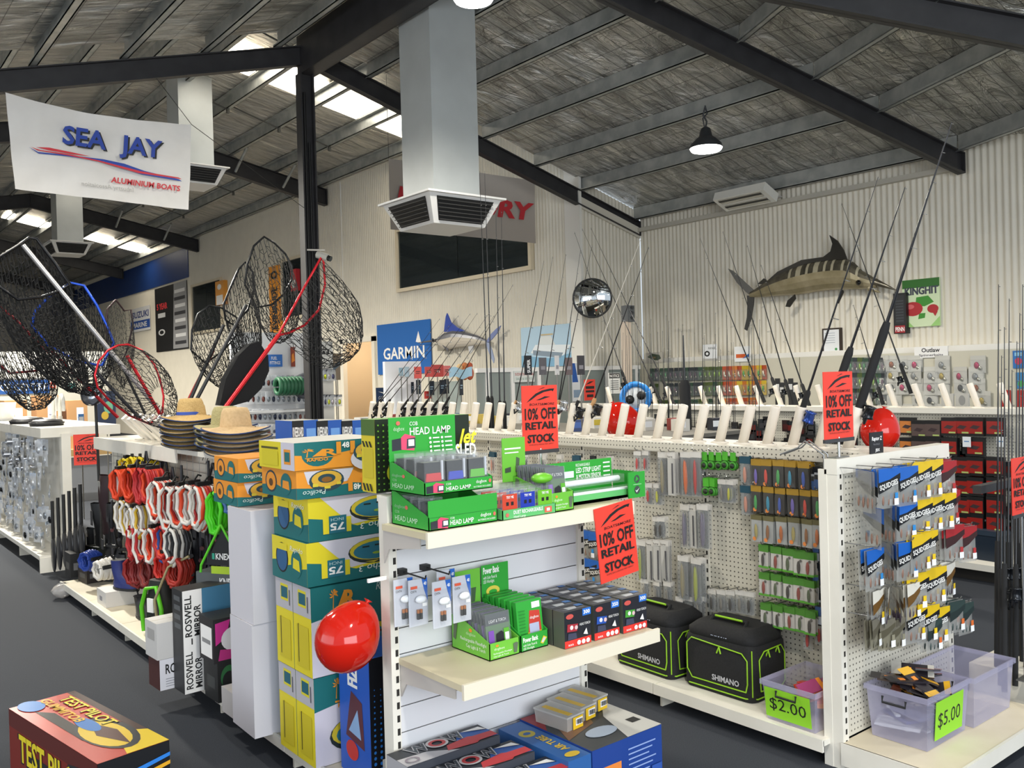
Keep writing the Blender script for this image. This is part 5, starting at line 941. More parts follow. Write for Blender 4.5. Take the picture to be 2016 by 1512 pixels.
ran_front = [('p', [(0, 0), (1, 0), (1, .35), (.5, .25), (.25, .45), (0, .55)], teal), ('p', [(.12, 1), (1, 1), (1, .42), (.45, .3), (.3, .6)], lil)]+deckart(.72, .62, .3, .3)+[('r', .14, .15, .2, .5, ylw), ('r', .38, .15, .43, .5, ylw), ('r', .2, .15, .38, .55, M('#1f6a7a')), ('t', '75', .36, .38, .16, Wt, .15, .03, 0, math.pi), ('t', 'INCH', .35, .5, .07, M('#bcd6d8'), .13, 0, 0, math.pi), ('t', 'Rancho 3', .95, .3, .14, M('#e6ebe4'), .42, .0, .2, math.pi)]
for r in range(2):
    carton('tow_tube_box', 'yellow and teal Rancho 3 carton, %s of two in the tube stack' % ('lower', 'upper')[r], 'box', (AX+.012*r, BY_+.01, .859+.182*r), .45, .34, .18, {'all': teal, 'left': ylw, 'front': ylw, 'top': teal}, .0, 'Rancho tube cartons', {'left': ran_left, 'front': ran_front}, False)
pac_left = [('p', [(0, 0), (1, 0), (1, .4), (.7, .3), (.4, .45), (0, .35)], teal), ('e', .28, .52, .17, .4, M('#2a3c46')), ('e', .28, .52, .14, .33, org), ('e', .28, .48, .06, .14, M('#5a3a1a')), ('e', .72, .5, .15, .38, teal), ('p', [(.62, .35), (.82, .3), (.8, .6), (.64, .62)], org)]
pac_front_up = [('p', [(0, 0), (1, 0), (1, .3), (.6, .6), (.3, .45), (0, .55)], org), ('e', .24, .55, .17, .45, teal)]+logo(.1, .4, .55, org)+[('t', 'RAPIDO', .12, .3, .1, org, .22, .03), ('r', .43, .5, .48, .95, org), ('r', .58, .5, .63, .95, org), ('t', '48', .49, .72, .2, Wt, .08, .03), ('e', .8, .25, .22, .45, lil)]+tubeart(.78, .5, .17, .38)+[('t', 'Pacifico', .78, .84, .14, M('#b8cfd0'), .2, 0, .2)]
pac_front_dn = [('p', [(0, 0), (1, 0), (1, .25), (.6, .42), (.3, .3), (0, .4)], teal), ('p', [(.08, .95), (.62, .95), (.55, .5), (.3, .38), (.12, .5)], lil)]+tubeart(.32, .58, .19, .38)+[('r', .55, .12, .6, .58, org), ('r', .7, .12, .75, .58, org), ('t', '48', .69, .36, .2, Wt, .08, .03, 0, math.pi), ('e', .9, .5, .14, .42, teal), ('t', 'R', .95, .62, .36, org, .1, .05, 0, math.pi), ('t', 'Pacifico', .3, .28, .16, M('#d8e6e0'), .24, 0, .2, math.pi)]
carton('tow_tube_box', 'orange and teal 48 inch tube carton with picture upside down, under the top carton', 'box', (AX-.045, BY_-.01, 1.225), .42, .34, .117, {'all': org, 'top': lil}, .0, 'orange tube cartons', {'left': pac_left, 'front': pac_front_dn}, False)
carton('tow_tube_box', 'white-topped orange and teal 48 inch tube carton on top of the stack', 'box', (AX-.055, BY_-.02, 1.344), .43, .35, .112, {'all': teal, 'left': ylw, 'top': M('#dedbd2', .4)}, .0, 'orange tube cartons', {'left': [('r', .64, 0, 1, 1, lil), ('r', .72, .2, .9, .75, org), ('r', .74, .3, .88, .65, teal), ('r', .08, .72, .56, .8, M('#55501a')), ('r', .1, .12, .56, .66, M('#d3c424'))], 'front': pac_front_up}, False)
for r in range(2): carton('tow_tube_box', 'orange and teal tube carton on the white boxes, %s of two' % ('lower', 'upper')[r], 'box', (1.56, 3.99-.02*r, 1.135+.112*r), .4, .3, .11, {'all': org}, 0, 'orange tube cartons', {'left': pac_left, 'front': pac_front_dn}, False)
for r in range(2): carton('tall_box', 'plain tall white cardboard box, %s of two stacked beside the tube cartons' % ('lower', 'upper')[r], 'box', (1.545+.006*r, 3.83-.008*r, .114+.51*r), .40, .27, .508, {'all': M('#cfcdd3', .6)}, -.02+.02*r, 'plain white boxes', None, True)
fz = M('#2257b8', .45)
carton('fizz_box', 'tall blue and black dotted carton behind the red balloon', 'box', (1.70, 3.06, .115), .2, .25, .5, {'all': fz, 'front': M('#16181e', .45), 'left': fz}, 0, None, {'front': [('e', .09+.12*i, .08+.045*j, .035*(1-j/22), .015*(1-j/22), M('#2a7fd8')) for i in range(8) for j in range(16)]+[('e', .65, .78, .22, .1, M('#c8332c')), ('t', '10', .5, .75, .07, K, .3, .03), ('r', .1, .0, .9, .12, M('#2a78d8')), ('r', .1, .14, .35, .24, Wt)], 'left': [('t', 'FIZZ', .6, .72, .3, Wt, .22, .05, 0, math.pi/2), ('p', [(.2, .3), (.8, .25), (.75, .62), (.4, .68)], M('#5a2a34')), ('p', [(.3, .35), (.7, .32), (.6, .55)], M('#8fb0d8')), ('e', .4, .2, .2, .08, M('#c8332c'))]}, False)
# knee board cartons on the top board
for k in range(3): 
    pt = at_b(574+49*k, 848, 4.3)
    carton('kneeboard_box', 'blue KNEEBOARD CUSHION carton in the row behind the tube stack', 'box', (pt.x, 4.3, 1.286), .15, .2, at_b(574+49*k, 829, 4.3).z-1.286, {'all': M('#2456a8', .45), 'top': M('#b8b6ae', .5)}, 0, 'kneeboard cartons', {'front': [('r', .02, .2, .45, 1, K), ('t', 'KNEEBOARD', .04, .62, .22, Wt, .4, .02), ('t', 'CUSHION', .04, .3, .2, Wt, .34, .02), ('r', .55, .3, .9, .8, M('#6a9ad8'))]}, False)
m = MB(); m.box(1.85, 4.25, 1.0, 2.55, 4.6, 1.285, m_gw2); m.build('riser', gond2)
# ---------------- hats
m_straw = noisy('straw', '#b3925a', '#c9a86e', 140, .85); m_straw2 = noisy('straw_green', '#9a8f62', '#b3a876', 140, .85); m_strawp = noisy('straw_plain', '#c2a275', '#cdae82', 60, .85); m_under = M('#2c3f6a', .85); m_dunder = M('#3a3f45', .85)
def hat(loc, ms, mu, label, band=None, crown=True, rz=0., s=1.):
    t = thing('sun_hat', label, 'hat', loc, rz, 'straw hats stacked on the gondola'); t.scale = (s, s, s)
    def br(u, v, dz=0.):
        r = .085+.115*v; a = 2*math.pi*u; return (r*math.cos(a)*.92, r*math.sin(a)*1.08, dz-.035*v+.03*v*v*math.cos(a+.6)**2)
    m = MB(); m.grid(lambda u, v: br(u, v, .002), 28, 4, ms); m.build('brim', t)
    m = MB(); m.grid(lambda u, v: br(1-u, v, -.003), 28, 4, mu); m.build('brim_lining', t)
    m = MB(); m.tube([br(i/28, 1) for i in range(29)], .004, mu, 5, caps=False); m.build('edge', t)
    if crown:
        m = MB(); pr = [(.088, 0), (.084, .04), (.078, .08), (.066, .105), (.04, .108), (.0, .098)]; m.lathe(pr, ms, (0, 0, 0), 20); m.build('crown', t)
        if band: m = MB(); m.lathe([(.0885, .002), (.0885, .016), (.0865, .022)], band, (0, 0, 0), 20); m.build('hat_band', t)
    m = MB(); m.tube([(.07, -.1, .0), (.06, -.12, -.06), (.03, -.11, -.14)], .0025, K, 4); m.build('chin_cord', t)
    return t
for bx, by, z0, n, ms, bd, nm in ((1.97, 5.78, 1.335, 8, m_straw, M('#2b4aa0', .6), 'green-ribboned straw hat'), (2.03, 5.32, 1.335, 6, m_straw2, None, 'olive straw hat'), (1.95, 4.97, 1.335, 6, m_strawp, None, 'plain tan felt hat')):
    for k in range(n):
        top = k == n-1
        hat((bx+random.uniform(-.008, .008), by+random.uniform(-.01, .01), z0+.025*k), ms, m_under if k % 2 else m_dunder, nm+(', on top of its stack' if top else ' nested lower in its stack'), bd if top else None, True, random.uniform(-.2, .2))
# ---------------- tow ropes
def coil(loc, cols, label, w=.1, h=.2, rz=0., n=15, card=None, tilt=0.):
    t = thing('tow_rope', label, 'rope', loc, group='coiled tow ropes on the wire grid', rot=(0, tilt, rz)); parts = {}
    for k in range(n):
        c = cols[k % len(cols)]; m = parts.setdefault(c, MB()); a_ = w*(.62+.38*random.random()); b_ = h*(.8+.2*random.random()); oy = (k/(n-1)-.5)*.11
        pts = [(a_/2*math.sin(2*math.pi*i/14)*(1+.12*math.cos(2*math.pi*i/14)), oy+.006*math.sin(3*i), -b_/2+b_/2*math.cos(2*math.pi*i/14)) for i in range(15)]
        m.tube(pts, .0115, M(c, .5), 6, caps=False)
    for c, m in parts.items(): m.build('coil', t)
    m = MB(); m.box(-.014, -.045, -.03, .014, .045, .03, M('#141414', .7)); m.build('wrap', t)
    m = MB(); m.tube([(0, .0, .02), (.01, .03, .06), (.0, .06, .05)], .006, M('#141414', .6), 5); m.build('strap', t)
    if card: m = MB(); m.box(-w*.25, -.012, -h*.75, w*.25, -.008, -h*.2, card); o = m.build('label_card', t); decal('print', o, (-w*.25, -.012, -h*.75), (w*.5, 0, 0), (0, 0, h*.55), [('o', .5, .6, .3, .2, .5, Wt), ('r', .1, .1, .9, .25, M('#8a8a8a'))])
    return t
OR, WH_, YE, RD, GN = '#d8431c', '#d8d4cc', '#dcc31c', '#b01f22', '#4fd21e'
bk = M('#26241f', .6); wc = M('#dcd9d2', .6)
def rope(x, y, cols, label, w, h, a=1.84, **k): p = at_a(x, y, a); return coil(p, cols, label, w, h, -math.pi/2+random.uniform(.1, .6), **k)
for x, y, c, l, cd in ((238, 925, (OR,), 'orange coiled tow rope', wc), (263, 922, (OR, '#c8381c'), 'orange coiled tow rope', None), (287, 922, (RD,), 'red coiled tow rope', wc), (300, 925, (RD, OR), 'red and orange coiled tow rope', None)): rope(x, y, c, l+' in the upper row', .14, .24, card=cd)
for x, y in ((255, 903), (270, 900), (285, 900), (298, 905)): rope(x, y, (YE,), 'yellow foam coiled rope on the top hooks', .10, .11, a=1.95, n=6)
for x, y, cd in ((318, 948, bk), (338, 958, bk), (358, 958, None), (380, 955, None), (400, 958, None)): rope(x, y, (WH_, OR, WH_, RD), 'white tow rope with orange and red strands', .17, .27, card=cd)
for x, y in ((246, 985), (258, 990), (270, 1000), (285, 995)): rope(x, y, (WH_, '#c9a52a', WH_), 'white tow rope with yellow strand in the middle row', .11, .23)
for x, y, c, l in ((272, 1035, (RD,), 'red coiled tow rope with label'), (288, 1040, (WH_, RD, OR), 'white, red and orange coiled tow rope'), (306, 1040, (WH_, OR), 'white and orange coiled tow rope'), (330, 1035, (RD, OR, '#2b4f9a'), 'red tow rope with orange and blue strands'), (350, 1040, (WH_, '#3a3a3c'), 'white and black coiled tow rope')): rope(x, y, c, l+' in the lower row', .14, .24, card=wc if c[0] == RD else None)
for x, y, c in ((268, 1098, ('#8c1c1c',)), (282, 1100, ('#7a1a1a',)), (298, 1100, ('#6d1c1c', '#8c2a20')), (330, 1090, ('#c8281c',)), (352, 1095, ('#a3281c',))): rope(x, y, c, 'dark red coiled rope near the bottom of the grid', .15, .2)
p = at_a(435, 968, 1.80); coil(p, (GN,), 'bright green coiled tow rope above the black triangle handle', .13, .23, -math.pi/2+.4, n=12)
p = at_a(462, 950, 1.85); coil(p, ('#3f6aa8', '#3fae2a'), 'blue and green coiled strap beside the bright green rope', .08, .16, -math.pi/2+.4, n=6)
# black handles and straps filling the hooks behind
for k in range(95):
    y = 4.2+3.2*random.random(); z = 1.25-.8*random.random(); t = thing('ski_tow_bar', 'black rubber tow handle hanging among the ropes', 'tow bar', (1.86+.12*random.random(), y, z), group='black tow handles on the wire grid', rot=(0, 0, random.uniform(-.6, .6)))
    m = MB(); h = .16+.12*random.random(); m.tube([(0, 0, 0), (0, -.05, -h), (0, .05, -h), (0, 0, 0)], .009, M(random.choice(('#17171a', '#1d1d22', '#24242a')), .5), 5); m.build('loop', t); m = MB(); m.tube([(0, -.06, -h), (0, .06, -h)], .014, M(random.choice(('#1c1c1e', '#2a2a2e', '#4a1a1c')), .6), 6); m.build('grip', t)
# dark gloves and garments on the far hooks
for k, (x, y, w_, h_, c) in enumerate(((205, 935, .2, .5, '#2a1418'), (222, 990, .16, .5, '#17171a'), (190, 990, .16, .62, '#232426'), (178, 1040, .2, .45, '#2b2d30'), (212, 1050, .16, .42, '#1a1a1c'), (232, 1060, .14, .4, '#141416'), (240, 1090, .14, .3, '#1e1e22'), (380, 1060, .16, .4, '#191a1e'), (395, 1010, .16, .5, '#16161a'), (372, 985, .14, .4, '#202026'), (412, 1000, .1, .6, '#15151a'), (355, 1120, .18, .3, '#1c1c20'))):
    p = at_a(x, y, 1.95); t = thing('wetsuit_glove' if k < 2 else 'gear_bag', ('maroon and black gloves hanging at the far hooks', 'black gloves hanging beside the maroon ones', 'dark clear-wrapped paddle bag hanging low', 'grey plastic-wrapped gear bag near the cartons', 'black gear bag under the orange ropes', 'black gear bag beside the white ropes', 'small black gear bag low on the grid', 'black gear bag behind the white ropes', 'black gear bag left of the bright green rope', 'charcoal gear bag in the middle of the grid', 'narrow black gear bag next to the green rope', 'black gear bag above the mirror carton')[k], 'bag', (p.x, p.y, p.z), -math.pi/2)
    m = MB(); m.grid(lambda u, v: ((u-.5)*w_*(1+.15*math.sin(9*v)), -.05*math.sin(math.pi*u)*(.6+.4*math.sin(5*v+k)), -h_*v), 8, 10, M(c, .45)); m.grid(lambda u, v: ((.5-u)*w_*(1+.15*math.sin(9*v)), .03*math.sin(math.pi*u), -h_*v), 8, 10, M(c, .45)); m.build('cloth', t)
    m = MB(); m.box(-.03, -.045, -h_*.3, .03, -.04, -h_*.1, M('#8a8a86', .5) if k % 3 == 0 else M('#3a3a3c', .5)); m.build('hang_tag', t)
# KNEX triangle handle
p = at_a(437, 1040, 1.74); t = thing('ski_tow_bar', 'black triangular KNEX tow handle with green cords', 'tow bar', p, -math.pi/2+.55)
m = MB(); m.prism([(0, 0, .0), (-.115, 0, -.2), (.115, 0, -.2)], (0, .02, 0), M('#141416', .6)); m.build('panel', t); decal('lettering', t, (-.115, 0, -.2), (.23, 0, 0), (0, 0, .2), [('t', 'KNEX', .3, .16, .16, Wt, .42, .03), ('r', .2, .16, .27, .32, M('#2fa88a'))])
for s in (-1, 1): m = MB(); m.tube([(0, -.008, .02), (.135*s, -.008, -.2), (.14*s, -.008, -.24)], .007, M('#5fd52a', .5), 5); m.build('cord', t)
p = at_a(437, 1128, 1.74); t = thing('wakeboard_box', 'clear KNEX package with yellow and green checked edge on the base shelf', 'package', (p.x, p.y, .115), -math.pi/2+.55); zz = p.z-.115
m = MB(); m.box(-.17, 0, 0, .17, .14, zz, M('#6d7472', .2, 0, 0, 0, .75)); m.build('package', t)
m = MB(); put(m, (-.17, 0, 0), (.34, 0, 0), (0, 0, zz), [('r', .02, .86, .98, .99, M('#55595a')), ('t', 'KNEX', .45, .88, .07, Wt, .3, .03), ('r', .3, .99, .98, 1.06, M('#b8d82a'))]); m.build('print', t)
# ---------------- cartons and gear on the base shelf
def sit(px, py, z=.114): return at_z(px, py, z)
p = sit(372, 1366); mb_ = M('#35383a', .5)
ros = [('r', 0, 0, .30, 1, Wt), ('t', 'ROSWELL', .13, .04, .10, K, .36, .02, 0, math.pi/2), ('t', 'MIRROR', .27, .04, .10, K, .3, .02, 0, math.pi/2), ('r', .12, .47, .14, .53, K), ('t', 'ROSWELL', .13, .55, .10, K, .40, .02, 0, math.pi/2), ('t', 'MIRROR', .27, .55, .10, K, .3, .02, 0, math.pi/2), ('p', [(.3, 1), (1, 1), (1, .75), (.3, .7)], M('#4a86a8')), ('p', [(.3, .7), (1, .75), (1, .5), (.3, .5)], M('#7f858a')), ('e', .9, .75, .13, .1, M('#1d2433')), ('t', 'FEATURES', .36, .6, .035, K, .2), ('r', .3, .0, 1, .5, M('#4d5255')), ('p', [(.35, .35), (.95, .42), (.95, .46), (.35, .4)], M('#777c80'))]
carton('mirror_box', 'grey ROSWELL MIRROR carton with white lettered strips on the base shelf', 'box', (p.x-.02, p.y, .114), .34, .14, .53, {'all': mb_, 'left': M('#2a2a2c', .5), 'top': M('#1f2022', .5)}, .05, None, {'front': ros, 'left': [('r', .2, .62+.09*k, .8, .67+.09*k, M('#55585a')) for k in range(4)]}, False)
p = sit(322, 1362); carton('mirror_box', 'maroon and white ROSWELL carton sticking out below the white box', 'box', (p.x-.01, p.y+.02, .114), .30, .16, .16, {'all': M('#4a2624', .5), 'front': M('#dddde3', .5)}, .05, None, {'front': [('t', 'ROSWELL', .1, .52, .3, K, .62, .02)]+[('r', .1, .1+.08*k, .45, .12+.08*k, M('#8a8a92')) for k in range(4)]}, False)
carton('mirror_box', 'white carton with small black logo, on top of the maroon one', 'box', (p.x-.02, p.y+.02, .275), .31, .17, .19, {'all': M('#c9c7c4', .55)}, .05, None, {'front': [('t', 'KING', .35, .62, .12, K, .3, .04)], 'left': [('r', .2, .5, .8, .8, M('#a5a3a0'))]}, True)
p = sit(430, 1385); carton('helmet_box', 'black carton with green helmet picture standing on the base shelf', 'box', (p.x, p.y, .114), .2, .17, .2, {'all': M('#1a1b1c', .5)}, .03, None, {'front': [('e', .3, .6, .22, .3, M('#2a6a3a')), ('e', .3, .5, .18, .25, M('#15181a')), ('t', 'helmet', .1, .08, .1, M('#8a8a8a'), .4)], 'left': [('r', .2, .3, .8, .6, M('#3a3c3c'))]}, False)
carton('helmet_box', 'black carton with pink and white helmet picture on the green one', 'box', (p.x-.02, p.y-.01, .315), .22, .18, .22, {'all': M('#1c1a1d', .5)}, .03, None, {'front': [('p', [(.05, .9), (.4, .95), (.3, .55), (.05, .4)], M('#c82a8a')), ('e', .5, .5, .32, .28, M('#e0dede')), ('e', .78, .4, .18, .22, M('#5a6a3a')), ('p', [(.1, .05), (.6, .05), (.5, .25), (.15, .3)], M('#b82a7a')), ('t', 'helmet', .5, .02, .08, M('#9a9a9a'), .35)], 'left': [('r', .1, .1, .9, .8, Wt), ('r', .2, .4, .8, .5, M('#8a8a8a'))]}, False)
p = sit(470, 1415); carton('small_box', 'small white carton at the foot of the tall white box', 'box', (p.x-.02, p.y, .114), .14, .16, .12, {'all': M('#bdb9b8', .55)}, 0, None, {'front': [('r', .2, .5, .7, .7, M('#6a6a70'))]}, True)
for k, (px_, py_, c, hh) in enumerate(((145, 1142, '#1b1b1c', .2), (172, 1155, '#2a2322', .13), (150, 1128, '#232324', .28), (185, 1140, '#1d2420', .24))):
    p = sit(px_, py_); carton('gear_box', ('black carton at the far end of the base shelf', 'brown carton lying at the far end of the base shelf', 'tall black carton near the black bin bags', 'dark green carton next to the black ones')[k], 'box', (p.x+.02*k, p.y+.1, .114), .16, .2, hh, {'all': M(c, .5)}, .1*k, None, {'front': [('r', .15, .3, .7, .6, M('#6a6a6c'))], 'left': [('r', .2, .3, .8, .6, M('#55534f'))]}, False)
p = sit(205, 1195); carton('gear_box', 'low white carton under the blue boot on the base shelf', 'box', (p.x, p.y-.05, .114), .3, .24, .11, {'all': M('#d3d0cb', .55)}, 0, None, {'left': [('r', .3, .3, .6, .6, M('#8a8a90'))]}, False)
# boots
def boot(loc, rz, c, label, h=.2):
    t = thing('ski_boot', label, 'boot', loc, rz, 'rubber boots on the base shelf'); m = MB()
    def ring(x, z, rx, ry, n=12): return [(x+rx*math.cos(2*math.pi*i/n), ry*math.sin(2*math.pi*i/n), z) for i in range(n)]
    R_ = [ring(.06, 0, .13, .045), ring(.06, .03, .13, .048), ring(.04, .06, .10, .045), ring(0, .09, .065, .045), ring(-.02, .13, .05, .045), ring(-.02, h, .055, .05)]; N = 12
    m.add([p for r in R_ for p in r], [(i*N+j, i*N+(j+1) % N, (i+1)*N+(j+1) % N, (i+1)*N+j) for i in range(5) for j in range(N)], M(c, .6), True); m.add(R_[-1], [tuple(range(N))], M('#15161a', .8)); m.build('upper', t)
    m = MB(); m.hex(ring(.06, -.012, .135, .05), ring(.06, .006, .135, .05), M('#1a1a1c', .6)); m.build('sole', t); m = MB(); m.tube([(-.07, 0, h), (-.09, 0, h+.03), (-.07, 0, h+.02)], .006, K, 5); m.build('pull_tab', t); return t
p = sit(222, 1192); boot((p.x+.06, p.y, .238), -1.2, '#1d2a6a', 'blue rubber ski boot standing on the white carton')
p = sit(285, 1238); boot((p.x+.08, p.y, .128), -1.9, '#c8c4bc', 'white and red shoe lying near the lip of the base shelf', .12)
p = sit(262, 1225); boot((p.x+.09, p.y+.1, .128), -1.5, '#2a2a2c', 'dark shoe pushed back on the base shelf', .13)
p = at_a(188, 1108, 1.8); coil(p+Vector((0, 0, .03)), ('#23429a',), 'blue coiled rope lying on the base shelf cartons', .16, .13, -1.2, tilt=1.3)
p = at_a(212, 1125, 1.8); coil(p+Vector((0, 0, .03)), (WH_,), 'white coiled rope lying on the base shelf cartons', .16, .13, -1.3, tilt=1.2)
p = at_a(300, 1160, 1.72); t = thing('life_vest', 'lime green and black tow vest leaning on the base shelf', 'vest', (p.x, p.y, .115), -math.pi/2+.35); zz = p.z-.115
m = MB(); rbox(m, 0, .06, 0, .2, .12, zz+.05, M('#1a1c1a', .7), .8, .05); m.build('body', t)
m = MB(); m.tube([(-.09, -.005, .02), (-.10, -.01, zz*.6), (-.05, -.01, zz), (.05, -.01, zz+.02), (.095, -.01, zz*.6), (.09, -.005, .02)], .014, M('#5fc81e', .5), 6); m.build('trim', t)
m = MB(); m.box(-.04, -.014, zz*.5, .02, -.005, zz*.8, Wt); m.box(-.05, -.014, zz*.15, .01, -.005, zz*.35, M('#d8d4b8')); m.build('label', t)
m = MB(); m.tube([(.12, -.05, .0), (.1, -.06, .25), (.16, .0, .45), (.3, .05, .52)], .009, M('#9a8f6a', .7), 5); m.build('cord', t)
# plastic bag and test pilot carton on the floor
P0, P1, P2, P3 = at_z(333, 1457, .35), at_z(147, 1360, .35), at_z(2, 1396, .35), at_z(182, 1496, .35)
dl = (P1-P0); dw = (P3-P0); rz = math.atan2(dl.y, dl.x); L_, W_ = dl.length, dw.length
tpt = [('r', 0, 0, 1, 1, M('#b5331f', .45)), ('r', .0, 0, 1, .12, M('#3a1f16')), ('p', [(.2, .62), (.75, .62), (.85, .8), (.3, .8)], M('#241a16')), ('p', [(.0, .0), (.2, 0), (.3, .35), (.0, .6)], M('#e0c01f')), ('e', .3, .45, .24, .34, M('#1f2328')), ('e', .3, .48, .2, .28, M('#d8b523')), ('p', [(.1, .4), (.3, .3), (.48, .45), (.3, .6)], M('#4a2418')), ('e', .47, .5, .12, .12, M('#2a6fb5')), ('e', .93, .75, .09, .18, M('#2a6fb5')), ('t', 'TEST PILOT', .93, .36, .20, K, .55, .04, 0, math.pi), ('t', 'TEST PILOT', .925, .35, .19, M('#e6cf1f'), .54, .015, 0, math.pi), ('t', 'GUMMITOB', .98, .58, .14, M('#d8a81f'), .45, .03, .2, math.pi)]
t = carton('tow_tube_box', 'red and yellow TEST PILOT carton standing alone on the carpet', 'box', (0, 0, 0), L_, W_, .35, {'all': M('#8c2418', .45), 'top': M('#b5331f', .45), 'left': M('#15161a', .45)}, 0, None, None, False)
ux = dl.normalized(); uy = Vector((-ux.y, ux.x, 0))
# carton x axis runs away from the camera; its +y side is the lettered flank
t.location = (P0.x, P0.y, 0); t.rotation_euler = (0, 0, rz)
decal('print_top', t, (0, 0, .35), (L_, 0, 0), (0, W_, 0), tpt)
decal('print_flank', t, (L_, W_, 0), (-L_, 0, 0), (0, 0, .35), [('r', 0, 0, 1, 1, M('#7a2217', .45)), ('r', 0, .8, 1, 1, M('#5a1a14')), ('r', .25, .0, .6, .62, M('#1c1a1c')), ('p', [(.55, .0), (1, 0), (1, .9), (.7, .8)], M('#23252a')), ('t', 'TEST PILOT', .12, .45, .32, K, .75, .06), ('t', 'TEST PILOT', .13, .47, .3, M('#e6cf1f'), .73, .03), ('e', .1, .15, .06, .14, M('#e0b81f')), ('r', .78, .5, .85, .75, M('#3a7fc8'))])
decal('print_end', t, (0, W_, 0), (0, -W_, 0), (0, 0, .35), [('r', 0, 0, 1, 1, M('#15161a', .45))]+[('p', [(.5, .05+.09*k), (1, .12+.09*k), (1, .16+.09*k), (.5, .1+.09*k)], M(('#2a7fd8', '#d8332c', '#2a6fc8', '#e6a81f')[k % 4])) for k in range(9)]+[('e', .55, .3, .2, .2, M('#2a8fd8')), ('p', [(.0, .6), (.2, .5), (.2, .9), (0, .95)], M('#2a7fd8'))])
p = at_z(118, 1178, 0); t = thing('plastic_bag', 'crumpled clear plastic bag on the carpet at the gondola foot', 'bag', (p.x+.03, p.y, 0)); m = blob(0, 0, .06, .09, .07, .06, M('#cfcac4', .25, 0, 0, 0, .6), 12, 8)
m.v = [(x+random.uniform(-.015, .015), y+random.uniform(-.015, .015), max(z+random.uniform(-.012, .012), .0)) for x, y, z in m.v]; m.build('film', t)
# ---------------- landing nets
m_net = M('#131313', .8)
def net_bag(par, hoop, sag, depth=1., N=34, m_=11, r=.0018, name='net_bag', mat=None, drift=(0, 0, 0)):
    # hoop: closed list of points; resample to N
    hp = [Vector(p) for p in hoop]; hp.append(hp[0]); seg = [(hp[i+1]-hp[i]).length for i in range(len(hp)-1)]; T = sum(seg); out = []
    for k in range(N):
        d = T*k/N; i = 0
        while d > seg[i]: d -= seg[i]; i += 1
        out.append(hp[i].lerp(hp[i+1], d/seg[i]))
    c = sum(out, Vector())/N; sag = Vector(sag); rows = []
    for k in range(m_+1):
        s = k/m_; sh = math.sqrt(max(0, 1-(s*.97)**2.2)); g = s**.75
        rows.append([c+(p-c)*sh+sag*g+Vector(drift)*math.sin(math.pi*s)+Vector((random.uniform(-1, 1), random.uniform(-1, 1), random.uniform(-1, 1)))*.004*(0 < k) for p in out])
    mb = MB(); mat = mat or m_net
    for k in range(m_):
        for i in range(N):
            a = rows[k][i]; j = (i+(1 if k % 2 else -1)) % N
            for q in (rows[k+1][i], rows[k+1][j]) if (i % 2 == k % 2) else (rows[k+1][i],):
                mb.tube([a, q], r, mat, 3, False, False)
            if i % 2 == k % 2: mb.tube([a, rows[k][(i+1) % N]], r, mat, 3, False, False)
    return mb.build(name, par)
def net(label, b, base, tip, hoop, colour, sag, hr=.009, handle=None, hw=.012, N=38, m_=13, r=.0024, drift=(0, 0, 0), yoke=None):
    o = at_b(*base, b); t = thing('landing_net', label, 'landing net', o, group='landing nets in the angled holders'); hc = M(colour, .3, .5)
    m = MB(); m.tube([Vector((0, 0, 0)), at_b(*tip, b)-o], hw, handle or hc, 8); m.build('handle', t)
    hp = [at_b(x, y, b)-o for x, y in hoop]; m = MB(); m.tube(hp+[hp[0]], hr, hc, 6); m.build('hoop', t)
    net_bag(t, hp, sag, N=N, m_=m_, r=r, drift=drift)
    if yoke: m = MB(); m.tube([at_b(*q, b)-o for q in yoke], hr, M('#141414', .6), 6); m.build('yoke', t)
    return t
alum = M('#b9b6b4', .35, .7)
net('big black square landing net with long silver handle', 6.75, (338, 838), (45, 482), ((-25, 530), (0, 505), (30, 487), (58, 468), (72, 470), (84, 486), (110, 520), (138, 560), (120, 572), (80, 585), (35, 590), (0, 565)), '#1c1c1e', (.30, .14, -.78), .011, alum, .017, 56, 22, .0034, (-.08, 0, .05))
net('landing net with blue hoop and black mesh under the silver handle', 6.9, (300, 850), (150, 690), ((62, 640), (70, 612), (95, 585), (140, 557), (165, 562), (190, 600), (210, 640), (224, 675), (200, 720), (150, 710), (95, 680)), '#2a55c8', (.02, .10, -.38), .010, M('#22242a', .4), .013, 48, 18, .003)
net('landing net with red hoop nearest the net holders', 6.55, (330, 842), (250, 700), ((232, 680), (212, 690), (194, 712), (187, 738), (192, 762), (215, 788), (255, 818), (295, 835), (320, 812), (322, 780), (316, 750), (304, 718), (280, 690), (252, 678)), '#c8202a', (.12, -.25, -.10), .008, None, .012, 40, 12, .0022)
net('landing net with dark red hoop and long red handle at the shop side', 7.05, (232, 822), (100, 690), ((-30, 600), (0, 605), (30, 628), (70, 670), (100, 700), (70, 730), (20, 735), (-25, 700)), '#8c1f26', (.1, -.1, -.40), .009, M('#b01f28', .35, .4), .012, 44, 16, .003)
net('grey-framed landing net with fine mesh under the white sign', 6.9, (305, 855), (240, 720), ((228, 590), (245, 612), (258, 610), (262, 640), (250, 690), (235, 720), (215, 690), (208, 640), (212, 608)), '#3a2a2a', (.0, -.1, -.3), .007, M('#1a1a1c', .5), .01, 44, 16, .0014)
net('tall black landing net with pointed hoop rising beside the steel post', 6.1, (362, 835), (485, 600), ((482, 560), (487, 520), (500, 484), (520, 466), (540, 478), (562, 500), (575, 525), (574, 552), (560, 578), (535, 600), (505, 605)), '#161616', (.02, -.2, -.42), .008, M('#1c1c1e', .4), .013)
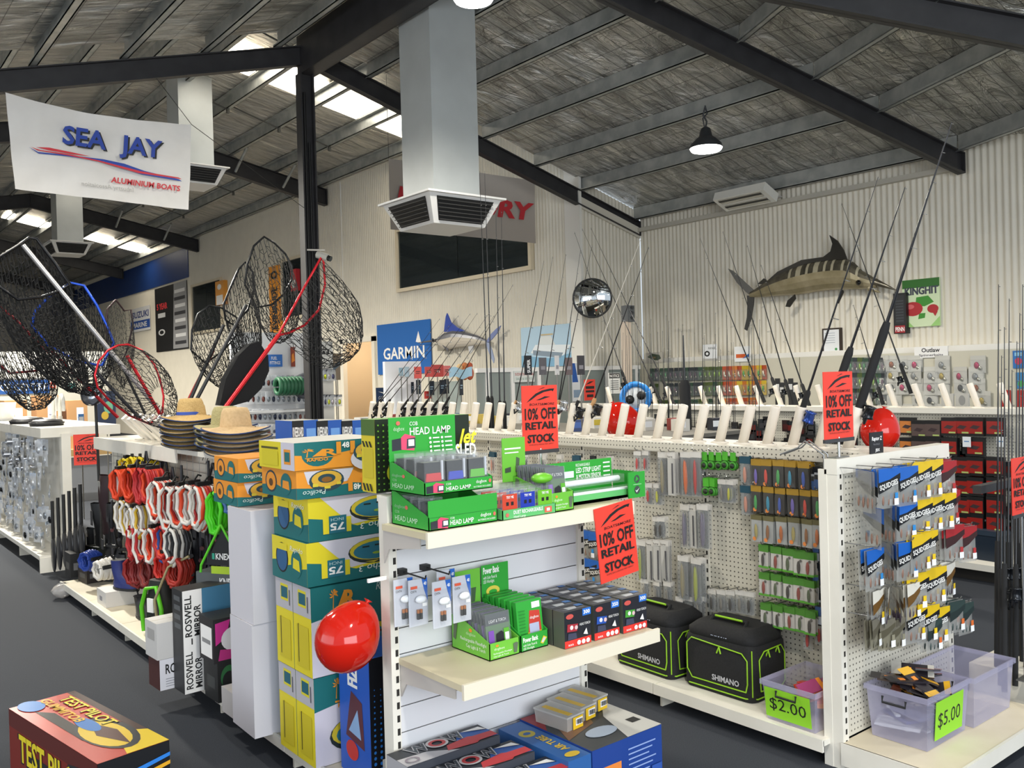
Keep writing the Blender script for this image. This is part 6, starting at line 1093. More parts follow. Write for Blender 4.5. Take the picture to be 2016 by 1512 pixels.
net('black landing net with folded triangular frame', 6.25, (352, 838), (440, 640), ((440, 600), (452, 570), (470, 530), (483, 516), (498, 536), (500, 570), (488, 610), (460, 640), (444, 630)), '#18181a', (.05, -.1, -.5), .008, M('#1c1c1e', .4), .013, 34, 14)
net('small black hoop landing net leaning over the hats', 6.3, (345, 840), (420, 690), ((376, 690), (378, 650), (390, 618), (412, 602), (436, 606), (470, 628), (466, 660), (440, 690), (405, 715)), '#1a1a1a', (.06, -.1, -.3), .007, M('#b01f28', .35, .4), .012)
net('landing net with bright red frame and hanging knotted mesh', 5.9, (432, 818), (548, 660), ((548, 660), (575, 610), (605, 555), (632, 508), (637, 516), (640, 560), (628, 610), (600, 640), (570, 655)), '#c8202a', (.30, -.15, -.34), .009, M('#c81f28', .3, .5), .016, 36, 13, .0026, (.05, 0, -.05))
t = thing('net_cover', 'black cloth net bag hanging among the nets behind the straw hats', 'bag', at_b(490, 740, 6.0)); m = MB()
o = t.location; ol = [(455, 800), (433, 798), (445, 745), (470, 700), (492, 678), (510, 672), (528, 700), (530, 730), (515, 765), (490, 790)]
fr_ = [at_b(x, y, 5.96)-o for x, y in ol]; m.hex([p+Vector((0, .0, 0)) for p in fr_], [p+Vector((0, .09, 0)) for p in fr_], M('#151516', .9)); m.build('cloth', t)
HN = MB()
for k in range(7):
    p = Vector((2.10, 6.28+.16*k, 1.285)); t = thing('net_holder', 'cream angled socket holding a landing net on the gondola top', 'net holder', p, group='angled net holders'); m = MB(); wp = M('#ddd6c8', .4)
    d = Vector((-.16, .02, .17)); m.ob((0, -.035, .0), (.05, 0, .045), (0, .07, 0), d, wp); m.build('socket', t); m = MB(); m.box(-.06, -.05, 0, .1, .05, .008, wp); m.build('foot', t)
# ================= far-left gondola of boat fittings in bags
FX = 1.93; FY0, FY1 = 9.16, 13.6
t = gl = thing('gondola_shelf', 'white gondola hung full of clear bags of boat fittings at the far side', 'shelf', (0, 0, 0))
m = MB(); m.box(FX, FY0, .12, FX+.03, FY1, 1.25, m_gw); m.build('back_panel', t)
m = MB(); m.box(1.69, FY0, .12, FX, FY1, .16, m_gw); m.box(1.69, FY0-.01, 0, FX+.06, FY0+.01, .14, m_gw); m.build('base_shelf', t)
m = MB(); m.box(FX-.03, FY0-.02, .0, FX+.05, FY0+.06, 1.28, m_gw); m.build('upright', t)
m = MB(); m.box(FX-.2, FY0, 1.25, FX+.5, FY1, 1.34, m_gw); m.build('top_board', t)
for y in (10.3, 11.7, 13.2): leg(t, [(1.72, y, 0), (1.72, y, .13), (FX, y, .13), (FX, y, 0)], (0, .02, 0))
def fit_bag(c, c2, label, w=.11, h=.15, g='clear bags of boat fittings'):
    t = thing('fitting_bag', label, 'packet', (0, -50, 0), group=g)
    m = MB(); m.grid(lambda u, v: ((u-.5)*w, -.012*math.sin(math.pi*u)*math.sin(math.pi*v), -h+h*v), 5, 5, M('#d8dce2', .12, 0, 0, 0, .5)); m.build('pouch', t)
    m = MB(); m.box(-w/2, -.001, -h*.2, w/2, .001, 0, M(c2, .5)); m.build('header_card', t)
    blob(.0, -.004, -h*.6, w*.28, .012, h*.25, M(c, .25, .6), 8, 6).build('fitting', t); return t
FB = [fit_bag(a, b_, 'clear bag of %s fittings hanging on the far gondola' % n) for a, b_, n in (('#c9ccd0', '#e6e8ea', 'steel'), ('#1a1a1c', '#dcdfe2', 'black'), ('#e4e4e4', '#b9c6d8', 'white plastic'), ('#8f9499', '#c9ccd2', 'grey'))]
for r in range(9):
    for c in range(20):
        y = 9.32+.165*c+random.uniform(-.03, .03); z = 1.22-.108*r+random.uniform(-.015, .015)
        if random.random() < .06: continue
        place(random.choice((FB[0], FB[0], FB[2], FB[3], FB[1])), (FX-.1-.12*random.random(), y, z), -math.pi/2+random.uniform(-.5, .5))
for k in range(6):
    p = at_a(104+11*k, 1030-6*k, 1.76+.01*k); t = thing('paddle', 'black paddle hanging blade down below the fitting bags', 'paddle', p, -math.pi/2, group='black paddles'); m = MB(); m.tube([(0, 0, .2), (0, 0, -.14)], .016, K, 6); m.build('shaft', t); blob(0, 0, -.28, .1, .014, .17, M('#17171a', .3), 10, 8).build('blade', t)
for k in range(6):
    p = at_a((12, 26, 6, 20, 18, 28)[k], (870, 880, 895, 905, 912, 922)[k], 1.72); t = thing('steel_pipe', 'short shiny steel pipe end on the far gondola', 'pipe', p, group='steel pipe ends'); m = MB(); m.lathe([(.034, .25), (.034, 0), (.028, 0), (.028, .1), (0, .1)], M('#c9c9cc', .15, .9), (0, 0, 0), 12, (1, .1, 0)); m.build('pipe', t)
for k, (x, y, rr, c, l) in enumerate(((55, 830, .17, '#17171a', 'black flat cap cushion lying on the far gondola top'), (92, 835, .15, '#1c1c20', 'black round cushion beside the red strap on the far gondola'), (10, 828, .12, '#e0ded8', 'white bucket on the far gondola top'))):
    p = at_a(x, y, 1.9); t = thing('seat_cushion' if k < 2 else 'bucket', l, 'cushion' if k < 2 else 'bucket', (p.x, p.y, 1.34)); m = MB()
    if k < 2: m.lathe([(0, 0), (rr, .0), (rr*1.05, .03), (rr*.8, .06), (0, .07)], M(c, .4), (0, 0, 0), 18); m.build('cushion', t); m = MB(); m.tube([(rr*1.04*math.cos(a*.4), rr*1.04*math.sin(a*.4), .03) for a in range(17)], .008, M('#2a2a2c', .4), 5); m.build('piping', t)
    else: m.lathe([(.09, 0), (.12, .2), (.125, .2), (.125, .215), (.11, .215), (.085, .01), (0, .01)], M(c, .4), (0, 0, 0), 18); m.build('pail', t); m = MB(); m.tube([(.12*math.cos(a*.3), .12*math.sin(a*.3), .2-.06*math.sin(a*.3)) for a in range(11)], .004, m_wire, 4); m.build('handle', t)
for k in range(2):
    p = at_a(110+13*k, 862, 2.3); p.z = 1.372; t = thing('hose_loop', 'clear bent hose loop sticking up from the far gondola', 'hose', p, -math.pi/2, 'bent hose loops'); m = MB(); m.tube([(-.09, 0, 0), (-.09, 0, .16), (-.05, 0, .25), (.03, 0, .26), (.09, 0, .2), (.1, 0, .08)], .02, M('#d6d4cc', .3), 8); m.build('hose', t); m = MB(); m.tube([(-.09, 0, -.03), (-.09, 0, .02)], .026, M('#b9b7b0', .4), 8); m.build('clamp', t)
p = at_a(165, 845, 1.95); t = thing('spot_lamp', 'chrome spot lamp on a thin black pole', 'lamp', (p.x, p.y, 1.34)); m = MB(); m.tube([(.1, -.1, -1.34), (.08, -.08, .5)], .012, K, 6); m.build('pole', t); m = MB(); m.lathe([(0, -.09), (.06, -.07), (.09, 0), (.09, .05), (0, .03)], M('#c8ccd4', .1, .9), (.08, -.08, .3), 16, (-.8, -.6, .1)); m.build('lamp_head', t); m = MB(); m.lathe([(.095, .03), (.1, .03), (.1, .06), (.095, .06)], M('#2a2a2e', .4), (.08, -.08, .3), 16, (-.8, -.6, .1)); m.build('rim', t)
p = at_b(171, 910, 9.1); promo((p.x, 9.1, at_b(171, 915, 9.1).z), -.25, .22, .29, 'red ten percent off card on the far gondola post')
m = MB(); 
# ---------------- service counter, kiosk and cartons in the hall
b = MB(); b.box(-1, 23.95, 0, 6.1, 24.1, 2.62, M('#d8d4c8', .5)); struct(b.build('wall_kiosk'))
struct(corrugated('wall_kiosk', 1.0, 6.1, 2.0, 2.62, 23.93, M('#cfcfca', .5), 'x', .15, .015))
panel('sign', 'white Service Reception sign above the service counter', 'sign', 'b', 23.9, (-60, 708, 118, 745), '#e9e6df', [('t', 'Service Reception', .08, .35, .3, M('#6a6a6a'), .82, .01)], .06)
panel('sign', 'blue SERVICE CENTRE sign on the kiosk wall', 'sign', 'b', 23.91, (-50, 749, 97, 776), '#2456a0', [('t', 'SERVICE CENTRE', .02, .25, .5, M('#dfe6ee'), .96, .02)], .05)
panel('sign', 'small red fire equipment sign beside the service sign', 'sign', 'b', 23.91, (100, 752, 109, 764), '#c8402a', [('r', .4, .2, .6, .8, Wt)], .05)
panel('sign', 'teal sign with a white mark on the kiosk wall', 'sign', 'b', 23.91, (128, 755, 148, 764), '#3a9a96', [('r', .4, .2, .55, .8, Wt)], .05)
b = MB(); b.box(1.0, 23.0, 0, 4.6, 23.6, 1.05, M('#cdbb92', .5)); tag(b.build('service_counter'), 'pale timber service counter under the service sign', 'counter')
cb = M('#b98d5f', .7)
for k, (x0, x1, y0) in enumerate(((10, 54, 788), (73, 121, 778), (134, 173, 788), (32, 96, 696))):
    b_ = 14.5; A_, B_ = at_b(x0, 835, b_), at_b(x1, 835, b_); z1 = at_b((x0+x1)/2, y0, b_).z; z0 = .62 if k < 3 else at_b(60, 714, 23).z
    if k == 3: continue
    carton('cardboard_box', ('brown carton with paper note, next to the white bucket', 'tall brown carton with paper note under the service sign', 'brown carton with paper note beside the spot lamp')[k], 'box', (A_.x, b_, .8), B_.x-A_.x, .4, z1-.8, {'all': cb}, 0, 'brown cartons on the pallet', {'front': [('r', .45, .3, .8, .85, M('#e6e6ee'))]+[('r', .5, .4+.08*j, .75, .42+.08*j, M('#9a9aa8')) for j in range(4)]})
b = MB(); b.box(1.9, 14.3, .7, 4.3, 15.2, .8, M('#a88a5a', .7))
for x in (2.0, 4.1): b.box(x, 14.4, 0, x+.1, 15.1, .7, M('#8a6f48', .7))
tag(b.build('packing_bench'), 'timber packing bench under the brown cartons', 'bench')
panel('poster', 'blue and white tall display card at the packing bench', 'poster', 'b', 12.5, (155, 815, 166, 870), '#4a86c8', [('r', .1, .5, .9, .9, Wt)], stand=0.)
b = MB(); b.box(*at_b(172, 900, 13.0), 0, 0, 0, cb) if 0 else None
panel('pegboard_panel', 'navy panel with round stickers behind the net holders', 'panel', 'b', 14, (192, 770, 228, 850), '#24304a', [('e', .6, .6, .25, .15, M('#6aa88a')), ('e', .4, .4, .2, .1, M('#c8a83a'))], stand=0.)
# ---------------- hall gondola of fuel fittings with NOTICE column
t = gh = thing('gondola_shelf', 'white gondola of carded fuel fittings in the hall behind the straw hats', 'shelf', (0, 0, 0)); hb = 11.2
L = at_b(455, 700, hb).x; R_ = at_b(603, 700, hb).x; C0, C1 = at_b(603, 700, hb-.1).x, at_b(655, 700, hb-.1).x; zt = at_b(540, 655, hb).z
m = MB(); m.box(L, hb, .1, R_, hb+.05, zt, M('#e6e6e6', .5)); m.build('back_panel', t)
m = MB(); m.box(C0, hb-.1, 0, C1, hb+.1, at_b(630, 672, hb-.1).z, M('#d3d1cc', .5)); m.build('column', t)
for z in (1.35, 1.05): m = MB(); m.box(L, hb-.35, z-.03, R_, hb, z, M('#e2e2e2', .5)); m.build('shelf_board', t)
def row(x0, x1, y, n, protos, b_, dep=.1, scale=None):
    for k in range(n):
        p = at_b(x0+(x1-x0)*k/max(n-1, 1), y, b_-dep*random.random()); place(random.choice(protos), p, random.uniform(-.3, .3))
FC = [fit_bag(c, '#e8e8ea', 'white carded %s fitting on the hall gondola' % n, .09, .17, 'carded fittings in the hall') for c, n in (('#8a9098', 'grey'), ('#3a3f52', 'dark blue'), ('#7a4a44', 'reddish'))]
row(480, 585, 738, 12, FC, hb-.1); row(478, 598, 770, 13, FC, hb-.1); row(492, 600, 805, 12, FC, hb-.1); row(505, 600, 835, 9, FC, hb-.1)
panel('sign', 'blue FUEL FITTINGS sign above the hall gondola', 'sign', 'b', hb-.06, (527, 698, 556, 722), '#2a6fc0', [('t', 'FUEL', .25, .58, .25, Wt, .4, .01), ('t', 'FITTINGS', .15, .2, .25, Wt, .7, .01)])
panel('poster', 'narrow flame-coloured card on the hall gondola', 'poster', 'b', hb-.05, (573, 683, 581, 722), '#8a3418', [('p', [(.1, .2), (.9, .3), (.6, .7), (.2, .6)], M('#e88a2a'))])
panel('sign', 'white NOTICE video surveillance sign on the hall column', 'sign', 'b', hb-.112, (605, 686, 649, 721), '#e6e4de', [('r', .02, .66, .98, .97, K), ('t', 'NOTICE', .1, .72, .18, Wt, .8, .03), ('t', 'VIDEO SURVEILLANCE', .05, .54, .07, K, .9), ('t', 'IS USED ON', .52, .4, .07, K, .44), ('t', 'THESE', .72, .27, .07, K, .24), ('t', 'PREMISES', .56, .13, .07, K, .4), ('e', .3, .28, .07, .1, K)])
FD = [fit_bag(c, '#2a2a36', 'dark carded %s lure on the hall column' % n, .09, .16, 'dark lure cards on the hall column') for c, n in (('#4a4a6a', 'purple'), ('#c8d03a', 'yellow'), ('#b0aab0', 'silver'))]
row(610, 655, 727, 7, FD, hb-.14, .05); row(612, 668, 777, 9, FD, hb-.14, .05)
t = thing('hose_coil', 'green ribbed hose coil hanging on the hall gondola', 'hose', at_b(565, 760, hb-.45)); m = MB(); m.tube([(0, 0, .1), (0, .46, .12)], .006, m_wire, 5); m.build('hook', t); m = MB()
for k in range(7): m.tube([(-.12+.05*k, .1*math.cos(a*.5), .1*math.sin(a*.5)) for a in range(13)], .028, M('#2f6a4a', .5), 6, caps=False)
m.build('coil', t); m = MB(); m.tube([(.2, .1*math.cos(a*.5), .1*math.sin(a*.5)) for a in range(13)], .03, M('#2a2f45', .5), 6, caps=False); m.build('end_ring', t)
t = thing('drum_reel', 'round dark grey reel drum on the column shelf', 'reel', at_b(600, 760, hb-.4)); m = MB(); m.tube([(0, .02, .0), (0, .42, .02)], .006, m_wire, 5); m.build('hook', t); m = MB(); m.lathe([(0, 0), (.17, 0), (.17, .06), (.1, .06), (.1, .04), (0, .04)], M('#55585e', .4), (0, 0, 0), 20, (-.5, -1, 0)); m.build('drum', t); m = MB(); m.lathe([(0, .06), (.03, .06), (.03, .08), (0, .08)], m_wire, (0, 0, 0), 10, (-.5, -1, 0)); m.build('hub', t)
for k in range(2): panel('display_card', ('brown and blue seat cover card leaning by the column', 'kraft card of rope samples beside the column')[k], 'card', 'b', hb-.02+.3*k, ((652, 700, 670, 748), (486, 792, 487+1, 793))[0] if k == 0 else (655, 696, 672, 720), ('#8a7a66', '#a38c6a')[k], [('p', [(0, .5), (1, .8), (1, .6), (0, .3)], M('#5a6a78'))], stand=0.)
# ---------------- chart plotter booth below the GARMIN flag
t = thing('display_counter', 'white and glass chart plotter counter below the blue flag', 'counter', (0, 0, 0)); cbx = 9.2
A_, B_ = at_b(745, 800, cbx), at_b(935, 800, cbx)
m = MB(); m.box(A_.x, cbx, 0, B_.x, cbx+.6, 1.25, M('#d8d8d6', .5)); m.build('cabinet', t)
m = MB(); m.box(at_b(800, 740, cbx).x, cbx+.5, 1.25, at_b(872, 740, cbx).x, cbx+.55, at_b(835, 711, cbx+.5).z, M('#e9ebee', .5)); m.build('back_board', t)
m = MB(); m.box(at_b(880, 770, cbx).x, cbx+.3, 1.25, B_.x, cbx+.33, at_b(905, 750, cbx+.3).z, M('#9fb4b4', .1, 0, 0, 0, .5)); m.build('glass_case', t)
for k, (x0, y0, x1, y1, c) in enumerate(((816, 722, 830, 745, '#c8504a'), (837, 722, 852, 742, '#b5443f'), (850, 718, 873, 742, '#a83c38'), (873, 720, 887, 740, '#c86a66'), (797, 722, 806, 742, '#9ab0bc'), (786, 724, 794, 740, '#7f9aa8'), (820, 748, 828, 776, '#16202c'), (845, 750, 855, 778, '#16202c'), (866, 748, 876, 776, '#15202e'), (875, 746, 884, 775, '#121a26'), (836, 770, 850, 785, '#c03a34'), (905, 745, 912, 778, '#2a2f36'), (810, 752, 815, 775, '#1c2836'))):
    panel('display_card', ('red price flag', 'red price flag', 'red price flag', 'pale red price flag', 'pale blue brochure', 'blue brochure', 'black plotter mount', 'black plotter mount', 'black plotter mount', 'black plotter mount', 'red price flag', 'dark display tag', 'dark display tag')[k]+' standing on the chart plotter counter', 'card', 'b', cbx+.05+.02*k, (x0, y0, x1, y1), c, [('r', .2, .55, .8, .62, M('#3a2020' if k < 4 else '#8aa0b0')), ('r', .2, .4, .7, .46, M('#3a2020' if k < 4 else '#8aa0b0'))], .01, 'cards on the chart plotter counter', stand=1.25)
for k, (x, y, c, l) in enumerate(((915, 735, '#c87a4a', 'orange plush lure toy on the plotter counter'), (925, 735, '#b8583a', 'red plush fish toy on the plotter counter'), (905, 738, '#d8b88a', 'cream plush toy on the plotter counter'))):
    p = at_b(x, y, cbx+.31); t = thing('plush_toy', l, 'toy', p, group='plush toys on the plotter counter'); blob(0, 0, 0, .06, .04, .09, M(c, .8), 10, 8).build('body', t); blob(0, 0, .1, .045, .04, .045, M(c, .8), 8, 6).build('head', t)
t = thing('cloud_decal', 'blue and white hanging brochures above the plotter counter', 'brochure', at_b(907, 725, cbx-.1)); m = MB(); m.grid(lambda u, v: ((u-.5)*.36, -.02*math.sin(6*u), -.12+.12*v+.02*math.sin(8*u)), 8, 3, M('#8fb0c4', .5)); m.build('sheet', t)
m = MB(); m.tube([(0, 0, -.06), (0, .15, 1.25-t.location.z)], .006, m_wire, 5); m.build('stem', t)
for k in range(26):
    yy = 4.75+.16*k; t = thing('reel_box', 'small boxed reel on the shelf behind the rod holders', 'box', (5.65+random.uniform(-.35, .35), yy, 1.26), random.uniform(-.5, .5), 'boxed reels behind the rod holders')
    m = MB(); m.box(-.06, -.05, -.05, .06, .05, .05, M(random.choice(('#2a2a32', '#c9c4ba', '#3a4a7a', '#8a3a34', '#d8d4cc', '#6a7078', '#b8a04a')), .45)); m.build('carton', t); m = MB(); m.box(-.062, -.052, -.02, .02, -.05, .03, M(random.choice(('#e0e0e0', '#c8b03a', '#4a6ab0')), .5)); m.build('label', t)
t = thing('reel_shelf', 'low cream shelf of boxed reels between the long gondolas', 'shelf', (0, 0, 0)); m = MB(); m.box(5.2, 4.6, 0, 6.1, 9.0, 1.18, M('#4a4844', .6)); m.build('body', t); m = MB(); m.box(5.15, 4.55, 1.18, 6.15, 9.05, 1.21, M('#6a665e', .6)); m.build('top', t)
# ---------------- second rod gondola and the lure wall on the right
GM = 7.55; t = gm = thing('gondola_shelf', 'second pegboard gondola with red boxes and holders leaning the other way', 'shelf', (0, 0, 0))
m = MB(); m.box(GM-.1, 2.2, .1, GM-.085, 8.2, 1.30, m_peg); m.build('pegboard', t); m = MB(); m.box(GM+.1, 2.2, .1, GM+.115, 8.2, 1.30, m_peg); m.build('pegboard', t)
m = MB(); m.box(GM-.16, 2.2, 1.30, GM+.16, 8.2, 1.345, m_gw); m.build('top_rail', t); m = MB(); m.box(7.1, 2.2, .1, GM-.1, 8.2, .15, m_gw); m.build('base_shelf', t); m = MB(); m.box(7.2, 2.2, 0, 8.0, 8.2, .1, m_slot); m.build('plinth', t)
HX2 = Vector((0, .34, 1)).normalized(); H2 = holder_proto('cream rod holder tube leaning away on the second gondola', HX2, 'rod holders on the second gondola')
ys = [2.6+.235*k for k in range(22)]; H2.location = (GM, ys[0], 1.345)
for y in ys[1:]: dup(H2, (GM, y, 1.345))
for (x, y), tip in (((1238, 757), (1131, 457)), ((1298, 770), (1146, 450)), ((1325, 777), (1163, 448)), ((1501, 767), (1378, 468)), ((1533, 770), (1423, 455)), ((1556, 770), (1471, 483)), ((1590, 775), (1498, 521)), ((1789, 748), (1657, 400)), ((1735, 770), (1680, 600))):
    p = at_a(x, y+14, GM); rod(p, at_a(*tip, GM), 'black rod leaning away in the second row of holders', r=.008, grip=.12, ng=5, group='rods in the second row', reel=(.4, rk), gs=.03)
RBX = []
def red_box(label, c='#94201a', g='red boxed lines on the second gondola'):
    t = thing('line_box', label, 'box', (0, -50, 0), group=g); m = MB(); m.box(-.065, -.0, -.15, .065, .05, 0, M('#141416', .5)); m.build('carton', t); m = MB(); m.box(-.06, -.004, -.13, .06, .0, -.03, M(c, .4)); l = m.build('label', t)
    decal('print', l, (-.06, -.004, -.13), (.12, 0, 0), (0, 0, .1), [('p', [(.15, .45), (.4, .7), (.85, .6), (.6, .35)], M('#3a2a2c')), ('r', .5, .02, .95, .15, M('#a8b86a'))]); return t
RBX = red_box('black box with red label hanging on the second gondola')
for r, y in enumerate((822, 862, 900, 940, 978, 1012)):
    for c, x in enumerate((1868, 1893, 1919, 1958)):
        if (r, c) in ((1, 1), (1, 3)): continue
        p = at_a(x, y, GM-.22); place(RBX, p, -math.pi/2)
RGY = red_box('dark grey box with domed picture on the second gondola', '#5a4a46', 'dark grey line boxes on the second gondola')
for r, y in enumerate((828, 862)):
    for x in (1808, 1836): place(RGY, at_a(x, y, GM-.22), -math.pi/2)
ROB = red_box('orange and blue box beside the red balloon on the second gondola', '#c87a3a', 'orange and blue line boxes'); 
for y in (822, 862): place(ROB, at_a(1785, y, GM-.2), -math.pi/2)
for x, y in ((1903, 870), (1970, 870)): panel('price_card', 'small white price card among the red boxes', 'card', 'a', GM-.24, (x-8, y-10, x+8, y+10), '#e0e4e6', [('r', .2, .5, .8, .6, M('#5a86b5'))], .004, 'price cards on the second gondola')
for k in range(150):
    x = 1760+260*random.random() if k < 60 else 1270+490*random.random(); y = 870+180*random.random() if k < 60 else 815+55*random.random()
    p = at_a(x, y, GM-.14); t = thing('lure_card', 'small dark carded lure on the second gondola', 'packet', p, -math.pi/2, 'dark carded lures on the second gondola'); m = MB(); m.box(-.04, 0, -.11, .04, .012, 0, M(random.choice(('#1a1a1c', '#24201e', '#2a1414', '#1c2226')), .45)); m.build('card', t); m = MB(); m.box(-.03, -.002, -.09, .03, 0, -.04, M(random.choice(('#6a1f1a', '#3a3a3c', '#4a1a18', '#5a5a58')), .4)); m.build('label', t)
t = thing('tackle_case', 'dark blue tackle case on the base of the second gondola', 'case', (7.25, 3.05, .15), -.1); m = MB(); m.box(0, 0, 0, .28, .42, .2, M('#1c2836', .4)); m.build('body', t); m = MB(); m.box(-.01, -.01, .2, .29, .43, .24, M('#2a3644', .4)); m.build('lid', t); m = MB(); m.tube([(.1, .1, .24), (.1, .12, .3), (.1, .3, .3), (.1, .32, .24)], .01, M('#8a8f94', .4), 6); m.build('handle', t)
# wall shelving under the rail
t = gw = thing('wall_display', 'cream slat display wall below the white rail, hung with lure packets', 'display wall', (0, 0, 0))
for k in range(7):
    y0 = 3.0+.97*k; m = MB(); m.box(10.46, y0+.005, .2, 10.5, y0+.965, 1.86, M('#c9c4b2', .55)); m.build('panel', t)
    m = MB(); m.box(10.0, y0+.005, .12, 10.5, y0+.965, .2, m_gw); m.build('base_shelf', t)
def wall_pk(c1, c2, label, w, h, g, nm='lure_packet'):
    t = thing(nm, label, 'packet', (0, -50, 0), group=g); m = MB(); m.box(-w/2, 0, -h, w/2, .004, 0, M(c1, .4)); m.build('card', t)
    m = MB(); m.hex([(-w/2, 0, -h), (w/2, 0, -h), (w/2, 0, -h*.25), (-w/2, 0, -h*.25)], [(-w/2+.01, -.03, -h+.01), (w/2-.01, -.03, -h+.01), (w/2-.01, -.03, -h*.3), (-w/2+.01, -.03, -h*.3)], m_clear); m.build('blister', t)
    blob(-w*.08, -.012, -h*.55, w*.17, .012, h*.2, M(c2, .25, .5), 8, 6).build('lure', t); blob(w*.14, -.012, -h*.72, w*.12, .008, h*.12, M('#c8c4b4', .15, .9), 8, 6).build('blade', t); return t
SP = [wall_pk('#c4c2ba', c, 'silver spinnerbait packet with %s skirt on the lure wall' % n, .17, .2, 'spinnerbait packets on the lure wall', 'spinnerbait_packet') for c, n in (('#b09a4a', 'gold'), ('#3a3a3c', 'black'), ('#b02a5a', 'pink'), ('#8a8c8c', 'grey'), ('#8a4a24', 'brown'))]
for y, xs in ((700, (1738, 1757, 1780, 1802, 1855, 1925)), (722, (1755, 1800, 1833, 1856, 1890, 1922)), (745, (1735, 1757, 1778, 1803, 1832, 1855, 1893, 1924)), (770, (1740, 1762, 1808, 1832, 1935)), (795, (1746, 1785, 1830, 1860))):
    for x in xs: place(random.choice(SP), at_a(x, y, 10.43), -math.pi/2+random.uniform(-.2, .2))
LW = [[wall_pk(c, c2, '%s lure packet on the lure wall below the white rail' % n, .085, .2, 'coloured lure packets on the lure wall') for c, c2, n in tr] for tr in ((('#2f4a3a', '#4a8a5a', 'dark green'), ('#2a3036', '#5a3a52', 'charcoal'), ('#4a5a2a', '#8ab03a', 'olive')), (('#c8742a', '#d8a82a', 'orange'), ('#c8a82a', '#3a9a3a', 'yellow'), ('#b04a24', '#e0d8c0', 'rust')))]
for r, y in enumerate((722, 752, 785, 812)):
    for k in range(24):
        x = 1283+9.6*k; g = 1 if x > 1420 else 0
        if random.random() < .05 and r > 0: continue
        place(random.choice(LW[g]), at_a(x, y-(x-1400)*.03, 10.43-.03*random.random()), -math.pi/2+random.uniform(-.2, .2))
for r, y in enumerate((704, 735, 765)):
    for k in range(8):
        x = 1676+9*k; place(LW[0][k % 3], at_a(x, y, 10.43), -math.pi/2+random.uniform(-.2, .2))
for k in range(4): panel('display_card', 'black fabric sample hanging on the bare wall panel', 'card', 'a', 10.445, (1526+9*k+(k > 1)*8, 745+8*(k % 2), 1535+9*k+(k > 1)*8, 800), '#2a2c2e', [('r', .1, .6, .9, .8, M('#d8d8d6'))], .02, 'dark samples on the bare panel')
panel('poster', 'blue reef poster card at the right of the lure wall', 'poster', 'a', 10.445, (1994, 690, 2030, 725), '#2a6fb5', [('e', .3, .4, .2, .2, M('#c83a5a')), ('r', .1, .7, .5, .9, M('#8ac0e0'))])
panel('poster', 'second blue reef poster card, lower on the lure wall', 'poster', 'a', 10.445, (2000, 733, 2034, 765), '#3a86c0', [('e', .3, .3, .2, .2, M('#4aa85a'))])
for k, x in enumerate((1972, 2002)): panel('display_card', 'long red cloth strip hanging near the rod rack', 'card', 'a', 10.44, (x, 768, x+18, 815), '#b02a24', [('r', .2, .2, .5, .8, M('#c8403a'))], .01, 'red cloth strips')
for k in range(2): panel('display_card', 'grey plastic packet hanging between the wall holders', 'card', 'a', 8.2, (1853+28*k, 775, 1877+30*k, 808), '#b5b3ad', [('e', .5, .6, .25, .3, M('#8a8a88'))], .02, 'grey plastic packets', stand=0.)
# upright rod racks between the gondolas
t = thing('rod_rack', 'low dark rack of upright rods between the two gondolas', 'rack', (0, 0, 0)); m = MB(); m.box(6.2, 3.2, 0, 6.7, 6.6, .3, m_slot); m.build('base', t); m = MB(); m.box(6.42, 3.2, .3, 6.48, 6.6, 1.0, M('#2a2a2c', .5)); m.build('stretcher', t)
for k in range(46):
    x = 1185+330*random.random() if k < 40 else 1230+10*k-400; y0 = random.uniform(615, 690); a_ = 6.45+random.uniform(-.12, .12)
    p = at_a(x, 850, a_); q = at_a(x, y0, a_)
    if not 3.2 < p.y < 6.6: continue
    rod((p.x, p.y, .3), (q.x, q.y+random.uniform(-.05, .05), q.z), 'slim upright rod in the rack behind the rod holders', r=.0065, grip=.3, ng=3, group='upright rods in the rack', reel=(.9, random.choice((rk, rs, rk))), gs=.02, rg=1.6)
t = rod(at_a(1352, 880, 5.9), at_a(1345, 660, 5.9), 'thick black covered rod standing alone behind the holders', r=.022, grip=.6, ng=2, group=None)
for k in range(5):
    x = (1033, 1062, 1093, 1113, 1137)[k]; panel('display_card', ('black SUPER tag hanging on a rod', 'grey tag hanging on a rod', 'white tag hanging on a rod', 'brown tag hanging on a rod', 'dark tag with pale stripe hanging on a rod')[k], 'card', 'b', 4.72, (x, 700+(k % 2)*4, x+(14 if k != 2 else 8), 738), ('#17181a', '#5a5658', '#c9c6c2', '#6a5a58', '#3a3638')[k], [('r', .2, .2, .8, .8, M('#2a2b2e' if k == 0 else '#8a8688')), ('t', 'SUPER', .75, .1, .4, Wt, .7, .02, 0, math.pi/2)] if k == 0 else [('r', .2, .3, .8, .5, M('#8a8688'))], .006, None, stand=1.316)
panel('promo_card', 'small red promo card on a post far behind the rod holders', 'sign', 'b', 8.4, (1151, 747, 1172, 788), '#c8382a', [('p', [(.1, .75), (.5, .9), (.9, .92), (.5, .8)], K), ('r', .1, .55, .9, .68, K), ('r', .1, .38, .9, .48, K), ('r', .2, .15, .8, .28, K)], stand=0.)
panel('sign', 'black and white NOTICE sign behind the rods', 'sign', 'b', 8.6, (1199, 734, 1221, 775), '#dcdcd8', [('r', .02, .74, .98, .98, K), ('t', 'NOTICE', .08, .79, .13, Wt, .84, .02)]+[('r', .15, .6-.1*k, .85, .63-.1*k, K) for k in range(5)], stand=0.)
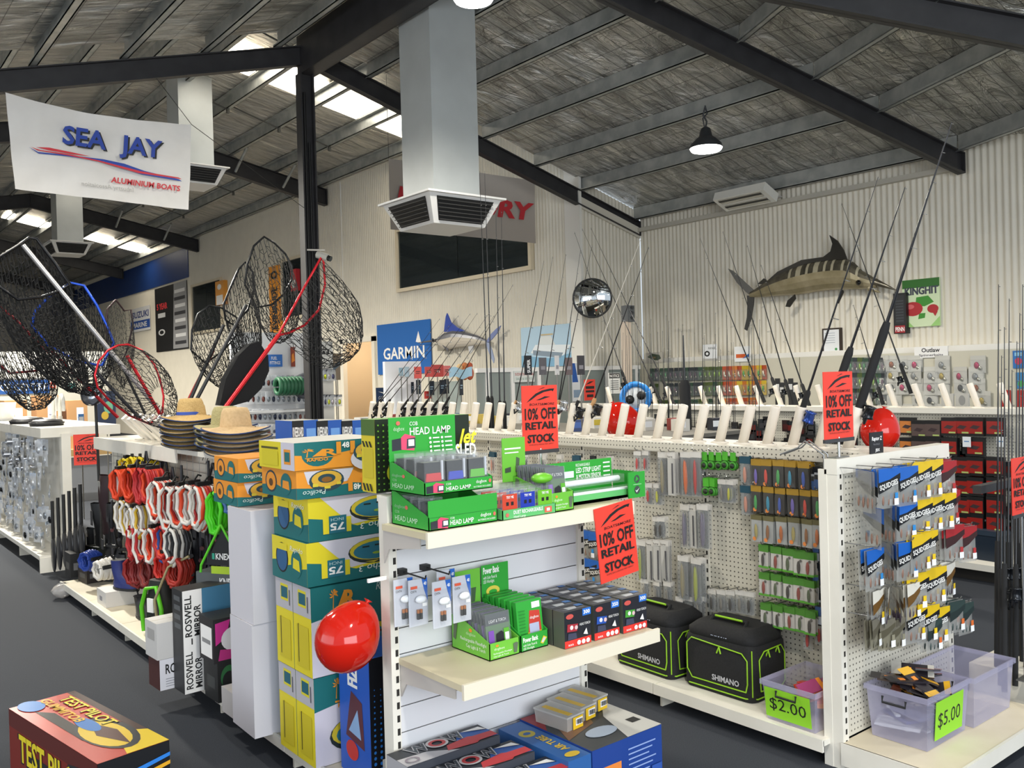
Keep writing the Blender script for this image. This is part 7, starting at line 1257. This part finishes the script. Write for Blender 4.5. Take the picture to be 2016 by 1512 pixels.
t = thing('reel_model', 'giant blue and white display reel hanging behind the holders', 'display reel', at_a(1252, 783, 6.6)); m = MB(); m.tube([(.02, .02, -.1), (.02, .02, -1.4)], .012, m_wire, 6); m.build('stem', t); m = MB(); m.lathe([(.11, -.03), (.16, -.03), (.165, .03), (.11, .03)], M('#2a86d8', .4), (0, 0, 0), 24, (-.8, -.6, .1)); m.build('rim', t); m = MB(); m.lathe([(0, -.02), (.11, -.02), (.11, .02), (0, .02)], M('#dfe3e6', .4), (0, 0, 0), 20, (-.8, -.6, .1)); m.build('face', t)
for s in (-1, 1): m = MB(); m.lathe([(0, .02), (.045, .02), (.045, .035), (0, .035)], K, (.03*s, -.05*s, .02*s), 12, (-.8, -.6, .1)); m.build('knob', t)
# glazed office front and rail below the boat poster
t = thing('office_partition', 'pale framed glass partition below the boat poster', 'partition', (0, 0, 0)); pb = 9.6; A_, B_ = at_b(940, 745, pb), at_b(1262, 745, pb); zt = at_b(1100, 722, pb).z
m = MB(); m.box(A_.x, pb, zt-.06, B_.x, pb+.06, zt, Wt)
m.build('top_rail', t)
for x in (960, 1010, 1062, 1130, 1196, 1255): xx = at_b(x, 745, pb).x; m = MB(); m.box(xx-.03, pb, 0, xx+.03, pb+.06, zt-.06, Wt); m.build('post', t)
m = MB(); m.box(A_.x, pb+.02, .2, B_.x, pb+.03, zt-.06, M('#8f9a98', .12, 0, 0, 0, .75)); m.build('pane', t)
panel('sign', 'white sign with red lettering on the glass partition', 'sign', 'b', pb-.02, (1012, 730, 1052, 752), '#dde0dc', [('t', 'SUZUKI OUTBOARDS', .05, .6, .22, M('#b03a34'), .9, .02), ('t', 'SALES & SERVICE', .1, .2, .2, M('#5a8a7a'), .8)])
panel('poster', 'tall blue and white poster on the partition post', 'poster', 'b', pb-.03, (1127, 715, 1146, 790), '#dfe2e6', [('p', [(0, .5), (.6, .5), (.3, 1), (0, 1)], M('#2a5aa8')), ('r', .1, .1, .8, .3, M('#8aa0b8'))])
# rods and sign at the right edge
t = thing('rod_rack', 'white rod stand with upright rods beside the end tubs', 'rack', (4.66, 1.95, 0)); m = MB(); m.box(-.1, -.22, 0, .5, .12, .2, m_gw2); m.build('base', t); m = MB(); m.box(-.06, .06, 1.05, .46, .1, 1.09, M('#3a3a3c', .5)); m.build('rail', t); m = MB(); m.box(.4, .06, .2, .44, .1, 1.07, M('#3a3a3c', .5)); m.build('stay', t)
for k in range(9):
    x = 1962+7.2*k; p = at_b(x, 1285, 1.95-.05*(k % 3)); q = at_b(x+4-30*((k*7) % 5)/40, 560+28*((k*5) % 7), 1.95-.05*(k % 3)+.05); rod((p.x, p.y, .2), q, 'dark upright rod with spinning reel in the white stand', r=.008, grip=.32, ng=4, group='upright rods in the white stand', reel=(.75, rk), rg=1.7, gs=.02)
p = at_b(2013, 1012, 1.78); promo((p.x, 1.78, p.z), -.0, .21, .27, 'red ten percent off card on the white rod stand', p.z-.2)
